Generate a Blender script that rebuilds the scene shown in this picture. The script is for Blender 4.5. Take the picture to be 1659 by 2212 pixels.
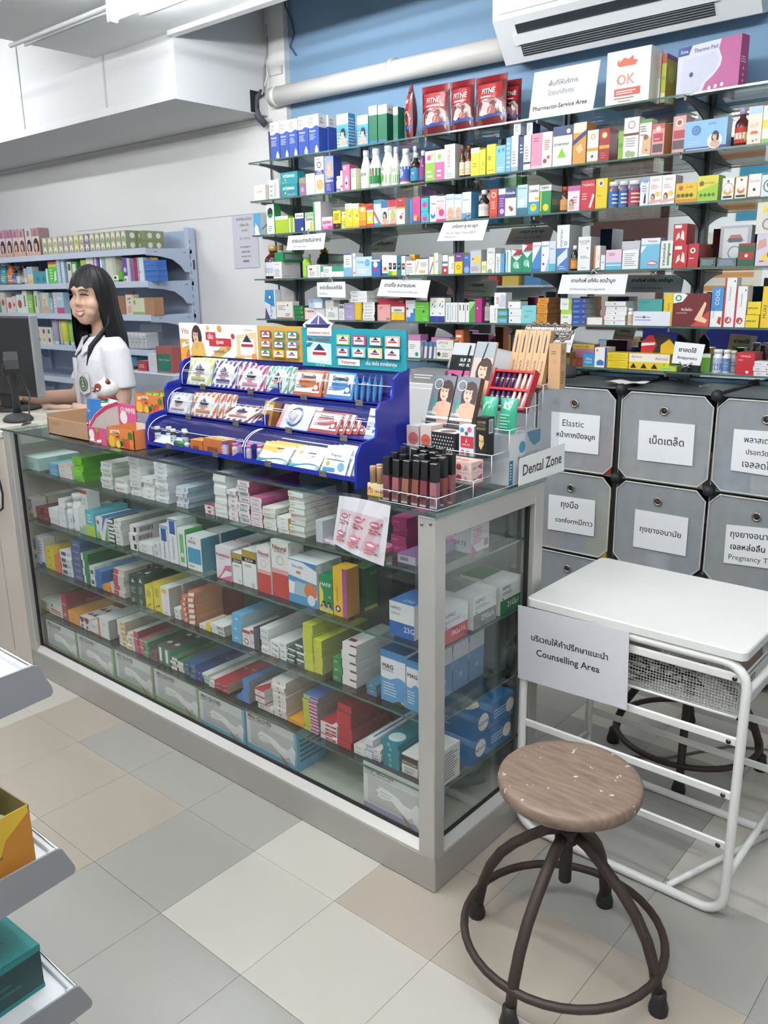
import bpy, math, random
from mathutils import Vector, Matrix
random.seed(7)
SC = bpy.context.scene
for _o in list(bpy.data.objects):
    bpy.data.objects.remove(_o)
COL = SC.collection

# ---------------------------------------------------------------- camera
CX, CY, CZ = 1.08856, -1.44387, 1.48793
YAW, PITCH, ROLL, FPX = 0.709708, 0.260835, -0.0137885, 1809.273
_f = Vector((-math.sin(YAW)*math.cos(PITCH), math.cos(YAW)*math.cos(PITCH), -math.sin(PITCH)))
_r0 = Vector((math.cos(YAW), math.sin(YAW), 0)); _u0 = _r0.cross(_f)
_r = _r0*math.cos(ROLL) + _u0*math.sin(ROLL); _u = -_r0*math.sin(ROLL) + _u0*math.cos(ROLL)
cam = bpy.data.cameras.new('camera'); camo = bpy.data.objects.new('camera', cam); COL.objects.link(camo)
camo.matrix_world = Matrix(((_r.x,_u.x,-_f.x,CX),(_r.y,_u.y,-_f.y,CY),(_r.z,_u.z,-_f.z,CZ),(0,0,0,1)))
cam.sensor_fit = 'VERTICAL'; cam.sensor_height = 36; cam.lens = FPX/2212*36; cam.clip_start = .02
SC.camera = camo

# ---------------------------------------------------------------- world, lights, exposure
w = bpy.data.worlds.new('world'); SC.world = w; w.use_nodes = True
w.node_tree.nodes['Background'].inputs[0].default_value = (.95,.98,1,1)
w.node_tree.nodes['Background'].inputs[1].default_value = .5
SC.view_settings.view_transform = 'Standard'; SC.view_settings.look = 'None'
SC.view_settings.gamma = 1; SC.view_settings.exposure = 0.5; SC.view_settings.use_curve_mapping = False
try:
    SC.cycles.transparent_max_bounces = 40; SC.cycles.max_bounces = 9
    SC.cycles.caustics_reflective = False; SC.cycles.caustics_refractive = False
except Exception: pass
ZC = 2.74      # underside of the low ceiling
TUBES = [(-1.9,.94,16),(-.45,-.42,20),(1.05,-.3,20),(-2.4,-.6,16),(-.7,-1.0,14),(.9,-1.2,14),(-1.2,-2.2,22),(.9,-2.2,22),(-4.7,.5,26),(-4.7,-1.6,22)]  # second and third are unseen, set forward to light the showcase fronts
# ---------------------------------------------------------------- helpers: photograph geometry
def X_at(px, Y, Z):
    k=(px-829.5)/FPX; b=Vector((0,Y-CY,Z-CZ))
    return CX+(k*b.dot(_f)-b.dot(_r))/(_r.x-k*_f.x)
def Z_at(py, X, Y):
    k=(1106-py)/FPX; b=Vector((X-CX,Y-CY,0))
    return CZ+(k*b.dot(_f)-b.dot(_u))/(_u.z-k*_f.z)
def on_Z(px,py,Z):
    d=_f+_r*((px-829.5)/FPX)-_u*((py-1106)/FPX)
    t=(Z-CZ)/d.z; return Vector((CX+d.x*t,CY+d.y*t,Z))
def on_Y(px,py,Y):
    d=_f+_r*((px-829.5)/FPX)-_u*((py-1106)/FPX)
    t=(Y-CY)/d.y; return Vector((CX+d.x*t,Y,CZ+d.z*t))

# ---------------------------------------------------------------- colours and materials
NAMED=dict(w='f1f1ee',k='1b1b1d',r='c8202c',g='1f8a3f',b='2050b4',y='f2d21c',o='ee8a22',p='e58fb4',m='c9338a',c='58b9dd',t='1d9aa0',n='23306e',l='a9d02a',v='7a5bb0',s='b9bcc0',e='efe6cf',q='8fc7ea',d='5a4032',z='8b1f2a')
_cc={}
def C(s):
    if not isinstance(s,str): return s
    if s in _cc: return _cc[s]
    h=NAMED.get(s,s) or 'f1f1ee'
    if len(h)==3: h=''.join(x*2 for x in h)
    if len(h)!=6: h=(h*6)[:6]
    v=[int(h[i:i+2],16)/255 for i in (0,2,4)]
    g_=.3*v[0]+.55*v[1]+.15*v[2]; v=[(g_+(x-g_)*.9)*.95+.012 for x in v]
    v=tuple((x/12.92 if x<=.04045 else ((x+.055)/1.055)**2.4) for x in v)
    _cc[s]=v; return v
MATS={}
def _nt(name):
    m=bpy.data.materials.new(name); m.use_nodes=True; nt=m.node_tree
    MATS[name]=m; return m,nt,nt.nodes['Principled BSDF']
def mat_attr(name, rough=.5, metal=0, var=.06, scale=40, bump=0, spec=.5, coat=0, bscale=None):
    m,nt,b=_nt(name)
    a=nt.nodes.new('ShaderNodeAttribute'); a.attribute_name='Col'
    tc=nt.nodes.new('ShaderNodeTexCoord'); n=nt.nodes.new('ShaderNodeTexNoise'); n.inputs['Scale'].default_value=scale; n.inputs['Detail'].default_value=4
    nt.links.new(tc.outputs['Object'],n.inputs['Vector'])
    mr=nt.nodes.new('ShaderNodeMapRange'); mr.inputs['To Min'].default_value=1-var; mr.inputs['To Max'].default_value=1+var
    nt.links.new(n.outputs['Fac'],mr.inputs['Value'])
    mx=nt.nodes.new('ShaderNodeMix'); mx.data_type='RGBA'; mx.blend_type='MULTIPLY'; mx.inputs['Factor'].default_value=1
    nt.links.new(a.outputs['Color'],mx.inputs['A']); nt.links.new(mr.outputs['Result'],mx.inputs['B'])
    nt.links.new(mx.outputs['Result'],b.inputs['Base Color'])
    b.inputs['Roughness'].default_value=rough; b.inputs['Metallic'].default_value=metal
    b.inputs['Specular IOR Level'].default_value=spec; b.inputs['Coat Weight'].default_value=coat
    if bump:
        bp=nt.nodes.new('ShaderNodeBump'); bp.inputs['Strength'].default_value=bump; bp.inputs['Distance'].default_value=.002
        src=n
        if bscale:
            src=nt.nodes.new('ShaderNodeTexNoise'); src.inputs['Scale'].default_value=bscale; src.inputs['Detail'].default_value=5
            nt.links.new(tc.outputs['Object'],src.inputs['Vector'])
        nt.links.new(src.outputs['Fac'],bp.inputs['Height']); nt.links.new(bp.outputs['Normal'],b.inputs['Normal'])
    return m
mat_attr('carton',.42); mat_attr('paper',.75,var=.03); mat_attr('gloss',.18,var=.03); mat_attr('foil',.22,var=.1,bump=.35,bscale=60,coat=.3)
mat_attr('cloth',.9,var=.05,scale=8,bump=.25,bscale=25); mat_attr('skin',.5,var=.05,scale=18); mat_attr('paint',.35,var=.02)
mat_attr('wall',.7,var=.025,scale=2.5,bump=.05,bscale=90); mat_attr('vinyl',.33,var=.05,scale=5,bump=.03,bscale=140,spec=.4)
mat_attr('alu',.36,metal=.35,var=.05,scale=3); mat_attr('steel',.25,metal=.9,var=.04); mat_attr('dark_metal',.45,metal=.5,var=.1)
mat_attr('rusty',.55,metal=.35,var=.35,scale=30,bump=.3,bscale=80); mat_attr('hair',.48,var=.25,scale=60,spec=.3); mat_attr('rubber',.6,var=.05)
def mat_glass(name, tint, refl=.9, edge=None, base=.04):
    m,nt,b=_nt(name); nt.nodes.remove(b); out=nt.nodes['Material Output']
    tr=nt.nodes.new('ShaderNodeBsdfTransparent'); tr.inputs[0].default_value=(*tint,1)
    gl=nt.nodes.new('ShaderNodeBsdfGlossy'); gl.inputs['Roughness'].default_value=.02; gl.inputs[0].default_value=(refl,refl,refl,1)
    fr=nt.nodes.new('ShaderNodeLayerWeight'); fr.inputs[0].default_value=.25
    mr=nt.nodes.new('ShaderNodeMapRange'); mr.inputs['To Min'].default_value=base; mr.inputs['To Max'].default_value=.75
    pw=nt.nodes.new('ShaderNodeMath'); pw.operation='POWER'; pw.inputs[1].default_value=2.2
    nt.links.new(fr.outputs['Facing'],pw.inputs[0]); nt.links.new(pw.outputs[0],mr.inputs['Value'])
    mx=nt.nodes.new('ShaderNodeMixShader'); nt.links.new(mr.outputs[0],mx.inputs[0]); nt.links.new(tr.outputs[0],mx.inputs[1]); nt.links.new(gl.outputs[0],mx.inputs[2])
    nt.links.new(mx.outputs[0],out.inputs[0]); return m
mat_glass('glass',(.985,.993,.99),base=.03); mat_glass('glass_green',(.93,.98,.96),base=.04); mat_glass('acrylic',(.95,.96,.97),base=.05); mat_glass('film',(.9,.91,.92),base=.14)
mat_attr('glass_edge',.1,var=.02,spec=.8)
def mat_frost():
    m,nt,b=_nt('frosted'); out=nt.nodes['Material Output']
    b.inputs['Base Color'].default_value=(.58,.60,.62,1); b.inputs['Roughness'].default_value=.35
    n=nt.nodes.new('ShaderNodeTexNoise'); n.inputs['Scale'].default_value=6
    mr=nt.nodes.new('ShaderNodeMapRange'); mr.inputs['To Min'].default_value=.34; mr.inputs['To Max'].default_value=.46
    tr=nt.nodes.new('ShaderNodeBsdfTransparent'); tr.inputs[0].default_value=(.9,.92,.94,1)
    mx=nt.nodes.new('ShaderNodeMixShader'); nt.links.new(n.outputs['Fac'],mr.inputs[0]); nt.links.new(mr.outputs[0],mx.inputs[0])
    nt.links.new(tr.outputs[0],mx.inputs[1]); nt.links.new(b.outputs[0],mx.inputs[2]); nt.links.new(mx.outputs[0],out.inputs[0])
mat_frost()
def mat_mirror():
    m,nt,b=_nt('mirror'); b.inputs['Metallic'].default_value=1; b.inputs['Roughness'].default_value=.015
    n=nt.nodes.new('ShaderNodeTexNoise'); n.inputs['Scale'].default_value=3
    cr=nt.nodes.new('ShaderNodeValToRGB'); cr.color_ramp.elements[0].color=(.78,.81,.80,1); cr.color_ramp.elements[1].color=(.83,.86,.85,1)
    nt.links.new(n.outputs['Fac'],cr.inputs[0]); nt.links.new(cr.outputs[0],b.inputs['Base Color'])
mat_mirror()
def mat_tube():
    m,nt,b=_nt('tube_glow'); b.inputs['Emission Color'].default_value=(.95,.98,1,1); b.inputs['Emission Strength'].default_value=80
    b.inputs['Base Color'].default_value=(1,1,1,1)
mat_tube()
def mat_wood():
    m,nt,b=_nt('wood'); tc=nt.nodes.new('ShaderNodeTexCoord'); mp=nt.nodes.new('ShaderNodeMapping'); mp.inputs['Scale'].default_value=(14,90,40); mp.inputs['Rotation'].default_value=(0,0,.9)
    n=nt.nodes.new('ShaderNodeTexNoise'); n.inputs['Scale'].default_value=1; n.inputs['Detail'].default_value=6
    cr=nt.nodes.new('ShaderNodeValToRGB'); cr.color_ramp.elements[0].position=.3; cr.color_ramp.elements[0].color=(.14,.094,.066,1); cr.color_ramp.elements[1].position=.75; cr.color_ramp.elements[1].color=(.25,.18,.135,1)
    n2=nt.nodes.new('ShaderNodeTexNoise'); n2.inputs['Scale'].default_value=42; n2.inputs['Detail'].default_value=6
    c2=nt.nodes.new('ShaderNodeValToRGB'); c2.color_ramp.elements[0].position=.655; c2.color_ramp.elements[0].color=(0,0,0,1); c2.color_ramp.elements[1].position=.69; c2.color_ramp.elements[1].color=(1,1,1,1)
    mx=nt.nodes.new('ShaderNodeMix'); mx.data_type='RGBA'; mx.inputs['B'].default_value=(.62,.58,.52,1)
    L=nt.links.new
    L(tc.outputs['Object'],mp.inputs[0]); L(mp.outputs[0],n.inputs['Vector']); L(n.outputs['Fac'],cr.inputs[0]); L(tc.outputs['Object'],n2.inputs['Vector'])
    L(n2.outputs['Fac'],c2.inputs[0]); L(c2.outputs[0],mx.inputs['Factor']); L(cr.outputs[0],mx.inputs['A']); L(mx.outputs['Result'],b.inputs['Base Color'])
    bp=nt.nodes.new('ShaderNodeBump'); bp.inputs['Strength'].default_value=.3; bp.inputs['Distance'].default_value=.003; L(n.outputs['Fac'],bp.inputs['Height']); L(bp.outputs[0],b.inputs['Normal'])
    b.inputs['Roughness'].default_value=.55
mat_wood()

# ---------------------------------------------------------------- mesh builder
_gl={}
def glyphs(s, bold=False):
    key=(s,bold)
    if key in _gl: return _gl[key]
    thai=any('\u0e00'<=ch<='\u0e7f' for ch in s)
    res=None; vs=[]; fs=[]
    n0=None
    for mode in (['FRONT','NONE'] if (thai or bold) else ['FRONT']):
        c=bpy.data.curves.new('t','FONT'); c.body=s; c.resolution_u=2; c.fill_mode=mode
        o=bpy.data.objects.new('t',c); m=o.to_mesh()
        base=len(vs)
        if mode=='FRONT':
            vs+=[(v.co.x,v.co.y) for v in m.vertices]; fs+=[tuple(i for i in p.vertices) for p in m.polygons]
        else:
            t=(.026 if bold else .013) if thai else .018
            if '\u0e2b' in s: t=max(t,.024)
            n0=len(vs)
            for e in m.edges:
                a=m.vertices[e.vertices[0]].co; b=m.vertices[e.vertices[1]].co; d=(b-a)
                if d.length<1e-6: continue
                n=Vector((-d.y,d.x,0)).normalized()*t; k=len(vs)
                for q in (a-n,b-n,b+n,a+n): vs.append((q.x,q.y))
                fs.append((k,k+1,k+2,k+3))
        o.to_mesh_clear(); bpy.data.objects.remove(o); bpy.data.curves.remove(c)
    if not vs: vs=[(0,0),(.1,0),(.1,.1)]; fs=[(0,1,2)]
    x0=min(v[0] for v in vs); x1=max(v[0] for v in vs); y0=min(v[1] for v in vs); y1=max(v[1] for v in vs)
    w_=max(x1-x0,1e-3); h_=max(y1-y0,1e-3)
    _gl[key]=([((x-x0-w_/2),(y-y0-h_/2)) for x,y in vs],fs,w_,h_,n0 if n0 is not None else len(vs)); return _gl[key]
def _clip(poly):
    for ax,val,sg in ((0,0,1),(0,1,-1),(1,0,1),(1,1,-1)):
        out=[]
        for i in range(len(poly)):
            a=poly[i]; b=poly[(i+1)%len(poly)]; da=(a[ax]-val)*sg; db=(b[ax]-val)*sg
            if da>=0: out.append(a)
            if (da>=0)!=(db>=0):
                t=da/(da-db); out.append((a[0]+(b[0]-a[0])*t,a[1]+(b[1]-a[1])*t))
        poly=out
        if len(poly)<3: return []
    return poly
class MB:
    def __init__(s): s.v=[]; s.f=[]; s.c=[]; s.m=[]; s.mats=[]; s.sm=[]
    def mi(s,name):
        if name not in s.mats: s.mats.append(name)
        return s.mats.index(name)
    def add(s,vs,fs,col,mat='carton',smooth=False):
        b=len(s.v); s.v+=[tuple(v) for v in vs]; mi=s.mi(mat); multi=isinstance(col,list)
        for i,f in enumerate(fs):
            s.f.append(tuple(b+j for j in f)); s.c.append(C(col[i] if multi else col)); s.m.append(mi); s.sm.append(smooth)
    def box(s,x0,y0,z0,x1,y1,z1,col,mat='carton',top=None,right=None,front=None,left=None):
        vs=[(x0,y0,z0),(x1,y0,z0),(x1,y1,z0),(x0,y1,z0),(x0,y0,z1),(x1,y0,z1),(x1,y1,z1),(x0,y1,z1)]
        fs=[(0,1,5,4),(1,2,6,5),(2,3,7,6),(3,0,4,7),(4,5,6,7),(3,2,1,0)]
        s.add(vs,fs,[front or col,right or col,col,left or col,top or col,col],mat)
    def cbox(s,x0,y0,z0,x1,y1,z1,col,mat='paint',ch=.003):
        # chamfered box
        xs=(x0,x0+ch,x1-ch,x1); ys=(y0,y0+ch,y1-ch,y1); zs=(z0,z0+ch,z1-ch,z1)
        vs=[];idx={}
        for a in (0,1):
            for b in (0,1):
                for c in (0,1):
                    px=(x0,x1)[a];py=(y0,y1)[b];pz=(z0,z1)[c];qx=xs[1+a];qy=ys[1+b];qz=zs[1+c]
                    for k,p in enumerate(((px,qy,qz),(qx,py,qz),(qx,qy,pz))): idx[(a,b,c,k)]=len(vs); vs.append(p)
        fs=[]
        I=lambda a,b,c,k: idx[(a,b,c,k)]
        for a in (0,1): fs.append((I(a,0,0,0),I(a,1,0,0),I(a,1,1,0),I(a,0,1,0)))
        for b in (0,1): fs.append((I(0,b,0,1),I(1,b,0,1),I(1,b,1,1),I(0,b,1,1)))
        for c in (0,1): fs.append((I(0,0,c,2),I(1,0,c,2),I(1,1,c,2),I(0,1,c,2)))
        for a in (0,1):
            for b in (0,1): fs.append((I(a,b,0,0),I(a,b,1,0),I(a,b,1,1),I(a,b,0,1)))
        for a in (0,1):
            for c in (0,1): fs.append((I(a,0,c,0),I(a,1,c,0),I(a,1,c,2),I(a,0,c,2)))
        for b in (0,1):
            for c in (0,1): fs.append((I(0,b,c,1),I(1,b,c,1),I(1,b,c,2),I(0,b,c,2)))
        for a in (0,1):
            for b in (0,1):
                for c in (0,1): fs.append((I(a,b,c,0),I(a,b,c,1),I(a,b,c,2)))
        s.add(vs,fs,col,mat)
    def prism(s,pts,vec,col,mat='paint',smooth=False):
        # pts: 3d outline (planar), extruded by vec
        n=len(pts); v=Vector(vec); a=[Vector(p) for p in pts]
        vs=a+[p+v for p in a]; fs=[tuple(range(n-1,-1,-1)),tuple(range(n,2*n))]+[(i,(i+1)%n,n+(i+1)%n,n+i) for i in range(n)]
        s.add(vs,fs,col,mat,smooth)
    def lathe(s,prof,col,mat='gloss',n=14,at=(0,0,0),sx=1,sy=1):
        # prof: [(r,z[,col])]
        vs=[];fs=[];cs=[]
        for r_,z_,*_c in prof:
            for i in range(n):
                a=2*math.pi*i/n; vs.append((at[0]+r_*math.cos(a)*sx,at[1]+r_*math.sin(a)*sy,at[2]+z_))
        for k in range(len(prof)-1):
            cc=prof[k][2] if len(prof[k])>2 else col
            for i in range(n):
                fs.append((k*n+i,k*n+(i+1)%n,(k+1)*n+(i+1)%n,(k+1)*n+i)); cs.append(cc)
        fs.append(tuple(range(n-1,-1,-1))); cs.append(col); fs.append(tuple((len(prof)-1)*n+i for i in range(n))); cs.append(prof[-1][2] if len(prof[-1])>2 else col)
        s.add(vs,fs,cs,mat,True)
    def tube(s,pts,r,col,mat='paint',n=8,closed=False,flat=1.0):
        P=[Vector(p) for p in pts]; m=len(P); rs=r if isinstance(r,(list,tuple)) else [r]*m
        T=[]
        for i in range(m):
            a=P[(i-1)%m] if (closed or i>0) else P[i]; b=P[(i+1)%m] if (closed or i<m-1) else P[i]
            T.append((b-a).normalized())
        up=Vector((0,0,1)) if abs(T[0].z)<.9 else Vector((0,1,0))
        N=(up-T[0]*up.dot(T[0])).normalized(); vs=[];fs=[]
        for i in range(m):
            if i: N=(N-T[i]*N.dot(T[i])).normalized()
            B=T[i].cross(N)
            for k in range(n):
                a=2*math.pi*k/n; vs.append(P[i]+(N*math.cos(a)+B*math.sin(a)*flat)*rs[i])
        for i in range(m if closed else m-1):
            j=(i+1)%m
            for k in range(n): fs.append((i*n+k,i*n+(k+1)%n,j*n+(k+1)%n,j*n+k))
        if not closed: fs+= [tuple(range(n-1,-1,-1)),tuple((m-1)*n+k for k in range(n))]
        s.add(vs,fs,col,mat,True)
    def grid(s,S,nu,nv,colf,mat='gloss',smooth=True,back=None):
        vs=[S(i/nu,j/nv) for j in range(nv+1) for i in range(nu+1)]; fs=[];cs=[]
        for j in range(nv):
            for i in range(nu):
                a=j*(nu+1)+i; fs.append((a,a+1,a+nu+2,a+nu+1)); cs.append(colf((i+.5)/nu,(j+.5)/nv) if callable(colf) else colf)
        s.add(vs,fs,cs,mat,smooth)
    # -------- flat print on a surface: S(u,v,eps)->point, face W x H metres
    def prints(s,S,W,H,dsl,mat='carton',curved=False,k0=1,skip=''):
        k=k0
        for tok in dsl.split():
            t=tok[0]; body=tok[1:]; col,_,arg=body.partition(':'); a=arg.split(',') if arg else []
            if t in skip or (not col and t not in 'HNVK'): continue
            e=.00018*k; k+=1
            F=lambda i,d: float(a[i]) if len(a)>i and a[i]!='' else d
            polys=[]
            if t=='T': polys=[[(0,1-F(0,.28)),(1,1-F(0,.28)),(1,1),(0,1)]]
            elif t=='B': polys=[[(0,0),(1,0),(1,F(0,.28)),(0,F(0,.28))]]
            elif t=='M': polys=[[(0,F(0,.42)),(1,F(0,.42)),(1,F(1,.62)),(0,F(1,.62))]]
            elif t=='E': polys=[[(0,0),(F(0,.15),0),(F(0,.15),1),(0,1)]]
            elif t=='F': polys=[[(1-F(0,.15),0),(1,0),(1,1),(1-F(0,.15),1)]]
            elif t=='R': polys=[[(F(0,0),F(1,0)),(F(2,1),F(1,0)),(F(2,1),F(3,1)),(F(0,0),F(3,1))]]
            elif t in 'CO':
                u,v,rr=F(0,.5),F(1,.4),F(2,.3)*min(W,H); n=14
                if t=='C': polys=[[(u+rr*math.cos(6.2832*i/n)/W,v+rr*math.sin(6.2832*i/n)/H) for i in range(n)]]
                else:
                    ri=rr*(1-F(3,.2))
                    for i in range(n):
                        a0,a1=6.2832*i/n,6.2832*(i+1)/n
                        polys.append([(u+q*math.cos(b)/W,v+q*math.sin(b)/H) for q,b in ((ri,a0),(rr,a0),(rr,a1),(ri,a1))])
            elif t=='P': q=[float(x) for x in a]; polys=[list(zip(q[::2],q[1::2]))]
            elif t=='L':
                u0,v0,u1,v1,n=F(0,.12),F(1,.1),F(2,.88),F(3,.4),int(F(4,4))
                hh=(v1-v0)/n
                for i in range(n):
                    uu=u1-(u1-u0)*random.random()*.35; polys.append([(u0,v0+hh*i+hh*.25),(uu,v0+hh*i+hh*.25),(uu,v0+hh*i+hh*.65),(u0,v0+hh*i+hh*.65)])
            elif t=='X':
                u0,v0,u1,v1=F(0,.55),F(1,.08),F(2,.92),F(3,.35); n=9
                for i in range(n):
                    x=u0+(u1-u0)*i/n; polys.append([(x,v0),(x+(u1-u0)/n*(.35+.4*random.random()),v0),(x+(u1-u0)/n*.5,v1),(x,v1)])
            elif t=='W':
                f=F(0,.35); am=F(1,.07); polys=[[(0,0),(1,0)]+[(1-i/10,f+am*math.sin(i/10*6.28)) for i in range(11)]]
            elif t=='G': polys=[[(F(0,.2),0),(1,0),(1,F(1,.7))]]
            elif t=='D': polys=[[(0,F(0,.3)),(1,F(1,.6)),(1,F(1,.6)+F(2,.2)),(0,F(0,.3)+F(2,.2))]]
            elif t=='S':
                n=int(F(0,6)); sl=F(1,.5); wd=1/n
                for i in range(-n,2*n):
                    x=i*wd; polys.append([(x,0),(x+wd*.5,0),(x+wd*.5+sl*H/W,1),(x+sl*H/W,1)])
            elif t=='H':   # small printed portrait: hair, face, shoulders
                u,v,rr=F(0,.5),F(1,.5),F(2,.25); R_=rr*min(W,H); el=lambda du,dv,a_,b_:[(u+du*R_/W+a_*R_*math.cos(6.2832*i/12)/W,v+dv*R_/H+b_*R_*math.sin(6.2832*i/12)/H) for i in range(12)]
                hc=col or '2a1d1a'; sk='e3bda2'
                for pl,cc in ((el(.12,-.15,.98,1.5),hc),(el(.12,-1.75,1.3,.9),'d9a88c'),(el(.1,-1.0,.3,.6),'cf9f84'),(el(0,0,.58,.82),sk),(el(.1,.75,.72,.36),hc),(el(.62,.1,.2,.8),hc),(el(-.08,-.42,.2,.07),'b5474a'),(el(-.26,.12,.13,.05),'3a2a26'),(el(.18,.12,.13,.05),'3a2a26'),(el(-.26,.26,.16,.03),'5a4038'),(el(.18,.26,.16,.03),'5a4038'),(el(-.08,-.14,.06,.1),'d3a58a')):
                    pl=_clip(pl)
                    if pl: s._pp(S,W,H,[pl],cc,mat,e,False); e+=.00012
                continue
            elif t in 'NVK':
                txt=a[0].replace('_',' '); u,v=F(1,.5),F(2,.62 if t!='V' else .5); ww,hh=F(3,.84),F(4,.17 if t!='V' else .6)
                vs,fs,tw,th,n0=glyphs(txt,t=='K')
                if t=='V':
                    sc=min(ww*H/tw,hh*W/th); pts=[(u*W-y*sc,v*H+x*sc) for x,y in vs]
                else:
                    sc=min(ww*W/tw,hh*H/th); pts=[(u*W+x*sc,v*H+y*sc) for x,y in vs]
                s.add([S(x/W,y/H,e if qi<n0 else e+(.00006 if e>0 else -.00006)) for qi,(x,y) in enumerate(pts)],fs,col or 'k',mat); continue
            s._pp(S,W,H,polys,col,mat,e,curved)
    def _pp(s,S,W,H,polys,col,mat,e,curved):
        for p in polys:
            p=_clip(p)
            if len(p)<3: continue
            if curved and len(p)==4:
                n=8; (a,b,c_,d)=p
                vs=[];fs=[]
                for i in range(n+1):
                    q=i/n; vs.append(S(a[0]+(b[0]-a[0])*q,a[1]+(b[1]-a[1])*q,e)); vs.append(S(d[0]+(c_[0]-d[0])*q,d[1]+(c_[1]-d[1])*q,e))
                for i in range(n): fs.append((2*i,2*i+2,2*i+3,2*i+1))
                s.add(vs,fs,col,mat,True)
            else: s.add([S(u,v,e) for u,v in p],[tuple(range(len(p)))],col,mat)
    def mesh(s,name):
        me=bpy.data.meshes.new(name); me.from_pydata(s.v,[],s.f)
        ca=me.color_attributes.new('Col','FLOAT_COLOR','CORNER'); buf=[]
        for f,c in zip(s.f,s.c): buf+= [c[0],c[1],c[2],1.0]*len(f)
        ca.data.foreach_set('color',buf)
        for mn in s.mats: me.materials.append(MATS[mn])
        me.polygons.foreach_set('material_index',s.m); me.polygons.foreach_set('use_smooth',s.sm); me.update(); return me
def face_S(o,U,V,Nn):
    o,U,V,Nn=Vector(o),Vector(U),Vector(V),Vector(Nn).normalized()
    return lambda u,v,e=0: o+U*u+V*v+Nn*e
# ---------------------------------------------------------------- objects
def link(name,data,parent=None,loc=(0,0,0),rz=0,rx=0,ry=0):
    o=bpy.data.objects.new(name,data); COL.objects.link(o); o.location=loc; o.rotation_euler=(rx,ry,rz)
    if parent: o.parent=parent
    return o
def put(name,mb,parent=None,loc=(0,0,0),rz=0,rx=0,ry=0): return link(name,mb.mesh(name) if isinstance(mb,MB) else mb,parent,loc,rz,rx,ry)
def tag(o,label,cat,group=None):
    o['label']=label; o['category']=cat
    if group: o['group']=group
    return o
def thing(name,label,cat,loc=(0,0,0),rz=0,group=None,rx=0): return tag(link(name,None,None,loc,rz,rx),label,cat,group)
def struct(o): o['kind']='structure'; return o
def clone(root,loc,rz,label,group=None):
    r_=root.copy(); COL.objects.link(r_); r_.location=loc; r_.rotation_euler=(0,0,rz); r_['label']=label
    if group: r_['group']=group
    for ch in list(root.children):
        c=ch.copy(); COL.objects.link(c); c.parent=r_
        for g in ch.children:
            d=g.copy(); COL.objects.link(d); d.parent=c
    return r_
ORD=['first','second','third','fourth','fifth','sixth','seventh','eighth','ninth','tenth','eleventh','twelfth','thirteenth','fourteenth','fifteenth','sixteenth','seventeenth','eighteenth']
NUM=['zero','one','two','three','four','five','six','seven','eight','nine','ten','eleven','twelve','thirteen','fourteen','fifteen','sixteen','seventeen','eighteen']
def carton_mesh(w_,d,h,base,dsl='',top=None,side=None,mat='carton',sdsl='',tdsl=''):
    mb=MB(); mb.box(-w_/2,0,0,w_/2,d,h,base,mat,top=top,right=side,left=side)
    if dsl: mb.prints(face_S((-w_/2,0,0),(w_,0,0),(0,0,h),(0,-1,0)),w_,h,dsl,mat)
    if sdsl: mb.prints(face_S((w_/2,0,0),(0,d,0),(0,0,h),(1,0,0)),d,h,sdsl,mat)
    if tdsl: mb.prints(face_S((-w_/2,0,h),(w_,0,0),(0,d,0),(0,0,1)),w_,d,tdsl,mat)
    return mb
# ================================================================ structure
WY=2.05
def sbox(name,x0,y0,z0,x1,y1,z1,col,mat='wall',parent=None):
    mb=MB(); mb.box(x0,y0,z0,x1,y1,z1,col,mat); o=put(name,mb,parent)
    if not parent: struct(o)
    return o
floor=sbox('floor',-6.6,-3.6,-.06,2.4,WY,-.004,'77756f','vinyl')
CRE,BEI,GRY='c2bdb2','aba092','9e9b95'
tcol={}
for i in range(-1,4): tcol[(i,-1)]=CRE
tcol[(-1,0)]=CRE
for i in (0,1,2): tcol[(i,0)]=BEI
tcol[(0,1)]=BEI; tcol[(2,2)]=CRE; tcol[(2,3)]=CRE; tcol[(3,2)]=CRE
for i in (0,1,2): tcol[(i,4)]=CRE
tcol[(2,5)]=BEI; tcol[(3,4)]=BEI; tcol[(3,5)]=BEI
for i in (-3,-4,-5): tcol[(i,-1)]=BEI
tcol[(-5,0)]=BEI; tcol[(-6,0)]=CRE; tcol[(-6,-1)]=CRE; tcol[(-3,-2)]=BEI; tcol[(-4,-2)]=CRE
tcol[(0,-2)]=GRY; tcol[(1,-2)]=BEI
tm={}
for cc in (CRE,BEI,GRY):
    mb=MB(); mb.cbox(.0004,.0004,-.0038,.3026,.3046,0,cc,'vinyl',.0005); tm[cc]=mb.mesh('tile')
for i in range(-8,6):
    for j in range(-4,7):
        link('tile',tm[tcol.get((i,j),GRY)],floor,(-.18+.303*i,-.18+.305*j,0))
sbox('wall_back',-2.6,WY,0,2.4,WY+.1,3.3,'7a9fc0')
sbox('wall_back_white',-6.6,WY,0,-2.6,WY+.1,3.3,'eceae8')
sbox('wall_left',-6.7,-3.6,0,-6.6,WY,3.3,'eceae8'); sbox('wall_right',2.4,-3.6,0,2.5,WY,3.3,'d5d6d6')
sbox('wall_front',-6.6,-3.7,0,2.4,-3.6,3.3,'eceeee')
sbox('ceiling_upper',-6.6,-3.6,3.25,2.4,WY,3.3,'cfd0d2')
low=sbox('ceiling',-3.45,-3.6,ZC,2.4,1.43,ZC+.05,'f0f0f0')
for k,(y0,y1,x0,x1) in enumerate(((1.395,1.44,-2.73,2.4),(1.15,1.165,-2.6,2.4),(.62,.632,-3.4,2.4))): sbox('ceiling_trim',x0,y0,ZC-.022 if k==0 else ZC-.008,x1,y1,ZC,'e8e9ea','paint',low)
bk=sbox('ceiling_bulkhead',-6.6,1.43,2.435,-2.73,WY,3.25,'dedede')
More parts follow.
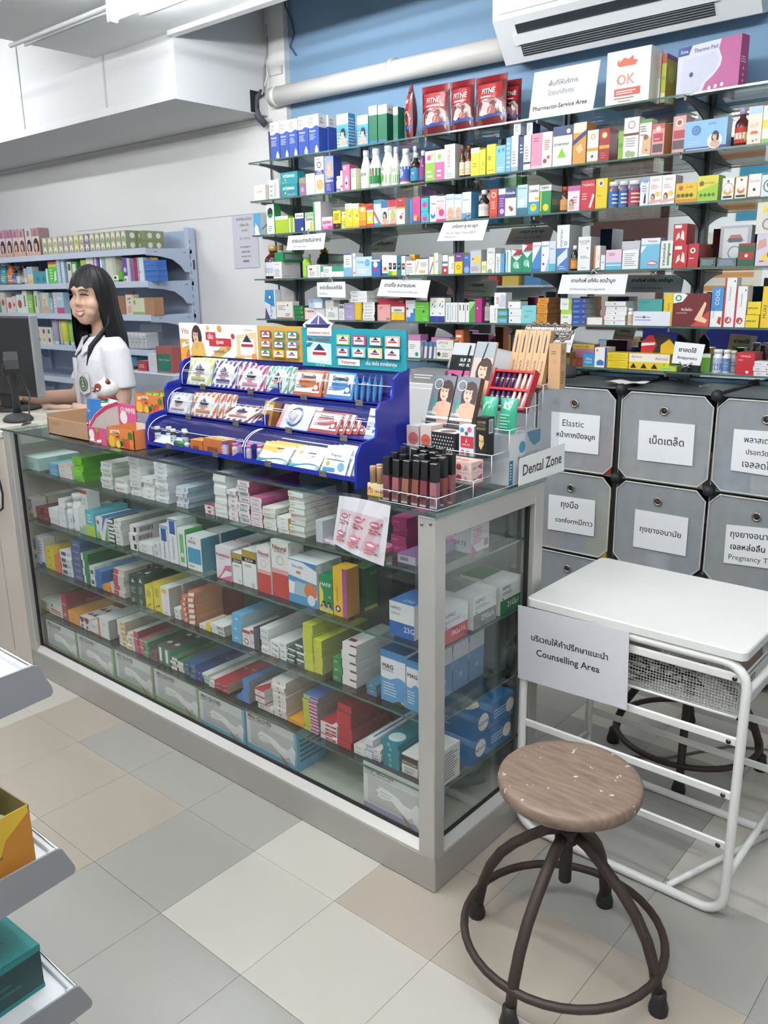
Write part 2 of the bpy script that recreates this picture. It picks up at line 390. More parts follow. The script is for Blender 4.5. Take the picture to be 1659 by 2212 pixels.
for x in (-3.375,-4.3,-5.2): sbox('seam_strip',x,1.424,2.47,x+.012,1.43,3.25,'cbcbcb','wall',bk)
sbox('skirt_board',-6.6,1.418,2.435,-2.73,1.43,2.475,'e2e2e2','wall',bk)
t1=sbox('trim_1',-2.66,WY-.035,1.2,-2.545,WY,3.25,'e3e1dd','paint')
sbox('trim_joint',-2.655,WY-.05,2.62,-2.56,WY-.035,2.66,'d3d0cc','paint',t1)
sbox('trim_2',-6.6,WY-.012,2.40,-2.66,WY,2.415,'cfcdca','paint')
# thin cracks / panel joints on the white wall
sbox('trim_3',-4.9,WY-.003,1.925,-2.7,WY,1.929,'c9c7c4','paint')
mb=MB(); mb.box(-2.5,WY-.012,1.12,2.3,WY-.004,2.135,'s','mirror')
mo=put('wall_mirror',mb); tag(mo,'large mirror panel on the wall behind the glass shelves','mirror')
# pipe cover
t=thing('pipe_cover','long white tubular pipe cover on the blue wall left of air conditioner','pipe cover',(-2.62,1.985,2.505))
mb=MB(); mb.tube([(0,0,0),(1.525,0,-.012)],.05,'e9e6df','paint',14); put('duct_tube',mb,t)
for x in (.02,.85): 
    mb=MB(); mb.tube([(x,0,0),(x+.03,0,0)],.052,'dedbd4','paint',14); put('joint_collar',mb,t)
t=thing('cable_bundle','loose grey cables, dark hose and painted dark opening beside the pipe cover end','cable',(-2.73,1.98,2.45))
mb=MB(); mb.tube([(.02,.03,-.07),(.0,-.005,-.03),(-.012,-.02,.02),(-.008,-.01,.07),(.0,.03,.1)],.02,'4a4e55','rubber',10); mb.box(-.0,-.06,-.01,.004,.0,.1,'1c1d20','rubber'); put('hose',mb,t)  # box is a dark plate painted for the shaded square opening
mb=MB()
mb.tube([(.05,.0,.1),(.06,0,.2),(.075,.01,.28),(.08,.01,.36)],.007,'8f8c88','rubber',6); mb.tube([(.03,.0,.08),(.085,0,.17),(.07,.01,.26),(.075,.015,.42)],.005,'cfccc6','rubber',6)
put('cable',mb,t)
mb=MB(); mb.tube([(.02,.05,-.1),(.03,.05,-.6),(.05,.05,-1.0)],.006,'5b5b5b','rubber',6); put('cable',mb,t)
mb=MB(); mb.tube([(.2,.06,.62),(.19,.05,.5),(.22,.06,.43),(.24,.06,.36),(.21,.055,.3),(.25,.06,.25)],.004,'3d4c62','rubber',6); put('cable',mb,t)
# air conditioner
t=thing('air_conditioner','white wall air conditioner with open louvre high on blue wall','air conditioner',(-1.09,0,0))
pr=[(WY,2.74),(WY,2.44),(1.95,2.408),(1.94,2.408),(1.83,2.555),(1.828,2.71),(1.85,2.735)]
mb=MB(); mb.prism([(0,y,z) for y,z in pr],(1.06,0,0),'e4e6e8','paint'); put('body',mb,t)
mb=MB(); mb.box(.03,1.822,2.575,1.03,1.829,2.735,'eff0f1','paint'); put('front_panel',mb,t)
def ac_strip(n,t0,t1,col,off,x0=.1,x1=.9,mat='paint'):
    a=Vector((0,1.94,2.408)); b=Vector((0,1.83,2.555)); d=b-a; nn=Vector((0,-d.z,d.y)).normalized()
    p=[a+d*t0,a+d*t1]; mb=MB(); mb.prism([(x0,p[0].y,p[0].z),(x1,p[0].y,p[0].z),(x1,p[1].y,p[1].z),(x0,p[1].y,p[1].z)],nn*off,col,mat); return put(n,mb,t)
ac_strip('outlet_slot',.14,.42,'2a2d33',.004); ac_strip('outlet_slot',.64,.84,'30343b',.004)
for q in range(5): ac_strip('louvre_vane',.17+q*.05,.185+q*.05,'878b91',.007)
ac_strip('air_flap',.42,.64,'eceef0',.014,.08,.92)
# fluorescent fittings
tubepos=['over the pharmacist','placed unseen before the showcase to light its cartons','placed unseen at right to light the showcase cartons','nearer the camera at left','nearer the camera in the middle','nearer the camera at right','far behind the camera at left','far behind the camera at right','over the left aisle','at the far left rear']
t0=thing('fluorescent_light','bare white fluorescent batten light over the pharmacist','ceiling light',(-1.9,.94,ZC),group='fluorescent battens')
mb=MB(); mb.cbox(-.62,-.02,-.035,.62,.02,0,'e9ebec','paint',.004); put('housing',mb,t0)
mb=MB(); mb.tube([(-.58,0,-.078),(.58,0,-.078)],.014,'w','tube_glow',12); put('lamp_tube',mb,t0)
for sx in (-1,1):
    mb=MB(); mb.cbox(sx*.605-.02,-.018,-.1,sx*.605+.02,.018,-.03,'e2e4e6','paint',.004); put('lamp_holder',mb,t0)
for (tx,ty,_),ps in list(zip(TUBES,tubepos))[1:]:
    z=ZC if tx>-3.4 else 3.25
    clone(t0,(tx,ty,ZC),0,'bare white fluorescent batten light '+ps,'fluorescent battens')
for tx in (-4.7,): 
    for ty in (.5,-1.6):
        mb=MB(); mb.tube([(tx-.4,ty,ZC),(tx-.4,ty,3.25)],.008,'dfe1e3','paint',6); mb.tube([(tx+.4,ty,ZC),(tx+.4,ty,3.25)],.008,'dfe1e3','paint',6); struct(put('light_hanger_rods',mb))
mb=MB(); mb.tube([(-3.43,.94,ZC-.03),(-2.53,.94,ZC-.03)],.011,'e3e5e7','paint',8); mb.tube([(-3.43,1.02,ZC-.012),(-2.3,1.02,ZC-.012)],.008,'d5d7d9','paint',8)
tag(put('ceiling_conduit',mb),'pair of white conduits on ceiling leading to the fluorescent batten','conduit')
# ================================================================ wall shelving
SZ=[2.150,1.955,1.779,1.548,1.333,1.162]; SY=1.77
SN=['top','second','third','fourth','fifth','lowest']
UP=[-2.52,-2.0,-1.4,-.83,-.22,.4]
for k,x in enumerate(UP):
    t=thing('shelf_upright','dark slotted steel upright with shelf brackets, %s from left on mirror wall'%ORD[k],'shelf upright',(x,WY-.012,0),group='shelf uprights')
    mb=MB(); mb.box(-.018,-.022,1.14,-.006,0,2.2,'6d7074','dark_metal'); mb.box(.006,-.022,1.14,.018,0,2.2,'55585c','dark_metal'); mb.box(-.006,-.012,1.14,.006,0,2.2,'3a3c40','dark_metal'); put('channel',mb,t)
    for z in SZ:
        mb=MB(); d=.262
        pts=[(-.004,-.01,z-.009),(-.004,-d,z-.009),(-.004,-d,z-.022)]+[(-.004,-.01-(d-.02)*(1-q/6),z-.022-.065*(q/6)**1.8) for q in range(1,7)]
        mb.prism([(p[0],p[1],p[2]) for p in pts],(.008,0,0),'74777c','dark_metal'); put('bracket',mb,t)
def glass_pane(name,x0,y0,z0,x1,y1,z1,mat='glass_green',parent=None):
    mb=MB(); mb.box(x0,y0,z0,x1,y1,z1,'s',mat)
    e='4a6b60'
    mb.box(x0,y0-.0006,z0+.0005,x1,y0,z1-.0005,e,'glass_edge'); mb.box(x1,y0,z0+.0005,x1+.0006,y1,z1-.0005,e,'glass_edge'); mb.box(x0-.0006,y0,z0+.0005,x0,y1,z1-.0005,e,'glass_edge')
    return put(name,mb,parent)
for k,z in enumerate(SZ):
    for j,(a,b) in enumerate(((-2.6,-1.402),(-1.398,-.222),(-.218,.98))):
        o=glass_pane('glass_shelf',a,SY,z-.008,b,WY-.02,z)
        tag(o,'%s glass wall shelf from above, %s section, full of medicine cartons'%(SN[k],('left','middle','right')[j]),'glass shelf','glass wall shelves')
# ================================================================ product builders
LABELS={}
def plural(d):
    for w in ('carton','sachet','pouch','strip','tube'):
        if w in d: return d.replace(w,w+('es' if w=='pouch' else 's'),1)
    return d+'s'
def uniq(l):
    n=LABELS.get(l,0); LABELS[l]=n+1; return l
def bottle(name,label,w_,h,body,cap,lab,dsl,loc,shape='round',cat='bottle',group=None,bmat='gloss'):
    t=thing(name,label,cat,loc,random.uniform(-.2,.2),group); r_=w_/2
    mb=MB(); ch=.16*h
    if shape=='round': pf=[(r_*.9,0),(r_,.012*h),(r_,.58*h),(r_*.85,.66*h),(r_*.42,.76*h),(r_*.42,h-ch)]
    elif shape=='taper': pf=[(r_*.92,0),(r_,.02*h),(r_,.42*h),(r_*.86,.6*h),(r_*.6,.74*h),(r_*.5,.82*h),(r_*.5,h-ch)]
    elif shape=='jar': pf=[(r_*.95,0),(r_,.03*h),(r_,.7*h),(r_*.8,.76*h),(r_*.8,h-ch)]
    else: pf=[(r_*.95,0),(r_,.03*h),(r_,.66*h),(r_*.7,.74*h),(r_*.62,h-ch)]
    mb.lathe(pf,body,bmat,14); put('body',mb,t)
    rc={'round':.52,'taper':.56,'jar':.92}.get(shape,.74)*r_
    mb=MB(); mb.lathe([(rc,h-ch),(rc,h-.01*h),(rc*.9,h)],cap,'gloss',14); put('cap',mb,t)
    if lab:
        lo,hi=.08*h,(.5 if shape!='jar' else .64)*h; rr=r_*1.012
        mb=MB(); S=lambda u,v,e=0: Vector(((rr+e)*math.sin((u-.5)*4.2),-(rr+e)*math.cos((u-.5)*4.2),lo+(hi-lo)*v))
        mb.grid(lambda u,v:S(u,v),12,1,lab,'paper'); mb.prints(S,r_*4.2,hi-lo,dsl,'paper',True); put('label_wrap',mb,t)
    return t
def pouch_mesh(w_,h,bulge,col,dsl='',mat='foil',top=.06,stripes=None):
    # stand-up or pillow sachet, local x centre, front -y, z up; base at z=0
    def bl(u,v):
        a=max(0,math.sin(math.pi*min(max(u,0),1)))**.6; b=max(0,math.sin(math.pi*min(1,max(0,(v+.10)/1.05))))**.6
        return bulge*a*b
    def edge(v): return 1-.04*math.sin(v*math.pi)
    def S(u,v,e=0): return Vector(((u-.5)*w_*edge(v),-bl(u,v)-e-.0012,v*h))
    def Bk(u,v): return Vector((-(u-.5)*w_*edge(v),bl(u,v)+.0012,v*h))
    mb=MB(); mb.grid(S,10,10,col,mat); mb.grid(Bk,8,8,col,mat)
    for v0 in (0,1): mb.add([S(0,v0),S(1,v0),Bk(0,v0),Bk(1,v0)],[(0,1,2,3)],col,mat)
    for q in range(10):
        a,b=q/10,(q+1)/10
        mb.add([S(1,a),Bk(0,a),Bk(0,b),S(1,b)],[(0,1,2,3)],col,mat); mb.add([Bk(1,a),S(0,a),S(0,b),Bk(1,b)],[(0,1,2,3)],col,mat)
    if dsl: mb.prints(lambda u,v,e=0:S(u,v,e+.0012),w_,h,dsl,mat,True)
    return mb
def row(zm,Yf,Zs,where,items,dmax=.2,shrink=.985,dname='medicine_box'):
    ox,oy,sc=zm; prev_top=Zs
    for it in items:
        x0,x1,yt,base,dsl,desc=it[:6]; o=it[6] if len(it)>6 else {}
        Y=Yf+o.get('dy',0); zb=prev_top if o.get('on') else Zs
        A=X_at(ox+x0/sc,Y,zb); B=X_at(ox+x1/sc,Y,zb); xm=(A+B)/2; w_=(B-A)*shrink
        n=o.get('n',1); k=o.get('k',1)
        H=max(.012,Z_at(oy+yt/sc,xm,Y)-zb); h=H/n
        name=o.get('name',dname); cat=o.get('cat','box'); grp=o.get('grp')
        kind=o.get('kind','box')
        nm=where
        if kind=='bot':
            bottle(o.get('name','medicine_bottle'),uniq('%s %s'%(desc,nm)),w_,H,base,o.get('cap','w'),o.get('lab'),dsl,(xm,Y+w_/2,zb),o.get('shape','round'),'bottle',grp); prev_top=zb+H; continue
        if kind=='pouch':
            m=pouch_mesh(w_,H,o.get('bulge',.03),base,dsl,o.get('mat','foil')); ob=put(o.get('name','snack_pouch'),m,None,(xm,Y+.05,zb),o.get('rz',0))
            tag(ob,uniq('%s %s'%(desc,nm)),o.get('cat','pouch'),grp); prev_top=zb+H; continue
        d=o.get('d',min(dmax,max(.035,w_*.8)))
        mb=carton_mesh(w_*(.965 if n>1 else 1),d,h*(.965 if n>1 else .995),base,dsl,o.get('top'),o.get('side'),o.get('mat','carton'),o.get('s',''),o.get('t',''))
        me=mb.mesh(name)
        for i in range(n):
            for j in range(k):
                jx=random.uniform(-.0025,.0025) if n>1 else 0; jy=random.uniform(0,.006)
                if n>1 and k==1: lab='%s from top of %s stacked %s %s'%(ORD[n-1-i],NUM[n],plural(desc),nm)
                elif k>1: lab='%s from front of %s %s %s'%(ORD[j],NUM[k],plural(desc),nm)
                else: lab='%s %s'%(desc,nm)
                if n>1 and k>1: lab='%s row, level %s, %ss %s'%(ORD[j],NUM[i+1],desc,nm)
                ob=link(name,me,None,(xm+jx,Y+jy+j*(d+.004),zb+i*h),o.get('rz',0)+(random.uniform(-.02,.02) if n>1 else 0))
                tag(ob,uniq(lab),cat,grp or (plural(desc) if n*k>1 else None))
        prev_top=zb+H
ZA=(540,130,2.9625); ZB=(1080,130,2.865); ZCc=(540,480,2.9625); ZD=(1080,480,2.865); ZR=(1250,40,4.056); ZW3=(560,480,6.144)
Yr=1.788
# ---------------------------------------------------------------- top shelf
W='on top wall shelf'
REB='B2b4db0:.66 W2b4db0:.68,.03 Nk:re-,.3,.89,.4,.07 Nk:blu,.3,.8,.5,.09 Nfff:Nebub,.4,.58,.6,.06 Lbcd:.1,.35,.7,.52,4 Pw:.6,.02,.92,.02,.92,.1,.8,.2,.72,.2,.6,.1'
for i,(a,b,y) in enumerate(((133,191,395),(195,250,385),(253,308,375),(311,375,357),(379,443,345))):
    row(ZA,Yr,SZ[0],W,[(a,b,y,'w',REB,'%s of five white and royal blue nasal wash cartons from left'%ORD[i],dict(d=.055,grp='nasal wash cartons',side='e8e8ea',s='B2b4db0:.66 Nk:re-,.4,.88,.4,.07 Nk:blu,.4,.8,.5,.08'))])
row(ZA,Yr+.06,SZ[0],W,[(470,505,352,'2b4db0','T:.0 Tw:.3 Nk:blu,.4,.82,.5,.08','royal blue nasal wash carton set behind the five',dict(d=.06,s='Tw:.3 Nk:re-,.4,.88,.4,.07 Nk:blu,.4,.8,.5,.08'))])
MASK='Tcfe6f5:.3 Lw:0,.05,1,.5,5 O3b8fc9:.5,.42,.42,.18 Hk:.5,.42,.26 Rq:.3,.22,.7,.38 Nfff:หยุก,.5,.85,.6,.12'
row(ZA,Yr,SZ[0],W,[(556,630,342,'4aa6dc',MASK,'taller light blue face mask carton with printed eyes',dict(d=.05,side='3f93c8',s='Lcde:.0,.1,1,.9,9')),
 (686,755,350,'4aa6dc',MASK,'shorter light blue face mask carton with printed eyes',dict(d=.05,side='3f93c8')),
 (758,811,290,'0d6b44','Tw:.24 B2b6fb4:.08 Nk:optal,.5,.87,.8,.08','left white topped green eyewash carton',dict(d=.05)),
 (816,874,283,'0d6b44','Tw:.24 B2b6fb4:.08 Nk:optal,.5,.87,.8,.08','middle white topped green eyewash carton',dict(d=.05,side='0a5436',s='Tw:.24 Nk:optal,.5,.87,.7,.08')),
 (916,946,298,'0d6b44','Tw:.24 B2b6fb4:.08','narrow white topped green eyewash carton at right',dict(d=.05))])
FIT='T8e1c22:.12 Rb8141c:.1,.55,.9,.84 Pc99088:.08,.15,.92,.1,.92,.45,.75,.54,.5,.5,.3,.54,.08,.45 Cd9b4b0:.45,.36,.16 Cb8645c:.62,.3,.13 Pe6d8d4:.2,.25,.4,.2,.45,.3,.3,.36 D2d4f9a:.16,.2,.06 C7a3b32:.22,.1,.1 Kfff:FITNÈ,.5,.71,.66,.12 Lw:.25,.56,.75,.62,1'
for i,(a,b,y,dy,rz) in enumerate(((950,1030,155,.0,-.7),(1062,1235,148,0,.05),(1245,1392,117,.0,.05),(1400,1602,86,-.005,.0),(1578,1690,112,.07,.1))):
    row(ZA,Yr,SZ[0],W,[(a,b,y,'6e1a1e',FIT,'%s dark red foil collagen drink pouch from left'%ORD[i],dict(kind='pouch',dy=dy,rz=rz,name='drink_pouch',grp='red drink pouches',bulge=.028))])
# counter-area sign on top shelf
def paper_sign(name,label,pts,lines,thick=.0025,col='f4f4f5',parent=None,film=False,back=True,cat='sign'):
    # pts: 4 world points BL,BR,TR,TL ; lines: (text,u,v,w,h,color,bold)
    P=[Vector(p) for p in pts]; nrm=(P[1]-P[0]).cross(P[3]-P[0]).normalized(); mb=MB()
    mb.prism(P,-nrm*thick,col,'paper')
    Wd=(P[1]-P[0]).length; Hd=(P[3]-P[0]).length
    S=lambda u,v,e=0: P[0]*(1-u)*(1-v)+P[1]*u*(1-v)+P[2]*u*v+P[3]*(1-u)*v+nrm*e
    Sb=lambda u,v,e=0: S(u,v,-e-thick)
    for tx,u,v,w2,h2,c,b in lines:
        d=('K' if b else 'N')+c+':'+tx.replace(' ','_').replace(',','‚')+',%g,%g,%g,%g'%(u,v,w2,h2)
        mb.prints(S,Wd,Hd,d,'paper')
        if back: mb.prints(Sb,Wd,Hd,d,'paper')
    o=put(name,mb,parent)
    if not parent: tag(o,label,cat)
    return o
def sign_px(name,label,zm,Y,q,lines,dY=0,**k):
    # q: four zoom points BL BR TR TL
    P=[]
    for i,(x,y) in enumerate(q): P.append(on_Y(zm[0]+x/zm[2],zm[1]+y/zm[2],Y+(dY if i>1 else 0)))
    return paper_sign(name,label,P,lines,**k)
a=X_at(1080+178/2.865,Yr,SZ[0]); b=X_at(1080+575/2.865,Yr,SZ[0]); zt=Z_at(130+38/2.865,(a+b)/2,Yr+.03)
paper_sign('area_sign','white acrylic pharmacist service area sign standing on top wall shelf',[(a,Yr,SZ[0]),(b,Yr,SZ[0]),(b+.005,Yr+.035,zt),(a,Yr+.035,zt)],
 [('พื้นที่ให้บริการ',.48,.7,.5,.12,'8a8a8c',False),('โดยเภสัชกร',.46,.5,.4,.12,'8a8a8c',False),('Pharmacist-Service Area',.47,.2,.84,.13,'222',True)],.004)
# crinkled plastic pack, green box, thermo pad, white box
row(ZR,Yr,SZ[0],W,[(225,610,262,'efefec','Pe8735a:.24,.8,.3,.84,.28,.78,.4,.86,.5,.82,.6,.88,.62,.8,.72,.78,.66,.7,.5,.7,.3,.7,.24,.74 Od9604a:.36,.46,.1,.35 Ke3a08e:OK,.45,.46,.42,.2 Rd9604a:.2,.16,.8,.3 Lfff:.25,.19,.7,.27,2 L666:.2,.1,.8,.14,1 Le8735a:.3,.04,.7,.09,1','crinkled clear bagged pack with orange lettering',dict(d=.11,mat='foil',name='wrapped_pack',cat='pack')),
 (705,745,300,'b7c62c','Tc8553a:.2 Be6dfa0:.2 C8fae2c:.5,.5,.4','lime and yellow herbal carton behind the bagged pack',dict(d=.1,dy=.07,side='c7b02c',s='T8a4a:.1 Cd7d23a:.5,.6,.3')),
 (640,700,305,'e0b7a4','Lc8553a:.1,.7,.9,.95,3 Bw:.5','peach and white carton behind the bagged pack',dict(d=.06,dy=.08))])
a=on_Y(1250+865/4.056,40+735/4.056,Yr+.1); a.z=SZ[0]; L_=.245
mb=carton_mesh(L_,.05,.165,'d7d9e4','Pc05a94:.62,0,1,0,1,1,.69,1,.66,.82,.72,.62,.7,.48,.6,.32,.48,.2,.42,0 Pe3e4ee:0,.83,.2,.83,.24,1,0,1 P24479c:0,.83,.18,.83,.23,1,0,1 Pcdd0e2:.06,.12,.1,.74,.6,.78,.66,.62,.62,.42,.45,.3,.35,.05 C2b3f8c:.24,.42,.05 N33407f:Thermo_Pad,.45,.88,.38,.1 Nfff:Xme,.1,.91,.13,.08 Cw:.55,.08,.04 Cw:.65,.09,.04 Cw:.75,.1,.04',top='c9a',side='b9477f',sdsl='Ce9c8da:.5,.36,.1 Ce9c8da:.5,.24,.1 Ce9c8da:.5,.12,.1 Lfde:.1,.46,.9,.6,3')
ob=put('heating_pad_box',mb,None,(a.x+.135,Yr+.02,SZ[0]),-.2); tag(ob,'pink and lavender heating pad carton reading Thermo Pad, top wall shelf','box')
row(ZR,Yr+.03,SZ[0],W,[(1652,1760,300,'dfe3e8','L9ac:.1,.3,.9,.8,6','white ridged carton at the far right end',dict(d=.1))])
# ---------------------------------------------------------------- second shelf
W='on second wall shelf'; z=SZ[1]; Z1=lambda *a:row(ZA,Yr,z,W,list(a)); 
Z1((28,100,800,'ece5d8','Nk:K_sorbite,.45,.6,.5,.14','cream flat carton at far left end',dict(d=.04)),
 (122,186,765,'w','Vk:Motilar,.6,.5,.7,.3 L999:.1,.1,.4,.8,3','white carton with vertical black name',dict(d=.04)),
 (194,305,793,'118a95','P9c3a94:0,0,.12,0,.05,.4,0,.6 Kw:กาวิสคอน,.5,.7,.66,.3 Cf2d21c:.3,.35,.09 Lc9c:.4,.12,.9,.3,2','lower teal chewable antacid carton',dict(d=.05)),
 (194,305,715,'128f9a','Kw:กาวิสคอน,.5,.7,.66,.3 Cf2d21c:.3,.35,.09 La9d02a:.1,.1,.6,.2,1','upper teal chewable antacid carton',dict(d=.05,on=1)),
 (317,355,752,'a4739a','Ta9c94a:.3 Ce9d0e0:.5,.35,.3 S8a5a86:4','mauve and green leaf carton',dict(d=.05)),
 (358,414,725,'efece6','Nk:Plendil,.45,.9,.6,.08','plain white square carton',dict(d=.05)),
 (419,475,616,'f0eee8','M3a3f8f:.52,.64 Nw:GRIPE,.5,.61,.8,.05 Nw:WATER,.5,.55,.8,.05 O2d3a7c:.5,.78,.25,.3 Ce0a870:.55,.25,.42 L88a:.2,.9,.8,.96,1','tall white gripe water carton with baby drawing',dict(d=.05)),
 (481,537,612,'8d9ed6','P2f3f9e:0,0,1,0,1,.42,0,.36 Hc9a07c:.5,.72,.3 Kw:BEBEKA,.5,.33,.84,.08 Laac:.15,.06,.75,.26,5','tall blue baby milk of magnesia carton',dict(d=.06,side='2c3a96')),
 (546,575,742,'w','N223:b,.5,.3,.5,.2 B33408f:.22','small white plastic dropper bottle',dict(kind='bot',shape='jar',lab='e8e9f0')),
 (579,592,706,'f4f2ee','Mc33:.2,.3','slim white ointment tube carton',dict(d=.015)),
 (596,640,668,'e0709c','Pw:.3,.1,.7,.1,.75,.45,.5,.6,.3,.45 Lw:.1,.8,.7,.95,2 C334:.5,.3,.16','pink stomach remedy carton',dict(d=.06,side='d4487f')),
 (645,682,692,'eeeccb','F8fae1c:.14 L777:.15,.6,.7,.8,3','cream carton with lime edge',dict(d=.05)))
BT=lambda a,b,y,lab,dsl,desc,**k:(a,b,y,k.pop('base','f0f0ee'),dsl,desc,dict(kind='bot',shape='taper',lab=lab,**k))
Z1(BT(696,750,575,'eef0dc','Nk:เซค,.5,.7,.4,.2 C9bbf3a:.35,.4,.3','leftmost white tapered antacid bottle'),
 BT(749,815,562,'1d7a3c','Tw:.45 Nc8202c:ANTACIL,.5,.84,.7,.13 Nc8202c:GEL,.5,.68,.4,.13 Bw:.06','white antacid bottle with red name and green label'),
 BT(822,895,542,'dfe9d0','B6fae2c:.5 Nk:ELCID,.4,.85,.6,.16 C3d8f2a:.4,.35,.28','largest white antacid gel bottle with lime label'),
 BT(897,940,553,'cfe0c0','B4f9a2c:.5 Nk:ELC,.5,.8,.6,.16','partly hidden green labelled antacid bottle',dy=.02),
 BT(941,1006,563,'2b50a8','Tw:.2 Cw:.4,.55,.3 Br:.12','white antacid bottle with blue label'),
 BT(1024,1062,546,'e9eae6','L999:.2,.2,.8,.8,3','plain white bottle behind the dark syrup',dy=.06))
Z1((1014,1068,592,'2d1a1c','B2c8aa6:1 Nfff:Syr,.5,.6,.6,.2 Cf2d21c:.3,.3,.14','dark glass syrup bottle with teal label',dict(kind='bot',cap='e6e6e4',lab='2c8aa6')),
 (1073,1112,577,'7a1f66','B2c6aa6:.4','purple liquid medicine bottle',dict(kind='bot',cap='f0f0ee',lab='8d2f7a')),
 (1117,1178,580,'f1f1ec','B8cbf3a:.62 Ce04a8a:.4,.78,.22 C8cbf3a:.7,.85,.14 Lw:.2,.1,.8,.4,2','white carton with green base and pink balloons',dict(d=.05)),
 (1183,1241,571,'f1f1ec','Be0609c:.6 C8cbf3a:.45,.78,.22 Lw:.2,.1,.8,.4,2','white carton with pink base and lime balloon',dict(d=.05)),
 (1244,1311,537,'efece8','Vc33a34:KAMKA,.4,.6,.5,.34 L999:.2,.06,.8,.2,3 Tdcdcda:.06','tall white carton with red vertical name',dict(d=.06,side='d5d2cc')),
 (1331,1365,552,'5a2a14','Le9b34a:.1,.1,.9,.5,2','left small brown glass medicine bottle',dict(kind='bot',cap='8a3a1c',lab='e8dcc4')),
 (1368,1405,544,'5a2a14','Le9b34a:.1,.1,.9,.5,2','right small brown glass medicine bottle',dict(kind='bot',cap='9a3f1e',lab='e8dcc4')),
 (1411,1465,560,'e9dc2a','Tw:.18 N555:Bisolv,.45,.9,.6,.06 La8a020:.2,.3,.7,.5,2','yellow carton with white top band',dict(d=.05)),
 (1468,1505,570,'e9dc2a','O7a8a1c:.6,.45,.2,.4 N443:Mucos,.4,.25,.5,.06','short yellow carton with green swirl',dict(d=.05)),
 (1509,1566,536,'eade24','O7a8a1c:.3,.55,.2,.4 C7a8a1c:.3,.55,.07 N443:Mucosolvan,.5,.15,.7,.05','tall yellow carton with green swirl',dict(d=.05)),
 (1571,1632,545,'7fc4ea','C3d8fcb:.3,.82,.16 C3d8fcb:.75,.84,.16 Lw:.1,.1,.9,.25,2','pale blue carton with round emblems',dict(d=.05)))
z=SZ[1]; Z2=lambda *a:row(ZB,Yr,z,W,list(a))
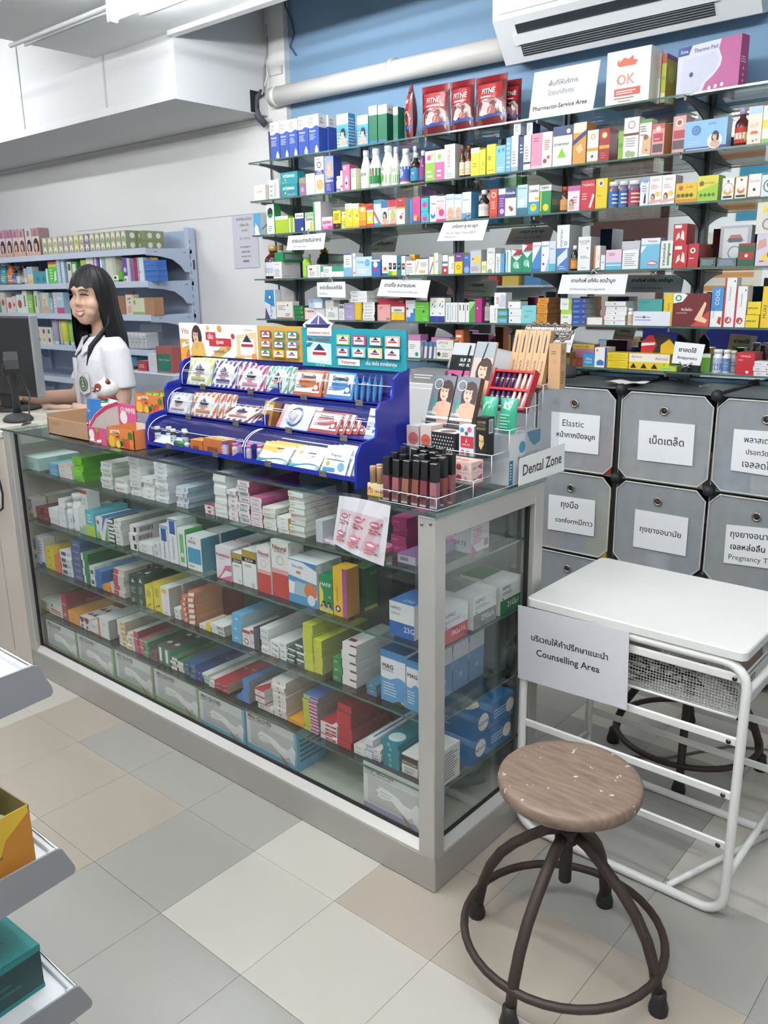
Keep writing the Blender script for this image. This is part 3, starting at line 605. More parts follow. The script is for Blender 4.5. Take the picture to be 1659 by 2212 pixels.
Z2((33,62,478,'6db5dd','Lcde:.1,.1,.9,.9,6','narrow sky blue carton',dict(d=.05)),
 (66,108,466,'ecedf0','B9fb7cf:.14 L889:.2,.2,.7,.6,5','lower left white ear drop carton',dict(d=.05)),
 (82,124,386,'ecedf0','T2a3a66:.06 L889:.2,.3,.7,.8,4','upper left white ear drop carton',dict(d=.05,on=1)),
 (110,140,470,'2a3f6c','Lcde:.2,.5,.8,.8,3','narrow navy ear drop carton',dict(d=.05)),
 (141,184,462,'ecedf0','M2a3f6c:.18,.24 L889:.2,.3,.7,.7,5','lower right white ear drop carton',dict(d=.05)),
 (160,197,380,'ecedf0','T2a3a66:.06 L889:.2,.3,.7,.8,4','upper right white ear drop carton',dict(d=.06,on=1,side='27385f')),
 (186,256,450,'e08fae','Lb0507f:.2,.75,.8,.9,2 Bf0c4d4:.1','pink lotion carton',dict(d=.05)),
 (257,318,442,'f0e2dc','Lc8604f:.2,.5,.8,.8,5 C8a4a3a:.3,.2,.2 Cc9604f:.65,.3,.16','white carton with red pattern',dict(d=.05)),
 (321,440,405,'eeeeec','T3d4a78:.24 Cfff:.8,.86,.1 P7bc62a:.24,.22,.72,.22,.48,.46 K334:ZITHROMAX,.45,.55,.8,.09','large white tablet carton with navy top and green triangle',dict(d=.06)),
 (446,526,384,'dd9a3a','Tefe2cc:.24 P34386f:0,.46,1,.7,1,.82,0,.58 Pe9c890:.2,.4,.6,.5,.8,.35,.5,.25','orange and cream antiseptic carton with navy diagonal',dict(d=.08,side='c98a3f')),
 (531,600,430,'ece9e2','Md9a52a:.36,.46 Cd9a52a:.5,.8,.22 Cefe9d8:.5,.8,.14 C555:.5,.2,.12 Bb5852a:.06','white herbal cough carton with gold band',dict(d=.05)),
 (604,668,420,'a81f24','Md9a52a:.4,.5 Cd9a52a:.5,.8,.28 Cefe9d8:.5,.8,.18 Lc66:.2,.1,.8,.3,3','red herbal cough carton with gold band',dict(d=.07,side='8f1b20')),
 (722,756,436,'7fae2c','C5d8f1c:.5,.5,.4','narrow green carton beside red herbal carton',dict(d=.05)),
 (757,850,352,'efede8','M7a2a2a:.56,.62 Ob08a5a:.5,.82,.24,.25 C9fb07a:.35,.12,.22 C9fb07a:.65,.1,.18 L999:.15,.28,.85,.52,4','tall white herbal carton with round crest',dict(d=.05)),
 (852,926,362,'e8e4dc','T5d9a3a:.1 Pd9b58a:.25,.1,.98,.05,.98,.5,.6,.6,.3,.45 C8a5a3f:.55,.52,.2 Cc03a34:.65,.18,.09 L777:.1,.66,.7,.84,3 Lb05a8a:.1,.56,.6,.62,1','white carton with printed face and green corner',dict(d=.05)),
 (932,1010,392,'e49a90','Tcb5a56:.16 Cf0d8cc:.5,.84,.2 Rb53a3a:.12,.44,.88,.7 R5a4a4a:.1,.1,.9,.36 Le9c:.2,.48,.8,.58,1','salmon pink balm carton with orange side',dict(d=.09,side='d98a34')),
 (1057,1136,342,'e2a09a','Cf0dcd4:.5,.82,.3 C9a4a3a:.5,.82,.18 Rb03a3e:.08,.4,1,.62 R5a4a4a:.05,.12,1,.36','taller salmon pink balm carton',dict(d=.08,dy=.01)),
 (1131,1396,366,'86bfe4','B34308a:.12 Lw:.05,.03,.9,.09,1 O4a78b8:.28,.68,.17,.5 C4a78b8:.28,.68,.07 N5a7fb0:สมุนไพร,.65,.85,.42,.1 Cf2f2f2:.73,.28,.26 Hk:.73,.42,.14 Lb8d8ee:.1,.2,.5,.35,2','wide light blue first aid carton with nurse drawing',dict(d=.05,side='6fa9d2')),
 (1432,1518,292,'5a2420','Bc83a2c:1 Tc83a2c:.2 Rece4d4:0,.25,.9,.65 Cd9a52a:.7,.4,.3','dark syrup bottle with red label and lilac cap',dict(kind='bot',cap='a9a4cf',lab='c03a34')),
 (1520,1608,282,'efe2cc','Tb8d2ea:.2 Cf0c8a8:.3,.5,.16 Cf0c8a8:.65,.52,.16 Cc8202c:.45,.1,.07 C3a8a4a:.7,.12,.06 Pd95a4a:.2,.28,.8,.28,.7,.36,.3,.36','cream kids vitamin carton with two cartoon faces',dict(d=.05)),
 (1612,1720,275,'eceadc','Ce8e03a:.5,.9,.3 Me4d83a:.4,.62 B8fc04a:.12','cream and yellow carton at far right end',dict(d=.05)))
# ---------------------------------------------------------------- third shelf
W='on third wall shelf'; z=SZ[2]
def Z3(*a): row(ZA,Yr,SZ[2],W,list(a))
Z3((22,68,982,'4aa0d8','Pw:.1,.0,.9,.0,.3,.6 Cfff:.4,.3,.3','light blue tube carton at left end',dict(d=.06,side='e6eef0',s='P6fc0a8:.1,.2,.8,.5,.8,.6,.1,.3')),
 (106,155,920,'f0f0ee','C1f8a4a:.48,.68,.36 Pk:.12,.68,.84,.68,.8,.82,.5,.9,.2,.82 L999:.2,.1,.8,.3,3','white carton with black and green disc',dict(d=.05,side='1f8a3f')),
 (163,246,997,'a8c81c','Tf0f2ea:.2 L888:.4,.86,.9,.92,1','lime green and white digestive carton',dict(d=.04)),
 (249,286,1008,'8fb83a','Ed5e39a:.3 Fd5e39a:.2','folded green sachet strip pack',dict(d=.02)),
 (291,346,978,'24388a','Tf0f0ee:.28 Kk:smecta,.5,.86,.8,.12 Cw:.8,.15,.14','navy and white sachet carton',dict(d=.04)),
 (349,404,972,'e9e8e4','T9ac48a:.25 Kk:Smec,.55,.66,.9,.2 Re8c03a:.6,0,.9,.5','white sachet carton with yellow panel',dict(d=.04)),
 (404,416,905,'2fa84a','','bright green carton edge standing upright',dict(d=.05)),
 (417,456,905,'f0efec','Vk:Cimet,.35,.6,.4,.2 C334:.5,.05,.05','tall white carton with grey side',dict(d=.08,side='cbc8c8')),
 (458,525,1003,'e9a8c8','Bd0388e:.3 Tf0d8e4:.25 Kk:GASTRO,.5,.58,.92,.18 Lw:.1,.1,.8,.3,2','pink gastro tablet carton',dict(d=.04,dy=-.004)),
 (529,577,962,'e8d01c','Bk:.32 C9a1f24:.5,.2,.14 L6a5a10:.15,.5,.8,.85,4','yellow and black carton',dict(d=.03)),
 (580,605,970,'e6e7a0','L8a8:.1,.2,.9,.7,3','small pale yellow medicine bottle',dict(kind='bot',cap='f2f2f0',lab='d5d84a',shape='jar')))
for i,(a,b) in enumerate(((607,650),(652,695))):
    Z3((a,b,916,'f3cf12','Tf2efe6:.2 O8a5:.0,.0,.0 Of5e9c8:.9,.55,.6,.25 Bf0b030:.1 N555:Bioral,.4,.9,.6,.06 C9a8a2c:.7,.5,.12','%s yellow syrup carton with white arc'%('left','right')[i],dict(d=.05,grp='yellow syrup cartons')))
Z3((699,743,922,'e9a81c','Tc9342c:.1 Cf2e8d0:.5,.78,.28 Bd98a1c:.3 Bc9342c:.08','orange antacid syrup carton',dict(d=.05)),
 (746,790,916,'d03a34','Rf2d21c:.05,.14,.95,.6 Cw:.5,.36,.26 Nk:CARMI,.5,.85,.8,.09 Mw:.62,.72','red and yellow syrup carton with white dog',dict(d=.05)),
 (792,838,892,'f0f1f0','Pd9642c:0,.55,1,.0,1,.1,0,.65 P2f8fb0:0,.45,1,-.1,1,0,0,.55 T3f8ab0:.16 B2f8fb0:.12','white and blue fever syrup carton',dict(d=.05)),
 (840,882,896,'eceae4','T2f6f9a:.3 Hk:.5,.4,.34 Bd07040:.08','blue topped kids syrup carton with running boy',dict(d=.05)),
 (883,932,892,'f0e8dc','Tc8303a:.28 Hb0c83a:.55,.4,.36 Bc8303a:.06 Md8a0a8:.6,.7','red topped kids syrup carton with green capped child',dict(d=.05)),
 (936,990,881,'f0efec','Tb82c2c:.38 Md9a02a:.6,.66 Cb82c2c:.55,.28,.18 C23306e:.75,.4,.07 Nfff:Sara,.5,.92,.6,.06','white and dark red strawberry syrup carton',dict(d=.06,side='d6d6d6')),
 (1021,1038,888,'2f86c4','','narrow blue carton beside pink carton',dict(d=.05)),
 (1039,1086,874,'e04a8a','B2f4a9a:.1 Ce9b81c:.4,.2,.28 Cd9342c:.7,.18,.2 Ld0306a:.1,.4,.8,.8,4','hot pink kids syrup carton with fruit',dict(d=.05)),
 (1090,1140,970,'35b3c8','Cd0307a:.55,.35,.22 Ccf3a8a:.35,.35,.2 O7fd0dc:.5,.5,.48,.1','lower turquoise carton with cherries',dict(d=.05)),
 (1092,1139,880,'35b3c8','Cd0307a:.5,.5,.3','upper turquoise carton with pink disc',dict(d=.05,on=1)),
 (1146,1187,866,'f1f2f2','C2f7ab8:.5,.25,.38 Cw:.5,.32,.2 Kk:Tsebe,.5,.7,.8,.08','white and blue eye drop carton',dict(d=.05)),
 (1190,1249,868,'eec8dc','Tf2f2ee:.3 Cd9387a:.55,.35,.3 Ce0b04a:.3,.5,.16 N664a58:BENCID,.5,.8,.8,.1 Bd9387a:.1','pink and white syrup carton with worm drawing',dict(d=.05)))
for i,(a,b) in enumerate(((1251,1302),(1304,1352))):
    Z3((a,b,856,'dfe6ee','Tc8dcea:.2 He0b090:.5,.3,.42 N3a6fb0:Merimer,.5,.82,.8,.07','%s baby nasal spray carton with laughing baby'%('left','right')[i],dict(d=.05,grp='baby nasal spray cartons')))
Z3((1356,1414,843,'e8eef2','B4aa0d8:.24 Ce9a04a:.7,.2,.16 N345:SALMOL,.45,.72,.7,.08','white and sky blue syrup carton',dict(d=.06,side='3f93c8')),
 (1447,1508,829,'2d2420','L999:.1,.5,.9,.8,3','dark brown syrup bottle with white cap and label',dict(kind='bot',lab='e9e4e0',dy=.005)),
 (1531,1580,826,'d8482c','Cf0e4d0:.5,.8,.3 Cd8482c:.5,.8,.2 Bc83a24:.15 Lf0c8a8:.2,.3,.8,.6,4','orange red carton with round emblem',dict(d=.05)),
 (1584,1633,822,'6a3a8f','Tf0eef2:.2 Cd9d0e6:.5,.2,.28 Cc9b8de:.5,.2,.18 Lb8a0cf:.2,.35,.8,.7,4','purple and white vitamin carton',dict(d=.05)))
def Z3b(*a): row(ZB,Yr,SZ[2],W,list(a))
Z3b((29,96,792,'eef0f4','T2f3f7c:.34 C8a4a2a:.6,.25,.16 Cb0443a:.45,.32,.12 Kw:Rebella,.5,.84,.84,.1','white and navy chocolate drink carton',dict(d=.05)),
 (103,166,770,'b9dbe0','B2c6f8a:.25 Pf0f4f4:.25,.3,.75,.35,.7,.55,.2,.5 N345:MITTANIA,.5,.88,.8,.08','pale teal carton with white card drawing',dict(d=.05)),
 (170,236,772,'f0f1ee','B1f9fc8:.44 Cf2d21c:.48,.24,.3 Ck:.4,.28,.04 Ck:.58,.28,.04 Kk:IYAFIN,.5,.8,.8,.11 Rf2b31c:.6,.5,.95,.58','white and cyan carton with yellow smiley face',dict(d=.05)),
 (240,311,772,'168a3f','Tw:.2 Cf2d21c:.55,.22,.26 Rf2d21c:.06,.1,.16,.78 Kk:TIFFY,.45,.9,.7,.1','green and white cold relief carton with yellow disc',dict(d=.09,side='14502c',s='Tw:.2 Ra89a6a:.1,.3,.9,.5')),
 (361,410,781,'5a2a1c','Bd9762a:.5','small brown bottle with orange label',dict(kind='bot',cap='c8542c',lab='dca05a')),
 (413,490,776,'f0e0e4','Tcf5a9a:.2 H8a5a3a:.3,.35,.2 Fcf5a9a:.06 Lb06a9a:.4,.3,.85,.6,3','white and magenta baby syrup carton',dict(d=.05)),
 (494,581,742,'c8283a','Nfff:TYLENOL,.5,.85,.86,.12 Pf0e2dc:.6,.1,.75,.08,.98,.5,.85,.55 Lf0b8b8:.1,.35,.5,.6,3','red paracetamol syrup carton',dict(d=.05)),
 (584,656,730,'e8c81c','Cf0f0e0:.45,.84,.22 C3a5a8a:.45,.84,.14 B9a8a1c:.05 Lb89a10:.15,.4,.6,.5,1','bright yellow tall carton with oval badge',dict(d=.06)))
for i,(a,b,y,c) in enumerate(((656,715,752,'2f6ab0'),(720,776,746,'2f6ab0'),(779,846,742,'b83a4a'))):
    Z3b((a,b,y,'7d6a86','E%s:.5 Lede4cc:.5,.1,.95,.9,3'%c,'%s white capped plastic bottle with %s label of three'%(('left','middle','right')[i],('blue','blue','red')[i]),dict(kind='bot',shape='jar',lab=c)))
Z3b((859,912,727,'e6e8f0','T8aa0cf:.14 Nk:Salf,.6,.85,.5,.1 Pk:.45,.1,.7,.1,.7,.35,.6,.5,.5,.35 L889:.2,.5,.8,.75,3','white and blue carton with bottle drawing',dict(d=.05)),
 (915,991,716,'f2eeec','Nc0605a:Salta,.5,.88,.7,.1 Ce8c84a:.7,.38,.2 H7a3a34:.3,.3,.18 Lc99:.15,.55,.8,.72,3 De0a8a0:.05,.12,.08','left white honey sachet carton with drawing',dict(d=.05)),
 (994,1076,710,'f2eeec','Nc0605a:Salta,.5,.88,.7,.1 Ce8c84a:.7,.38,.2 H7a3a34:.3,.3,.18 Lc99:.15,.55,.8,.72,3 De0a8a0:.05,.12,.08','right white honey sachet carton with drawing',dict(d=.07,side='e0c4c0')),
 (1077,1211,757,'e6b81c','Bd08a1c:.2 Cb8521c:.25,.75,.12 N7a4a10:มะแว้ง,.65,.8,.4,.12 C4a5a10:.15,.38,.1 C4a5a10:.35,.38,.1 C4a5a10:.55,.38,.1 C4a5a10:.75,.38,.1','wide yellow lozenge carton with row of icons',dict(d=.05)),
 (1213,1342,712,'9ac82c','Pd8d23a:0,.4,1,.7,1,1,0,1 C7a4a1c:.2,.7,.12 C4a6a10:.2,.25,.08 C4a6a10:.4,.25,.08 C4a6a10:.6,.25,.08 C4a6a10:.8,.25,.08 Nd05a2a:มะขามป้อม,.6,.72,.5,.1','lime green lozenge carton with peaked top',dict(d=.07)),
 (1366,1440,727,'ebe8e0','O8a6a2a:.5,.5,.48,.08 Rk:.12,.08,.88,.18 Cd9a52a:.5,.38,.3 Cefe8d8:.5,.45,.2 C5a4a3a:.5,.84,.1','left white and gold pastille tin carton',dict(d=.05)),
 (1444,1521,716,'d2a24a','Refebe0:.06,.04,.94,.96 Rk:.12,.08,.88,.18 Cd9642a:.5,.4,.3 Cefe8d8:.5,.48,.22 C5a4a3a:.5,.84,.1','right white pastille carton with gold border',dict(d=.05)),
 (1526,1605,702,'eeeae6','Nd09a1c:Snow,.5,.72,.8,.16 Ck:.5,.35,.12 Bc8303a:.06','white cough tablet carton with yellow script',dict(d=.05)),
 (1610,1720,690,'dfe4e4','O2f7a78:.5,.45,.4,.2 Cb04a44:.5,.5,.2 T2f7a78:.1','silver and teal carton at right end',dict(d=.05)))
# ---------------------------------------------------------------- fourth shelf
W='on fourth wall shelf'
def Z4(*a): row(ZA,Yr,SZ[3],W,list(a))
Z4((76,152,1187,'4a0f16','Tc4dce6:.3 L889:.1,.2,.8,.6,4','large dark red syrup bottle with gold cap',dict(kind='bot',cap='c9a04a',lab='dfe3ea')),
 (166,206,1180,'d8dcd8','','clear bottle with gold cap behind green carton',dict(kind='bot',cap='c9a04a',dy=.14)),
 (152,206,1290,'eceae8','Nk:Bisacod,.45,.86,.6,.08 L999:.1,.1,.8,.6,6','large white carton under the green carton',dict(d=.14,side='e2e0de',s='Nk:Bisacodyl_MG,.35,.85,.5,.1 L999:.1,.1,.5,.2,1')),
 (152,210,1230,'12844a','','green carton lying on the large white carton',dict(d=.14,on=1,side='8fa89a',s='E12844a:.08 T12844a:.2 B12844a:.25')),
 (327,368,1242,'8fc22a','','lime liquid bottle with clear shoulder',dict(kind='bot',cap='a9b4b4',shape='jar',lab='9ac83a')),
 (359,421,1312,'f0f0ee','E3a8a4a:.1 Rb03a44:.3,.6,.6,.75 L888:.3,.1,.9,.5,4','small white carton with green stripe and red tag',dict(d=.05,dy=-.006)),
 (423,450,1308,'f0f0ee','L999:.2,.1,.8,.9,6','narrow white carton',dict(d=.06)),
 (452,600,1318,'ecebe8','T2a9a74:.5 Rw:.12,.3,.5,.98 L888:.15,.4,.45,.8,3 Nk:Eno,.2,.2,.2,.15','wide white carton with green band and price tag',dict(d=.05)),
 (602,652,1237,'eef0f4','B7ab4dc:.4 T4a5a9a:.06 L99a:.2,.5,.8,.8,3','white and pale blue eye gel carton',dict(d=.07)),
 (655,672,1235,'ecebe8','Vk:III,.5,.8,.2,.6 Ce9803a:.5,.15,.4','thin white carton with orange dot',dict(d=.06)),
 (674,777,1257,'bcdcf0','O5a9fcb:.72,.68,.18,.5 C6ab0dc:.72,.68,.12 N3a6a9a:Oxide,.3,.74,.4,.14 Lfff:.1,.15,.8,.4,3','wide pale blue eye drop carton with eye logo',dict(d=.04)),
 (778,835,1277,'2f6ac4','Tdfe8f4:.1 Cw:.45,.7,.24 Rd0387a:.2,.28,.8,.45 Nfff:Clen,.45,.85,.6,.1','bright blue eye lubricant carton with pink tag',dict(d=.04)),
 (841,881,1246,'f1f1ee','Pe2b898:.1,.2,.9,.2,.9,.45,.1,.45 Ck:.5,.33,.14 B2f5aa8:.12','white carton printed with an eye',dict(d=.05)))
for i,(a,b,c,nm_) in enumerate(((883,909,'5ab82c','green'),(911,939,'e8c81c','yellow'),(941,966,'1f7a8a','teal'),(968,993,'e4e4e2','plain white'))):
    Z4((a,b,1247+i*2,'eeeeec' if i!=2 else '1f7a8a','B%s:.22 Rk:.15,.3,.85,.62 Lw:.25,.4,.75,.55,2'%c,'slim black panelled dropper carton with %s base'%nm_,dict(d=.05)))
Z4((996,1056,1283,'eeebe6','Rb0342c:.1,.72,.6,.8 L999:.1,.15,.8,.6,4','white tablet carton with red line',dict(d=.04)),
 (1024,1054,1243,'e9a02a','','orange carton behind white tablet carton',dict(d=.04,dy=.06)),
 (1059,1140,1272,'eeeeec','Pd99a5a:.0,.2,.2,.9,.3,.9,.05,.2 Re8b87a:.3,.1,.8,.28 L889:.4,.5,.9,.8,3','white carton with tan stripe and orange panel',dict(d=.05)),
 (1143,1171,1258,'eceaee','P5a4a9a:.1,.1,.9,.8,.9,.6,.2,.0','white carton with purple diagonal',dict(d=.05)),
 (1173,1201,1232,'efefec','Ee0d02a:.2 Vk:III,.7,.6,.3,.4','white and yellow slim carton',dict(d=.05)),
 (1203,1227,1240,'a8aaae','B8fae6a:.2','grey slim carton',dict(d=.05)),
 (1229,1263,1246,'f0f0ee','M2a7f8a:.55,.66 Rb8242c:0,0,1,.42 Cw:.5,.2,.24','white teal and red slim carton',dict(d=.05)),
 (1266,1300,1242,'eeeeeb','Vk:Smit,.65,.4,.3,.4 T7a9a3a:.1','white slim carton with black vertical mark',dict(d=.05)),
 (1309,1358,1231,'e8d01c','T6a3a90:.42 Od0442c:.5,.3,.25,.3 Nfff:Visine,.5,.84,.8,.08','purple and yellow eye drop carton',dict(d=.05)),
 (1361,1403,1242,'3f6ab8','C8ab0e4:.5,.2,.4 Cd0508a:.6,.4,.1 Nfff:Refr,.5,.84,.8,.08','blue eye wash carton',dict(d=.05)),
 (1406,1476,1212,'c9c8c6','Ce8c84a:.62,.56,.3 P555:.15,.55,.4,.62,.2,.65 L889:.1,.1,.9,.3,3','silver carton with yellow flower',dict(d=.05)),
 (1479,1509,1287,'eee9a8','O8a9a1c:.5,.45,.4,.3 Ck:.45,.45,.1','small pale yellow carton with eye',dict(d=.04)),
 (1511,1562,1200,'eeefec','Nk:Efflent,.5,.82,.8,.07 C7aa88a:.4,.05,.3 O999:.5,.45,.3,.1','tall white carton with grey ring',dict(d=.08,side='dcdcd8')),
 (1566,1598,1237,'eeeeec','Vk:OXYMET,.5,.45,.8,.5','white carton with vertical black name oxymet',dict(d=.06)),
 (1599,1625,1236,'4aa0dc','Cd98a3a:.5,.65,.3','sky blue slim carton beside oxymet carton',dict(d=.06)),
 (1631,1658,1215,'f0f0ee','Vk:XYMET,.5,.5,.8,.5','white narrow carton with vertical lettering',dict(d=.06)))
def Z4b(*a): row(ZB,Yr,SZ[3],W,list(a))
NAS='Tb8283a:.2 Pw:.0,.75,1,.75,.5,.5 Kk:NASOL,.5,.74,.8,.1 C8fd0b0:.45,.32,.3 Pw:.5,.3,.62,.36,.75,.2,.68,.15 Pfff:0,1,0,.7,.5,.95'
Z4b((36,62,1182,'eef2ee','E6fc0a0:.4','white and mint slim carton beside nasal spray',dict(d=.05)),
 (66,131,1172,'1f8f6a',NAS,'shorter green and red nasal spray carton',dict(d=.05)),
 (133,195,1137,'1f8f6a',NAS,'taller green and red nasal spray carton',dict(d=.05)),
 (196,249,1126,'3f86c8','Pw:0,.3,.5,.6,1,.9,1,1,0,1 N345:Otrivin,.5,.88,.8,.09 B2f6ab0:.1','white and blue swoosh nasal spray carton',dict(d=.05)),
 (252,301,1120,'eeeff4','C2f4a9a:.3,.25,.14 Cc0303a:.25,.55,.1 P9fc0e4:.5,0,1,0,1,.5 N345:Illiadin,.5,.85,.8,.07','white nasal drop carton with red dot',dict(d=.05)),
 (302,341,1119,'cfe0f0','B4ab8c8:.25 N556:Rhin,.4,.75,.6,.06','pale blue gradient nasal carton',dict(d=.05)),
 (344,420,1018,'4a78c8','Tf0f1f4:.5 V345:marimer,.35,.72,.44,.24 O4a86c8:.72,.6,.14,.4 Pdce8f4:.1,.1,.9,.3,.9,.5,.1,.3 Lcde:.2,.03,.8,.12,2','tall marimer nasal spray carton with grey side',dict(d=.11,side='bfc2c6')),
 (426,470,1147,'2a2420','Cf0a04a:.5,.4,.3 T4a5a4a:.2','small black and orange dropper bottle',dict(kind='bot',cap='eeeeec',lab='d98a34')),
 (474,551,1091,'eeeeef','Nk:RACSER,.5,.86,.8,.07 N777:SHAMPOO,.45,.79,.6,.04 Cc03a34:.75,.66,.06 L889:.2,.35,.9,.45,2 Nk:50_mL,.5,.08,.4,.04','white racser shampoo carton with grey side',dict(d=.08,side='b4b4b8')),
 (574,612,1147,'efeae6','Ed9742a:.3 Vd9742a:Tube,.7,.5,.6,.3','orange and white slim carton',dict(d=.05)),
 (620,645,1205,'e6ece8','Vk:A,.5,.5,.2,.5','small white carton beside orange slim carton',dict(d=.04)),
 (649,746,1172,'e9c8da','B5ab8dc:.36 Mf0f0f0:.2,.25 Lb0506a:.2,.7,.6,.85,2','pink and light blue square carton',dict(d=.05)),
 (749,849,1172,'f0f0ec','L999:.12,.15,.88,.85,7','white carton with fine print lines',dict(d=.05)),
 (745,858,1118,'c3c4c8','N667:RACSER,.35,.5,.4,.4','grey carton lying behind white print carton',dict(d=.05,dy=.07)),
 (863,981,1100,'6fb8d8','Tdbe9ee:.2 Pf0f2f2:0,.5,.3,.75,.0,.75 Pd05a74:.35,.14,.8,.1,.95,.2,.6,.28 Pw:.4,.17,.8,.14,.85,.18,.6,.23 Nc0303a:Polident,.6,.9,.5,.07','light blue denture tablet carton with dentures',dict(d=.05)),
 (987,1060,1116,'ecebe6','Vk:ยาหม่องกล่อง,.28,.5,.8,.34 R4a9a5a:.6,.1,.78,.9 Cc0303a:.8,.5,.1','white balm carton with thai vertical lettering',dict(d=.05)),
 (1064,1152,1142,'c0242c','Pf0e0d0:.2,.2,.5,.35,.45,.6,.3,.5 Pf0e0d0:.55,.3,.85,.2,.8,.6,.65,.7 Rf0e8dc:.1,.8,.6,.95','lower red and white ointment carton',dict(d=.08)),
 (1066,1150,1012,'c0242c','Pf0e0d0:.2,.2,.5,.35,.45,.6,.3,.5 Pf0e0d0:.55,.3,.85,.2,.8,.6,.65,.7 Rf0e8dc:.1,.8,.6,.95','upper red and white ointment carton',dict(d=.08,on=1,side='a81f28')),
 (1156,1221,1135,'b81f28','Cf0e8dc:.45,.72,.26 Ck:.45,.72,.12 Lf0d8c8:.15,.35,.7,.45,1','red herbal powder carton with portrait disc',dict(d=.12,side='9f1a22')),
 (1232,1330,1222,'4a5a4a','L9ab:.1,.2,.9,.8,4','flat dark green herbal sachet pack',dict(d=.06)),
 (1345,1540,1022,'b9bdc2','Ob0403a:.5,.5,.36,.3 Re0e2e4:.12,.06,.88,.94 Pc0706a:.2,.6,.35,.78,.65,.78,.8,.6,.65,.68,.35,.68 R5a6a72:.28,.6,.72,.7 O999:.5,.35,.22,.2','large silver framed award carton at the back',dict(d=.04,dy=.12)),
 (1340,1458,1225,'5b6a72','L9ab:.1,.2,.9,.8,4','flat grey foil sachet pack',dict(d=.05)),
 (1463,1568,1132,'1f5a34','Rb0242c:.1,.3,.9,.62 Cw:.5,.46,.1 Ta0242c:.1','green and red herbal pill carton',dict(d=.05)),
 (1572,1700,1072,'d9c9e0','Pe8d02a:.3,.1,.6,.2,.5,.4,.3,.3 C8a6a3a:.75,.35,.2 Pc99a84:.05,.5,.5,.6,.45,.85,.1,.8 Lc0303a:.2,.1,.5,.2,1','lower lilac and yellow carton with hand photo',dict(d=.06)),
 (1575,1700,875,'dcd8cc','O888:.6,.3,.3,.3 Pe8d02a:.3,.65,.8,.8,.7,.92,.3,.85','upper white and yellow carton with bread drawing',dict(d=.06,on=1)))
# ---------------------------------------------------------------- fifth shelf
W='on fifth wall shelf'
def Z5(*a): row(ZCc,Yr,SZ[4],W,list(a))
Z5((96,166,432,'dfe6ec','P2f8ac8:.0,.6,.9,.4,.9,1,.1,1 C2f6ab0:.5,.75,.2 Cw:.5,.75,.1 V556:Augclav,.6,.3,.5,.3 P4a4a8a:0,0,.5,0,.1,.4','tall white and blue augclav antibiotic carton',dict(d=.05)),
 (173,276,506,'ece6dc','Tf0c8b0:.05 B8a7a6a:.1 L889:.1,.5,.6,.8,3 Ck:.7,.78,.05 L667:.55,.15,.9,.35,2','cream antibiotic carton with peach line',dict(d=.05)),
 (279,341,533,'157a3f','Ce9a03a:.85,.5,.16 T0f5a2e:.12','green capsule carton',dict(d=.05,n=3)),
 (346,412,548,'efdcd8','Rb0303a:.3,.62,.9,.78 Nw:Amoxil,.6,.7,.5,.12 Ck:.15,.75,.06 Ee08a7a:.06','white carton with red name panel',dict(d=.05,side='d3d3d0')),
 (414,475,550,'d5d5d2','L999:.1,.1,.7,.3,2','plain grey white carton beside red name carton',dict(d=.05)),
 (376,466,492,'a9c2e2','Reef0f4:.4,.0,.95,.6 T8fb0d8:.2 L556:.1,.6,.4,.9,3','pale blue carton resting on white cartons',dict(d=.06,on=1)),
 (482,562,540,'eceae6','Nk:●,.5,.8,.1,.1 L888:.2,.2,.8,.6,4','white two-layer tablet carton',dict(d=.05)),
 (478,532,498,'e9e6e0','Ck:.5,.7,.07','small white carton on the two-layer carton',dict(d=.05,on=1)),
 (566,600,525,'e9e9e8','R777:.1,.75,.9,.92 L999:.1,.1,.9,.6,5','white narrow carton with grey header',dict(d=.05)),
 (602,668,517,'a896c8','Nw:Romicin,.5,.82,.86,.12 Nw:R150,.5,.2,.4,.12','lilac antibiotic carton',dict(d=.05)),
 (669,716,504,'e0bc1c','B8a6a1c:.03 Fc8a41a:.2','yellow carton with worn edge',dict(d=.06,side='cda51a')),
 (717,798,512,'efefec','Nk:IBROMPTAN,.5,.5,.8,.45 Ek:.04','white flat tablet carton',dict(d=.06,n=6,side='2a2a2c')),
 (640,752,440,'e4e4e2','Nk:REPENT,.3,.55,.35,.4','white flat carton lying crosswise',dict(d=.1,on=1,n=3)),
 (816,900,527,'e8a49c','Lb0504a:.1,.7,.5,.9,2 X644:.7,.05,.95,.2','salmon pink tablet carton',dict(d=.06)),
 (818,985,488,'a81f34','Nw:maxx,.88,.5,.15,.4','dark red carton lying on the pink carton',dict(d=.06,on=1,dy=.015)),
 (901,986,523,'b02a2a','Me8e4d8:.5,.85 Be8c81c:.48 Bb02a2a:.06 Kk:Solmax,.5,.66,.8,.16','solmax carton in red white and yellow',dict(d=.05,dy=-.01)),
 (991,1053,498,'e6ecf2','P3f7ac4:.1,0,1,0,1,.6,.8,.6,.8,.4,.5,.4,.5,.2,.1,.2 Cc0503a:.2,.6,.1 N334:Bio_PHYLLIN,.5,.86,.8,.12','white carton with blue stepped squares',dict(d=.05)),
 (1056,1144,511,'5fbb2c','C23406a:.62,.52,.07 La0d87a:.1,.6,.7,.85,2 La0d87a:.6,.05,.9,.2,2','bright green square carton',dict(d=.05)))
for i,(a,b) in enumerate(((1149,1195),(1197,1245))):
    Z5((a,b,484,'efefec','B2a3a94:.24 P1f7a4a:.15,.6,.45,.7,.5,.85,.35,.75 P1f7a4a:.5,.6,.85,.75,.7,.6 Cd98a3a:.7,.85,.1 P334:.2,.4,.5,.3,.5,.36','%s white cough carton with green leaves and navy base'%('left','right')[i],dict(d=.05,grp='leaf cough cartons')))
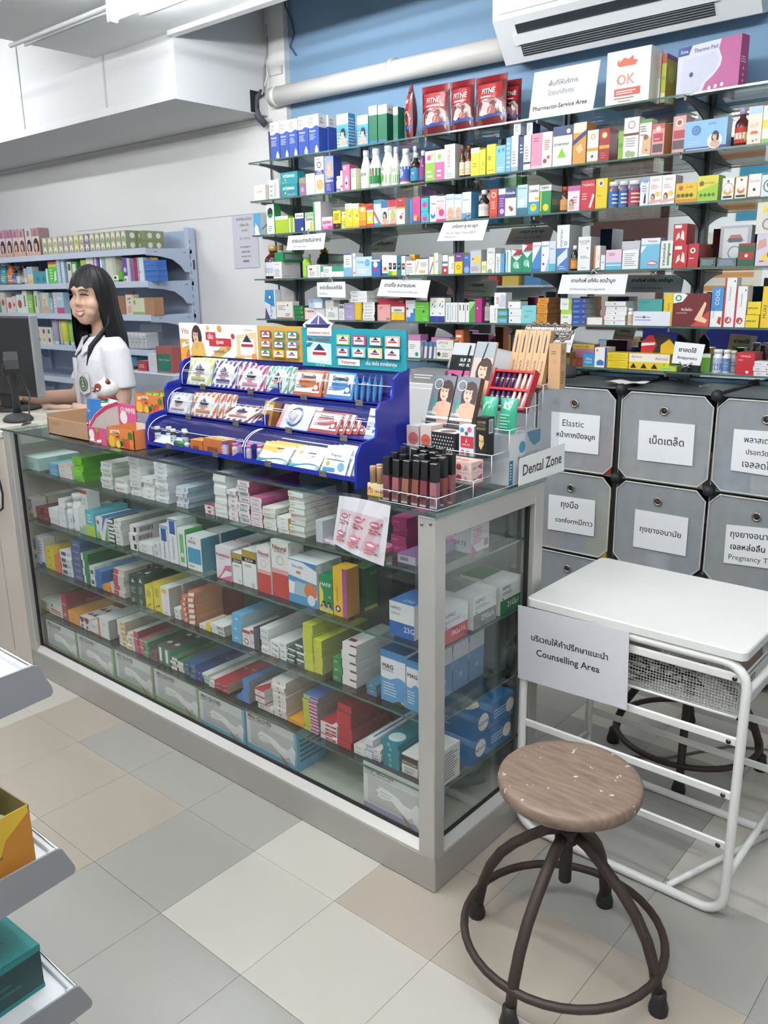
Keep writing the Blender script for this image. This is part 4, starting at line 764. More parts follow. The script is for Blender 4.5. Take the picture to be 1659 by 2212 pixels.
for i,(a,b,c) in enumerate(((1250,1277,'8ab0d0'),(1278,1302,'c0c0bc'),(1303,1326,'b0b8c0'),(1328,1350,'k'),(1352,1374,'k'),(1376,1397,'k'))):
    Z5((a,b,515,'efeeea','R%s:.4,%g,.65,.9'%(c,.1 if c!='k' else .6),'%s slim white carton of six beside the leaf cartons'%ORD[i],dict(d=.06,grp='slim white cartons')))
Z5((1398,1438,507,'4f9a3a','P9fd08a:0,.5,1,1,0,1','green carton beside the slim white cartons',dict(d=.05)),
 (1441,1481,489,'b8287e','Cf0d8e8:.3,.6,.1 C2a2a6a:.5,.8,.08','magenta slim carton',dict(d=.05)),
 (1492,1530,482,'3a3836','L999:.2,.2,.8,.7,3','dark medicine jar with grey label',dict(kind='bot',cap='2a2a2c',lab='b8b4b0',shape='jar')),
 (1531,1580,532,'efefec','Vk:FLUMUCIL,.7,.5,.7,.25','white flumucil carton with vertical name',dict(d=.05)),
 (1582,1645,553,'5ab0dc','T4a8a4a:.35 Ce9803a:.2,.4,.14 Nw:BYSOL,.6,.35,.5,.2','blue and green sachet carton',dict(d=.05,n=2)),
 (1562,1636,450,'f0f0f0','Pc8ccd8:.4,.1,1,.1,1,.8,.6,.9 Va03a5a:AIR,.3,.5,.5,.4','white carton lettered AIR on blue sachet cartons',dict(d=.05,on=1)))
def Z5b(*a): row(ZD,Yr,SZ[4],W,list(a))
Z5b((46,126,490,'efefed','C24305c:.2,.4,.12','white flat carton with dark dot',dict(d=.06,n=3)),
 (128,221,515,'7fd0d2','N3a6a7a:Cetrizin,.5,.7,.6,.12 L5a9a9c:.2,.3,.6,.5,2','aqua tablet carton',dict(d=.05)),
 (222,291,468,'d98a26','N5a2a10:Royal,.5,.5,.5,.4','orange tablet carton',dict(d=.11,n=5,side='9a5a20')),
 (371,439,542,'e9eee0','Ta8cc3a:.3 Nk:Zensil,.4,.5,.5,.2','lower white and lime carton',dict(d=.05)),
 (368,438,470,'e9eee0','F8fb83a:.25 Nk:Ceti,.4,.5,.5,.2','upper white and lime carton',dict(d=.05,on=1)),
 (441,531,470,'2a52a4','Cdd7a34:.82,.5,.2 Lb8c8e8:.1,.3,.6,.6,2','blue flat carton with orange dot',dict(d=.09,n=5,side='a8a8aa')),
 (534,630,590,'eee9e4','Ee9a87a:.05','low white carton beside blue stack',dict(d=.05)),
 (636,776,490,'efecec','C2a3a7a:.5,.5,.16 Ebb5a5a:.04 L9aa:.1,.4,.35,.6,1','red edged white flat carton',dict(d=.07,n=5)),
 (781,815,532,'ece8dc','','small white jar with tan label',dict(kind='bot',shape='jar',lab='cfb48a')),
 (818,1051,552,'e4e4ee','L9a9ac0:.05,.3,.5,.7,2 C5a5a9a:.3,.6,.1','long low white lilac carton',dict(d=.05)),
 (849,1000,476,'3f9a94','N1f5a5a:Fexofen,.3,.75,.3,.14','teal carton lying on the long white carton',dict(d=.05,on=1)),
 (1001,1058,440,'e4c01c','V5a4a10:Calcium,.5,.5,.6,.3','yellow upright carton on the long white carton',dict(d=.04,dy=.001,on=0)),
 (1059,1291,440,'6e1f22','Pc8403a:.5,.0,1,0,1,.5,.8,.3 Pf0c89a:.6,.2,.85,.75,.9,.7,.8,.3,.95,.2,.9,.1 Pf0efe8:0,.7,.25,.75,.38,.95,.3,1,0,1 O2a8a5a:.14,.86,.1,.4 Nw:จินโซมิน,.38,.52,.3,.12 Lc8a0a0:.1,.38,.5,.44,1','large maroon ginseng carton with root picture',dict(d=.06)),
 (1294,1367,400,'3f8ac8','Bf0f0ee:.4 Vw:COOL,.5,.75,.4,.4 V223:Counterpain,.25,.35,.6,.16 Pc03a2c:.6,.1,.9,.05,.95,.25,.7,.25','blue and white cool muscle gel carton',dict(d=.05)),
 (1369,1440,342,'f0eeec','Ec0303a:.16 Vk:Counterpain,.5,.68,.5,.22 Cc0402c:.5,.14,.3 Pf0e0d8:.4,.1,.7,.12,.6,.2 C23408a:.85,.93,.07','taller white counterpain cream carton',dict(d=.05)),
 (1441,1511,395,'f0eeec','Ec0303a:.16 Vk:Counterpain,.55,.66,.5,.22 Cc0402c:.5,.16,.3 Pf0e0d8:.4,.1,.7,.12,.6,.2 C23408a:.85,.9,.07','shorter white counterpain cream carton',dict(d=.06)),
 (1515,1600,490,'efd021','Kk:MUAY,.5,.5,.6,.3 C24408a:.12,.5,.06','yellow boxing cream carton',dict(d=.06,n=2)),
 (1604,1720,395,'efc521','Vk:MUAY,.2,.4,.5,.2 C24408a:.45,.45,.06','tall yellow boxing liniment carton at right end',dict(d=.06)))
# ---------------------------------------------------------------- lowest shelf
W='on lowest wall shelf'
def Z6(*a): row(ZCc,Yr,SZ[5],W,list(a))
Z6((1012,1090,757,'eceae6','L889:.1,.5,.6,.8,3 C2a9a8a:.7,.2,.14','white carton with teal swirl behind the banner',dict(d=.05)),
 (1012,1090,720,'c078a8','','mauve carton lying behind the banner',dict(d=.06,on=1)),
 (1096,1188,770,'3f86c4','Bdcdce4:.75 S556:3,.1','blue topped stack of blister strips',dict(d=.05)),
 (1192,1300,755,'ece8dc','Nk:LEPTOSE,.4,.86,.6,.12 Nk:10_mg,.4,.68,.3,.1 Mk:.5,.515 C2a4a34:.15,.25,.12 L667:.35,.1,.85,.35,3','cream carton lettered leptose with black line',dict(d=.05,side='d8b82a')),
 (1310,1362,690,'d0642c','Lw:.1,.1,.9,.9,4','orange and white striped carton behind lip liners',dict(d=.05,dy=.05)),
 (1160,1280,737,'d98ab0','','pink carton lying behind leptose carton',dict(d=.05,dy=.06)))
def Z6b(*a): row(ZD,Yr,SZ[5],W,list(a))
Z6b((352,386,802,'9a8a3a','S2a2a1c:5,.02','left stack of gold blister strips',dict(d=.05)),
 (388,426,802,'9a8a3a','S2a2a1c:5,.02','right stack of gold blister strips',dict(d=.05)),
 (436,470,845,'a8442c','S5a1c14:5,.02','left stack of red blister strips',dict(d=.05)),
 (472,508,845,'a8442c','S5a1c14:5,.02','right stack of red blister strips',dict(d=.05)),
 (440,575,755,'c87aa0','Te0c02a:.22 Nk:TABLETS-400,.4,.88,.7,.12','pink tablet carton with yellow header',dict(d=.05,dy=.06)),
 (511,580,812,'2f8fd0','Nw:Alka,.5,.6,.6,.22 Nw:Seltzer,.5,.35,.7,.16 Bb0c03a:.05','sky blue effervescent tablet carton',dict(d=.05)),
 (582,655,775,'efefee','F2a3a8a:.14 Ce9803a:.2,.85,.1 P3f6ab8:.2,.1,.8,.1,.8,.3,.5,.4,.2,.3','white carton with navy edge and blue logo',dict(d=.08,side='d8d8dc')),
 (657,790,808,'efcf1a','Bk:.06 L6a5a10:.1,.4,.7,.6,1','yellow flat carton with black edge',dict(d=.07,n=6)),
 (1300,1362,788,'eceef2','M2f5fa8:.1,.6 Nw:CBI,.5,.3,.5,.2','front left white pill bottle with blue label',dict(kind='bot',shape='jar',lab='b8c8e4',dy=.01)),
 (1364,1412,790,'eceef2','L8ab:.1,.3,.9,.8,2','front right white pill bottle with blue label',dict(kind='bot',shape='jar',lab='5a86c4',dy=.01)),
 (1405,1450,795,'eceef2','L8ab:.1,.3,.9,.8,2','white pill bottle behind the blue labelled pair',dict(kind='bot',shape='jar',lab='dfe4ee',dy=.06)),
 (1240,1296,815,'6fb83a','Tw:.2','small lime green carton behind antipyretics sign',dict(d=.04,dy=.04)),
 (1452,1565,808,'c8202e','Nw:TEMNOL,.5,.84,.6,.12 Pw:.55,.12,.65,.05,.75,.12,.7,.2,.65,.17,.6,.2 Le08a90:.1,.6,.4,.75,1','large red paracetamol carton',dict(d=.09,side='b01c28')),
 (1560,1720,862,'ece9ee','C24308a:.55,.4,.14 Lb05a7a:.1,.3,.4,.6,1','white flat carton with navy dot',dict(d=.05,n=3,dy=-.012)))
# yellow and black display carton with raised back card
t=thing('display_carton','yellow and black umbrella printed lozenge display carton, lowest wall shelf','display box',(X_at(1080+918/2.865,Yr,SZ[5]),Yr,SZ[5]))
w_=X_at(1080+1045/2.865,Yr,SZ[5])-X_at(1080+795/2.865,Yr,SZ[5]); h_=Z_at(480+815/2.865,t.location.x,Yr)-SZ[5]
put('tray',carton_mesh(w_,.07,h_,'e8c21a','Tefe9d8:.52 Nb0242c:Apracur,.2,.78,.3,.2 N9a1c24:Antotsi,.8,.72,.3,.26 Pk:.04,.08,.12,.4,.2,.08 Pk:.3,.08,.38,.4,.46,.08 Pk:.56,.08,.64,.4,.72,.08 Pk:.8,.08,.88,.4,.96,.08'),t)
mb=MB(); S=[(-.4*w_,.066,h_),(.48*w_,.066,h_),(.46*w_,.066,h_*1.5),(.3*w_,.066,h_*2.05),(.05*w_,.066,h_*2.2),(-.2*w_,.066,h_*2.15),(-.38*w_,.066,h_*1.7)]
mb.prism(S,(0,.004,0),'2a2420','carton'); mb.prism([(.1*w_,.0655,h_),(.47*w_,.0655,h_),(.45*w_,.0655,h_*1.45),(.3*w_,.0655,h_*1.9),(.1*w_,.0655,h_*1.5)],(0,.0004,0),'e8b81a'); mb.prism([(-.39*w_,.0655,h_*1.0),(-.1*w_,.0655,h_),(.0*w_,.0655,h_*1.5),(-.1*w_,.0655,h_*2.1),(-.2*w_,.0655,h_*2.1),(-.37*w_,.0655,h_*1.7)],(0,.0004,0),'c8282c')
mb.prism([(-.39*w_,.065,h_*1.4),(-.05*w_,.065,h_*1.5),(-.04*w_,.065,h_*1.65),(-.38*w_,.065,h_*1.6)],(0,.0004,0),'eee'); put('header_card',mb,t)
row(ZD,Yr,SZ[5],W,[(980,1090,890,'b5d23a','L7a9:.1,.3,.8,.7,1','flat lime green sachet box under antipyretics sign',dict(d=.05,dy=-.014))])
# ---------------------------------------------------------------- hanging shelf signs with clips
def shelf_sign(label,zm,q,lines,Y=1.752):
    P=[on_Y(zm[0]+x/zm[2],zm[1]+y/zm[2],Y) for x,y in q]
    t=thing('shelf_sign',label,'sign',tuple(P[0]))
    inv=Vector(P[0]); Q=[p-inv for p in P]
    paper_sign('card',None,Q,lines,.0015,parent=t)
    m=(Q[2]+Q[3])/2; mb=MB(); mb.box(m.x-.03,-.004,m.z-.012,m.x+.03,.004,m.z+.004,'d9dde0','acrylic'); mb.tube([(m.x-.015,-.002,m.z),(m.x,-.008,m.z+.018),(m.x+.012,.012,m.z+.024)],.003,'c5c9cc','steel',6); mb.tube([(m.x+.015,.002,m.z),(m.x,.006,m.z+.012),(m.x-.012,.012,m.z+.02)],.003,'c5c9cc','steel',6)
    put('clip',mb,t); return t
shelf_sign('white hanging sign for gastrointestinal agents clipped under third wall shelf',ZA,((233,1217),(470,1210),(485,1105),(245,1125)),[('ยาระบบทางเดินอาหาร',.52,.62,.86,.26,'222',True),('Gastrointestinal agents',.36,.22,.6,.14,'222',False)])
shelf_sign('white hanging sign for eye ear nose throat preparations',ZA,((1196,1158),(1490,1152),(1528,1020),(1240,1040)),[('ยาโรคตา หู คอ จมูก',.52,.74,.86,.24,'222',True),('Eye, Ear, Nose, Throat (EENT)',.48,.4,.84,.14,'222',False),('Preparations',.26,.2,.38,.13,'222',False)])
shelf_sign('small white hanging sign for antibiotics under fourth wall shelf',ZCc,((432,478),(612,484),(608,380),(428,385)),[('ยาฆ่าเชื้อแบคทีเรีย',.5,.66,.94,.28,'222',True),('Antibiotics',.22,.24,.38,.13,'222',False)])
shelf_sign('white hanging sign for antitussives expectorant and mucolytic medicines',ZCc,((812,472),(1132,486),(1155,372),(842,366)),[('ยาแก้ไอ ละลายเสมหะ',.42,.7,.78,.26,'222',True),('Antitussives/Expectorant &Mucolytic',.5,.28,.92,.14,'222',False)])
shelf_sign('white hanging sign for antihistamines and decongestants under fourth wall shelf',ZD,((356,443),(772,447),(793,322),(385,325)),[('ยาแก้แพ้ แก้คัน ลดน้ำมูก',.5,.68,.92,.3,'222',True),('Antihistamines, Decongestants',.44,.24,.76,.15,'222',False)])
shelf_sign('partly hidden white sign ending in atory beside the lip liner display',ZD,((300,790),(432,808),(466,680),(330,672)),[('ลดอักเสบ',.5,.7,.5,.2,'222',True),('Anti-inflammatory',.5,.42,.9,.16,'222',False)],1.74)
P=[on_Y(1080+x/2.865,480+y/2.865,1.735) for x,y in ((1062,872),(1238,888),(1270,757),(1085,738))]
t=thing('shelf_sign','white antipyretics sign standing on clip stand at lowest wall shelf edge','sign',tuple(P[0])); Q=[p-P[0] for p in P]
paper_sign('card',None,Q,[('ยาลดไข้',.47,.68,.66,.24,'222',True),('Antipyretics',.5,.28,.8,.18,'222',True)],.0015,parent=t)
mb=MB(); mb.tube([(.05,.0,.0),(.05,.02,-.01),(.05,.045,-.015)],.004,'c5c9cc','acrylic',6); mb.tube([(.03,0,.005),(.055,-.005,-.012),(.08,0,.005)],.003,'c5c9cc','steel',6); put('clip',mb,t)
# wall notice on the white wall
P=[on_Y(x,y,WY-.006) for x,y in ((507,580),(560,577),(553,462),(500,467))]
paper_sign('wall_notice','white laminated no exchange or refund notice on the white wall','sign'and P,[('สินค้าซื้อแล้วไม่รับ',.5,.93,.8,.06,'444',False),('เปลี่ยน-คืน',.5,.82,.55,.06,'444',False),('ทุกกรณี',.5,.71,.5,.06,'444',False),('我们不换不退',.5,.56,.7,.05,'666',False),('No exchange or',.5,.4,.8,.045,'222',True),('refund the',.5,.31,.55,.045,'222',True),('products in all',.5,.22,.76,.045,'222',True),('cases.',.5,.13,.32,.045,'222',True)],.004,'d4d3dc')
# ================================================================ glass showcase
CL,CD=2.04,.482
CZ5=[.838,.642,.447,.253,.106]
sc_=thing('glass_showcase','long aluminium framed glass showcase counter packed with medicine cartons','showcase')
AL='c2bfb9'
def part(n,*b,col=AL,mat='alu',ch=None):
    mb=MB()
    if ch: mb.cbox(*b,col,mat,ch)
    else: mb.box(*b,col,mat)
    return put(n,mb,sc_)
part('base_panel',-CL,0,0,0,CD,.098,col='b2afa8',ch=.003)
for n,b in (('corner_post',(-.05,-.002,.098,0,.04,.99)),('corner_post',(-CL,-.002,.098,-CL+.045,.04,.99)),('corner_post',(-.042,CD-.045,.098,0,CD,.99)),('corner_post',(-CL,CD-.045,.098,-CL+.045,CD,.99))): part(n,*b,ch=.002)
part('top_rail',-.046,.04,.935,0,CD-.045,.99,ch=.002); part('top_rail',-CL,.04,.935,-CL+.045,CD-.045,.99,ch=.002); part('top_rail',-CL+.045,CD-.03,.95,-.046,CD,.99,ch=.002)
# sloping bright sill
mb=MB(); mb.prism([(-CL+.045,0,.098),(-CL+.045,0,.104),(-CL+.045,.02,.122),(-CL+.045,.03,.122),(-CL+.045,.03,.098)],(CL-.095,0,0),'cfcdc8','alu'); put('sill',mb,sc_)
mb=MB(); mb.prism([(0,.04,.098),(0,.04,.104),(-.02,.04,.122),(-.03,.04,.122),(-.03,.04,.098)],(0,CD-.085,0),'cfcdc8','alu'); put('sill',mb,sc_)
for b in ((-CL+.045,.021,.122,-.05,.027,.131),(-CL+.045,.018,.122,-CL+.056,.026,.985),(-.058,.018,.122,-.05,.026,.985)): part('gasket',*b,col='141517',mat='rubber')
for b in ((-.027,.04,.122,-.021,CD-.045,.131),(-.024,CD-.057,.122,-.016,CD-.045,.935)): part('gasket',*b,col='141517',mat='rubber')
part('front_glass',-CL+.046,.022,.124,-.051,.026,.988,col='s',mat='glass')
part('side_glass',-.026,.041,.124,-.022,CD-.046,.936,col='s',mat='glass')
part('side_glass',-CL+.022,.041,.124,-CL+.026,CD-.046,.936,col='s',mat='glass')
mb=MB(); mb.box(-CL-.004,-.006,.991,.003,CD,1.0,'s','glass_green'); mb.box(-CL-.004,-.0068,.9915,.003,-.006,.9995,'3c4b49','glass_edge'); mb.box(.003,-.006,.9915,.0038,CD,.9995,'6f8f86','glass_edge'); put('top_glass',mb,sc_)
part('back_panel',-CL+.045,CD-.014,.1,-.05,CD-.008,.95,col='868b86',mat='paint')
part('floor_panel',-CL+.03,.03,.098,-.03,CD-.02,.105,col='b9bcae',mat='paint')
for x in (-1.98,-1.35,-.7,-.075): part('shelf_standard',x-.012,CD-.032,.11,x+.012,CD-.018,.93,col='9a9c9a',mat='steel')
for k,z in enumerate(CZ5[:4]):
    dpt=CD-.05
    glass_pane('glass_shelf',-CL+.05,.034,z-.007,-.03,dpt,z,'glass_green',sc_)
    for x in (-1.98,-1.35,-.7,-.075): part('shelf_bracket',x-.003,.12,z-.028,x+.003,CD-.03,z-.008,col='8d8f8d',mat='steel')
for x,z in ((-.012,.975),(-.037,.97)):
    mb=MB(); mb.lathe([(.004,0),(.004,.002),(.002,.003)],'8d8d8b','steel',8); put('screw',mb,sc_,(x,-.002,z),0,math.pi/2)
for x in (-.4,-1.2): 
    for z in (.62,.43): pass
# ---------------------------------------------------------------- showcase contents
EE=(40,940,3.606); FF=(60,1240,3.606); GG=(440,1010,3.456); HH=(420,1300,3.318); II=(740,1080,3.77); JJ=(740,1480,3.77)
W='on upper showcase shelf'; Yc=.06
def Q1(zm,*a): row(zm,Yc,CZ5[0],W,list(a),.26,dname='tablet_box')
Q1(EE,(46,160,172,'b9dcd6','N445:ambro,.5,.5,.5,.2 Lk:.3,.2,.7,.3,1','pale mint carton with handwritten note',dict(d=.17,top='cfe6e2')),
 (241,306,222,'6fb6d8','Lcde:.2,.3,.8,.7,1','sky blue flat carton',dict(n=4,d=.09)),
 (314,420,232,'ece8e0','Le0a07a:.1,.3,.4,.7,1','white flat carton',dict(n=3,d=.14,top='e6c8b0')),
 (432,506,172,'7fdc2a','L5aa81a:.2,.3,.8,.7,1','lime green flat carton',dict(n=7,d=.18,side='57b41c')),
 (645,735,214,'eceeea','Nk:Tenoret_50,.5,.5,.8,.4','white tenoret flat carton',dict(n=5,d=.24,side='c8d4c8')),
 (749,850,345,'f0eee8','Lc0a080:.1,.3,.7,.7,1','white tablet carton with barcode side',dict(n=2,d=.1,s='Xk:.3,.1,.8,.8')),
 (872,960,172,'eeeeec','L99a:.2,.35,.8,.65,1','white slim blank carton',dict(n=9,d=.2,s='Xk:.5,.2,.9,.8')),
 (966,1060,332,'f0f0ee','L99a:.5,.35,.8,.65,1','low white blank carton',dict(n=4,d=.13)),
 (1066,1170,205,'ecedf0','N223:Zova-T,.5,.5,.5,.45','white zova flat carton',dict(n=9,d=.2,side='d9dce4',s='L889:.3,.3,.9,.7,1')),
 (1230,1320,405,'e6eaee','K223:Z1,.75,.5,.3,.6 L667:.1,.35,.5,.6,1','pale blue Z1 carton',dict(n=4,d=.2,side='9fb4c4',top='b8cad8')))
Q1(GG,(2,78,285,'ecdfe0','Rb02a3a:.3,.3,.6,.7 Fc84a6a:.06','white carton with crimson name',dict(n=2,d=.12,s='N9a1c34:Inal,.4,.5,.5,.4',top='b04a6a')),
 (86,180,42,'efefec','','plain white flat carton',dict(n=10,d=.24,side='cfd4d0')),
 (183,256,172,'efe8ea','Nc05a7a:ชน,.5,.5,.4,.5','white pink edged carton',dict(n=7,d=.2,side='d9a8b4')),
 (258,348,102,'f0ecee','N223:ริดสีดวง,.5,.5,.7,.5','white carton with thai name',dict(n=8,d=.2,side='a04a6e',top='a86a8a')),
 (350,440,222,'f0e8ec','Nb03a5a:Kolladex,.5,.5,.7,.4 Ed07a9a:.04','white carton with pink edge name',dict(n=6,d=.17,side='b84a7a',top='c0608a')),
 (443,542,300,'eeece4','L667:.1,.3,.7,.6,2','white carton with yellow side',dict(n=5,d=.13,side='dcd8c8',s='Re0b03a:.6,.1,.8,.9 L778:.1,.3,.5,.7,2')),
 (548,636,372,'f0efea','N334:prednil,.5,.5,.6,.4','white prednil carton',dict(n=4,d=.12,side='e0a84a')),
 (640,755,182,'ecebe6','Nb83a3a:elyx,.22,.5,.24,.5 Ce0b03a:.1,.5,.2','white elyx flat carton',dict(n=8,d=.13,side='e6e2da',s='Nb83a3a:elyx,.4,.5,.4,.4',top='5a8a74')),
 (838,890,395,'c8ccd0','','clear bagged strip beside elyx stack',dict(d=.08,mat='gloss')),
 (893,965,395,'d8a8c4','Lc890b0:.2,.2,.8,.8,4','mauve upright carton behind lips leaflet',dict(d=.05,dy=.06)),
 (852,970,548,'eeeaee','Nk:ยาแก้ไอ,.3,.5,.3,.3 Rc02a6a:.4,.15,.7,.3','low white and pink flat carton',dict(d=.14,top='c8a0bc')),
 (1130,1290,655,'e0709c','N9a2a5a:Bonine,.5,.5,.5,.4','low pink carton behind lips leaflet',dict(d=.08)),
 (1400,1515,372,'c03a7a','Lf0a0c8:.1,.4,.5,.6,1','magenta carton',dict(n=4,d=.13,dy=.06,side='a02c64')),
 (1440,1575,655,'dcd4e4','R999:.15,.3,.6,.7 T6a4a7a:.05','pale violet carton near corner post',dict(d=.16,top='a07ab4',side='c8b8d4')))
o=carton_mesh(.115,.08,.07,'e6e2e6','Pe08ab4:0,0,.4,0,.6,.3,.3,1,0,1 N556:Maple,.4,.65,.66,.26 N556:FORTE,.66,.33,.5,.17','a04a7a','f0e6ec',sdsl='Xk:.72,.12,.95,.4 Lc890a8:.08,.3,.7,.9,7 Pe08ab4:0,0,.3,0,0,.4')
tag(put('medicine_box',o,None,(-.115,.225,CZ5[0])),'white and pink maple forte carton behind the side glass, upper showcase shelf','box')
W='on second showcase shelf'
def Q2(zm,*a): row(zm,Yc,CZ5[1],W,list(a),.3,dname='lotion_box')
Q2(EE,(52,118,492,'eceae4','O3a5a8a:.5,.68,.34,.25 Be0a03a:.22 Te0b04a:.1','white and orange packed carton',dict(k=4,d=.06,side='dcdad4')),
 (137,184,560,'8a3a34','Lc07a70:.2,.3,.8,.7,1','left dark red carton',dict(n=2,d=.12)),
 (187,240,575,'8a3a34','Lc07a70:.2,.3,.8,.7,1','right dark red carton',dict(n=2,d=.12)),
 (242,318,575,'f0f0f2','','small white blank carton',dict(n=3,d=.1)),
 (320,376,500,'f0f0f2','','slim white blank carton',dict(n=4,d=.13,side='d3d6e0')),
 (378,412,535,'f0f1f0','C5a8ab0:.5,.5,.3','short white plastic lotion bottle',dict(kind='bot',shape='jar',lab='dfe8ec')),
 (414,478,460,'f2f2f0','C2a4a9a:.4,.4,.2','tall white plastic lotion bottle',dict(kind='bot',shape='jar',lab='eef0f2')),
 (482,534,568,'e4ece4','W9fc8a8:.3','pale green lotion carton',dict(d=.12,top='cfd8cc')),
 (488,534,430,'eeeae4','Tc8303a:.2 La0b0a0:.2,.2,.8,.6,3','small white carton with red flap',dict(d=.05,on=1)),
 (536,600,582,'5fc4d4','Bb8d83a:.42 Lcff:.2,.5,.8,.85,3','turquoise and lime carton',dict(d=.14,top='3fa4b8')),
 (604,645,640,'e8eef0','Ca86a4a:.4,.75,.24 P9fc84a:0,0,1,0,.3,.4','white herbal tube carton',dict(d=.14,side='3f8fc0')),
 (648,700,640,'e8eef4','P3f7ac0:.1,.3,.9,1,.5,1 P6fb83a:.5,.0,1,0,1,.7','blue and green streaked tube carton',dict(d=.16,top='3a6ab0')),
 (704,748,660,'eef0ee','Rk:0,.0,1,.3','black striped flat carton',dict(n=6,d=.12,side='2f4a34',top='3a4a3a')),
 (750,808,662,'eeece8','L889:.2,.3,.8,.7,1','white jaggedly stacked carton',dict(n=5,d=.2,side='d4d8d0')),
 (868,925,702,'efecec','Rk:.55,.2,.9,.8','white long barcode carton',dict(n=3,d=.22,side='e8e0e0',s='Xk:.05,.2,.3,.8')),
 (930,1040,850,'f0f0f0','N334:Acnex,.4,.5,.4,.4','low white acne cream carton',dict(n=2,d=.08)),
 (1046,1100,835,'e9eaec','L889:.2,.2,.8,.8,3','low white cream carton with print',dict(n=2,d=.1)),
 (1108,1170,702,'f2f3f4','Eeff:.1 T9fb8d8:.1 R2f5ab0:.2,.55,.85,.9 V2f5ab0:DiabeDerm,.5,.3,.5,.5','shorter diabederm foot cream carton',dict(d=.05)),
 (1178,1246,652,'f2f3f4','R2f5ab0:.2,.66,.85,.95 V2f5ab0:DiabeDerm,.5,.35,.5,.5 T8fa8d0:.05','taller diabederm foot cream carton',dict(d=.08)),
 (1252,1312,727,'e9efe8','R5fc46a:.25,.1,.75,.85 Cw:.5,.3,.2','white carton with green panel',dict(d=.07,side='4faa50')),
 (1320,1436,792,'eef0f0','R3fa0c8:.06,.2,.94,.66 Nk:อีกน้ำใส,.4,.84,.6,.1 Cc03a2a:.4,.95,.04 L889:.1,.06,.6,.14,1','white and cyan saline carton',dict(k=3,d=.07,side='5a9ab0')))
Q2(GG,(99,212,595,'eee4e8','Pe06a9a:.0,.0,1,0,1,.5,.6,.45,.3,.15 Pf0f0f0:.2,.0,1,.2,1,.3,.6,.3 Kc02a4a:FUNGINOX,.5,.75,.9,.1 Ld890a8:.2,.62,.6,.66,1','white and pink funginox shampoo carton',dict(d=.07,k=4,side='d8d0d4')),
 (214,282,640,'f1f1ee','Tb8963a:.2 Mk:.68,.8 Kw:SELSUN,.5,.74,.8,.07 O555:.75,.1,.1,.3 L889:.2,.55,.8,.62,2','shorter white gold and black selsun carton',dict(d=.06,side='d8d8d4')),
 (288,392,622,'f1f1ee','Tb8963a:.2 Mk:.68,.8 Kw:SELSUN,.5,.74,.8,.07 O555:.75,.08,.1,.3 L889:.2,.55,.8,.62,2','larger white gold and black selsun carton',dict(d=.07,side='c8c6c2')),
 (410,508,592,'f0ece8','Bcc3a34:.42 Meaa8a0:.42,.5 Kb8242c:Nizoral,.5,.86,.8,.1 N999:SHAMPOO,.5,.79,.7,.04 Oc0a8a0:.5,.64,.2,.1','shorter red and white nizoral shampoo carton',dict(d=.05)),
 (512,640,548,'f0ece8','Bcc3a34:.42 Meaa8a0:.42,.5 Kb8242c:Nizoral,.5,.88,.8,.1 N999:SHAMPOO,.5,.81,.7,.04 Oc0a8a0:.5,.66,.2,.1','taller red and white nizoral shampoo carton',dict(d=.06,side='d6d4d0',s='N667:♲,.3,.85,.3,.1')),
 (636,848,700,'eef0f2','B4a9ad0:.2 P4a9ad0:0,.5,1,.4,1,.55,0,.62 P3f8ec4:0,1,1,1,1,.85,.5,.98,0,.98 Pa8c0cc:.18,.2,.8,.2,.72,.5,.24,.52 Cd9743a:.78,.36,.22 Ce0e8ec:.8,.16,.14 N5a7a9a:Oui_care,.34,.86,.4,.1 R3a9:.3,.5,.5,.5 Re08a5a:.3,.7,.45,.76','wide white and blue oui care foam carton',dict(d=.1,side='dfe3e6')),
 (858,958,818,'138a4a','Pe8d83a:0,.1,.0,.8,.3,.55,.3,.3 Bd8e03a:.1 Kw:HAFIF,.5,.78,.8,.13 Hk:.3,.22,.14 Hk:.7,.22,.14 Cd0a0a0:.8,.45,.08','green and yellow hafif lice lotion carton',dict(d=.06)),
 (962,1062,752,'efb81a','Fb0449a:.3 V8a4a10:mosquito,.3,.45,.5,.2 C444:.35,.15,.2 Cw:.35,.15,.1','yellow carton with purple stripe and insect',dict(d=.05,side='c98a3a')),
 (1110,1200,745,'2a5a3a','Lc8d0b0:.2,.7,.8,.8,1','large dark green carton behind yellow carton',dict(d=.12,dy=.07,side='356a48',top='4f7a44',s='N8fae8a:อาบัน_อาบัน,.5,.85,.8,.1 Bb8b05a:.08')),
 (1238,1400,750,'3a3d3f','','black wrapped pack behind the leaflet',dict(d=.1,dy=.12,mat='gloss',name='wrapped_pack',cat='pack')),
 (1386,1572,1012,'f0f0ee','B2a6ac0:.42 N2a3a8a:NIPRO,.26,.82,.4,.12 L99a:.08,.62,.6,.7,2 Kw:23G,.8,.25,.42,.2 E:.0','blue and white nipro 23G needle carton',dict(d=.1,top='3f7ac8',t='Nw:23G,.6,.2,.4,.2')))
def nipro(y0,w2,col,gauge,tx,zz,lab):
    mb=MB(); h=.09; mb.box(-.06 if gauge[:2]=='18' else -.13,0,0,0,w2,h,'e6e6e4',top='d4d4d2')
    S=face_S((0,0,0),(0,w2,0),(0,0,h),(1,0,0)); mb.prints(S,w2,h,'B%s:.45 N2a3a8a:NIPRO,.3,.82,.4,.14 L99a:.08,.6,.7,.7,2 Kw:%s,.62,.27,.56,.22 C2a4a9a:.12,.5,.03'%(col,gauge))
    gauge[:2]!='18' and mb.prints(face_S((-.13,0,h),(.13,0,0),(0,w2,0),(0,0,1)),.13,w2,'R%s:0,0,.8,.98 Rd8d8d6:.55,0,1,1'%col)
    tag(put('needle_box',mb,None,(-.034,y0,zz)),lab,'box','nipro needle cartons')
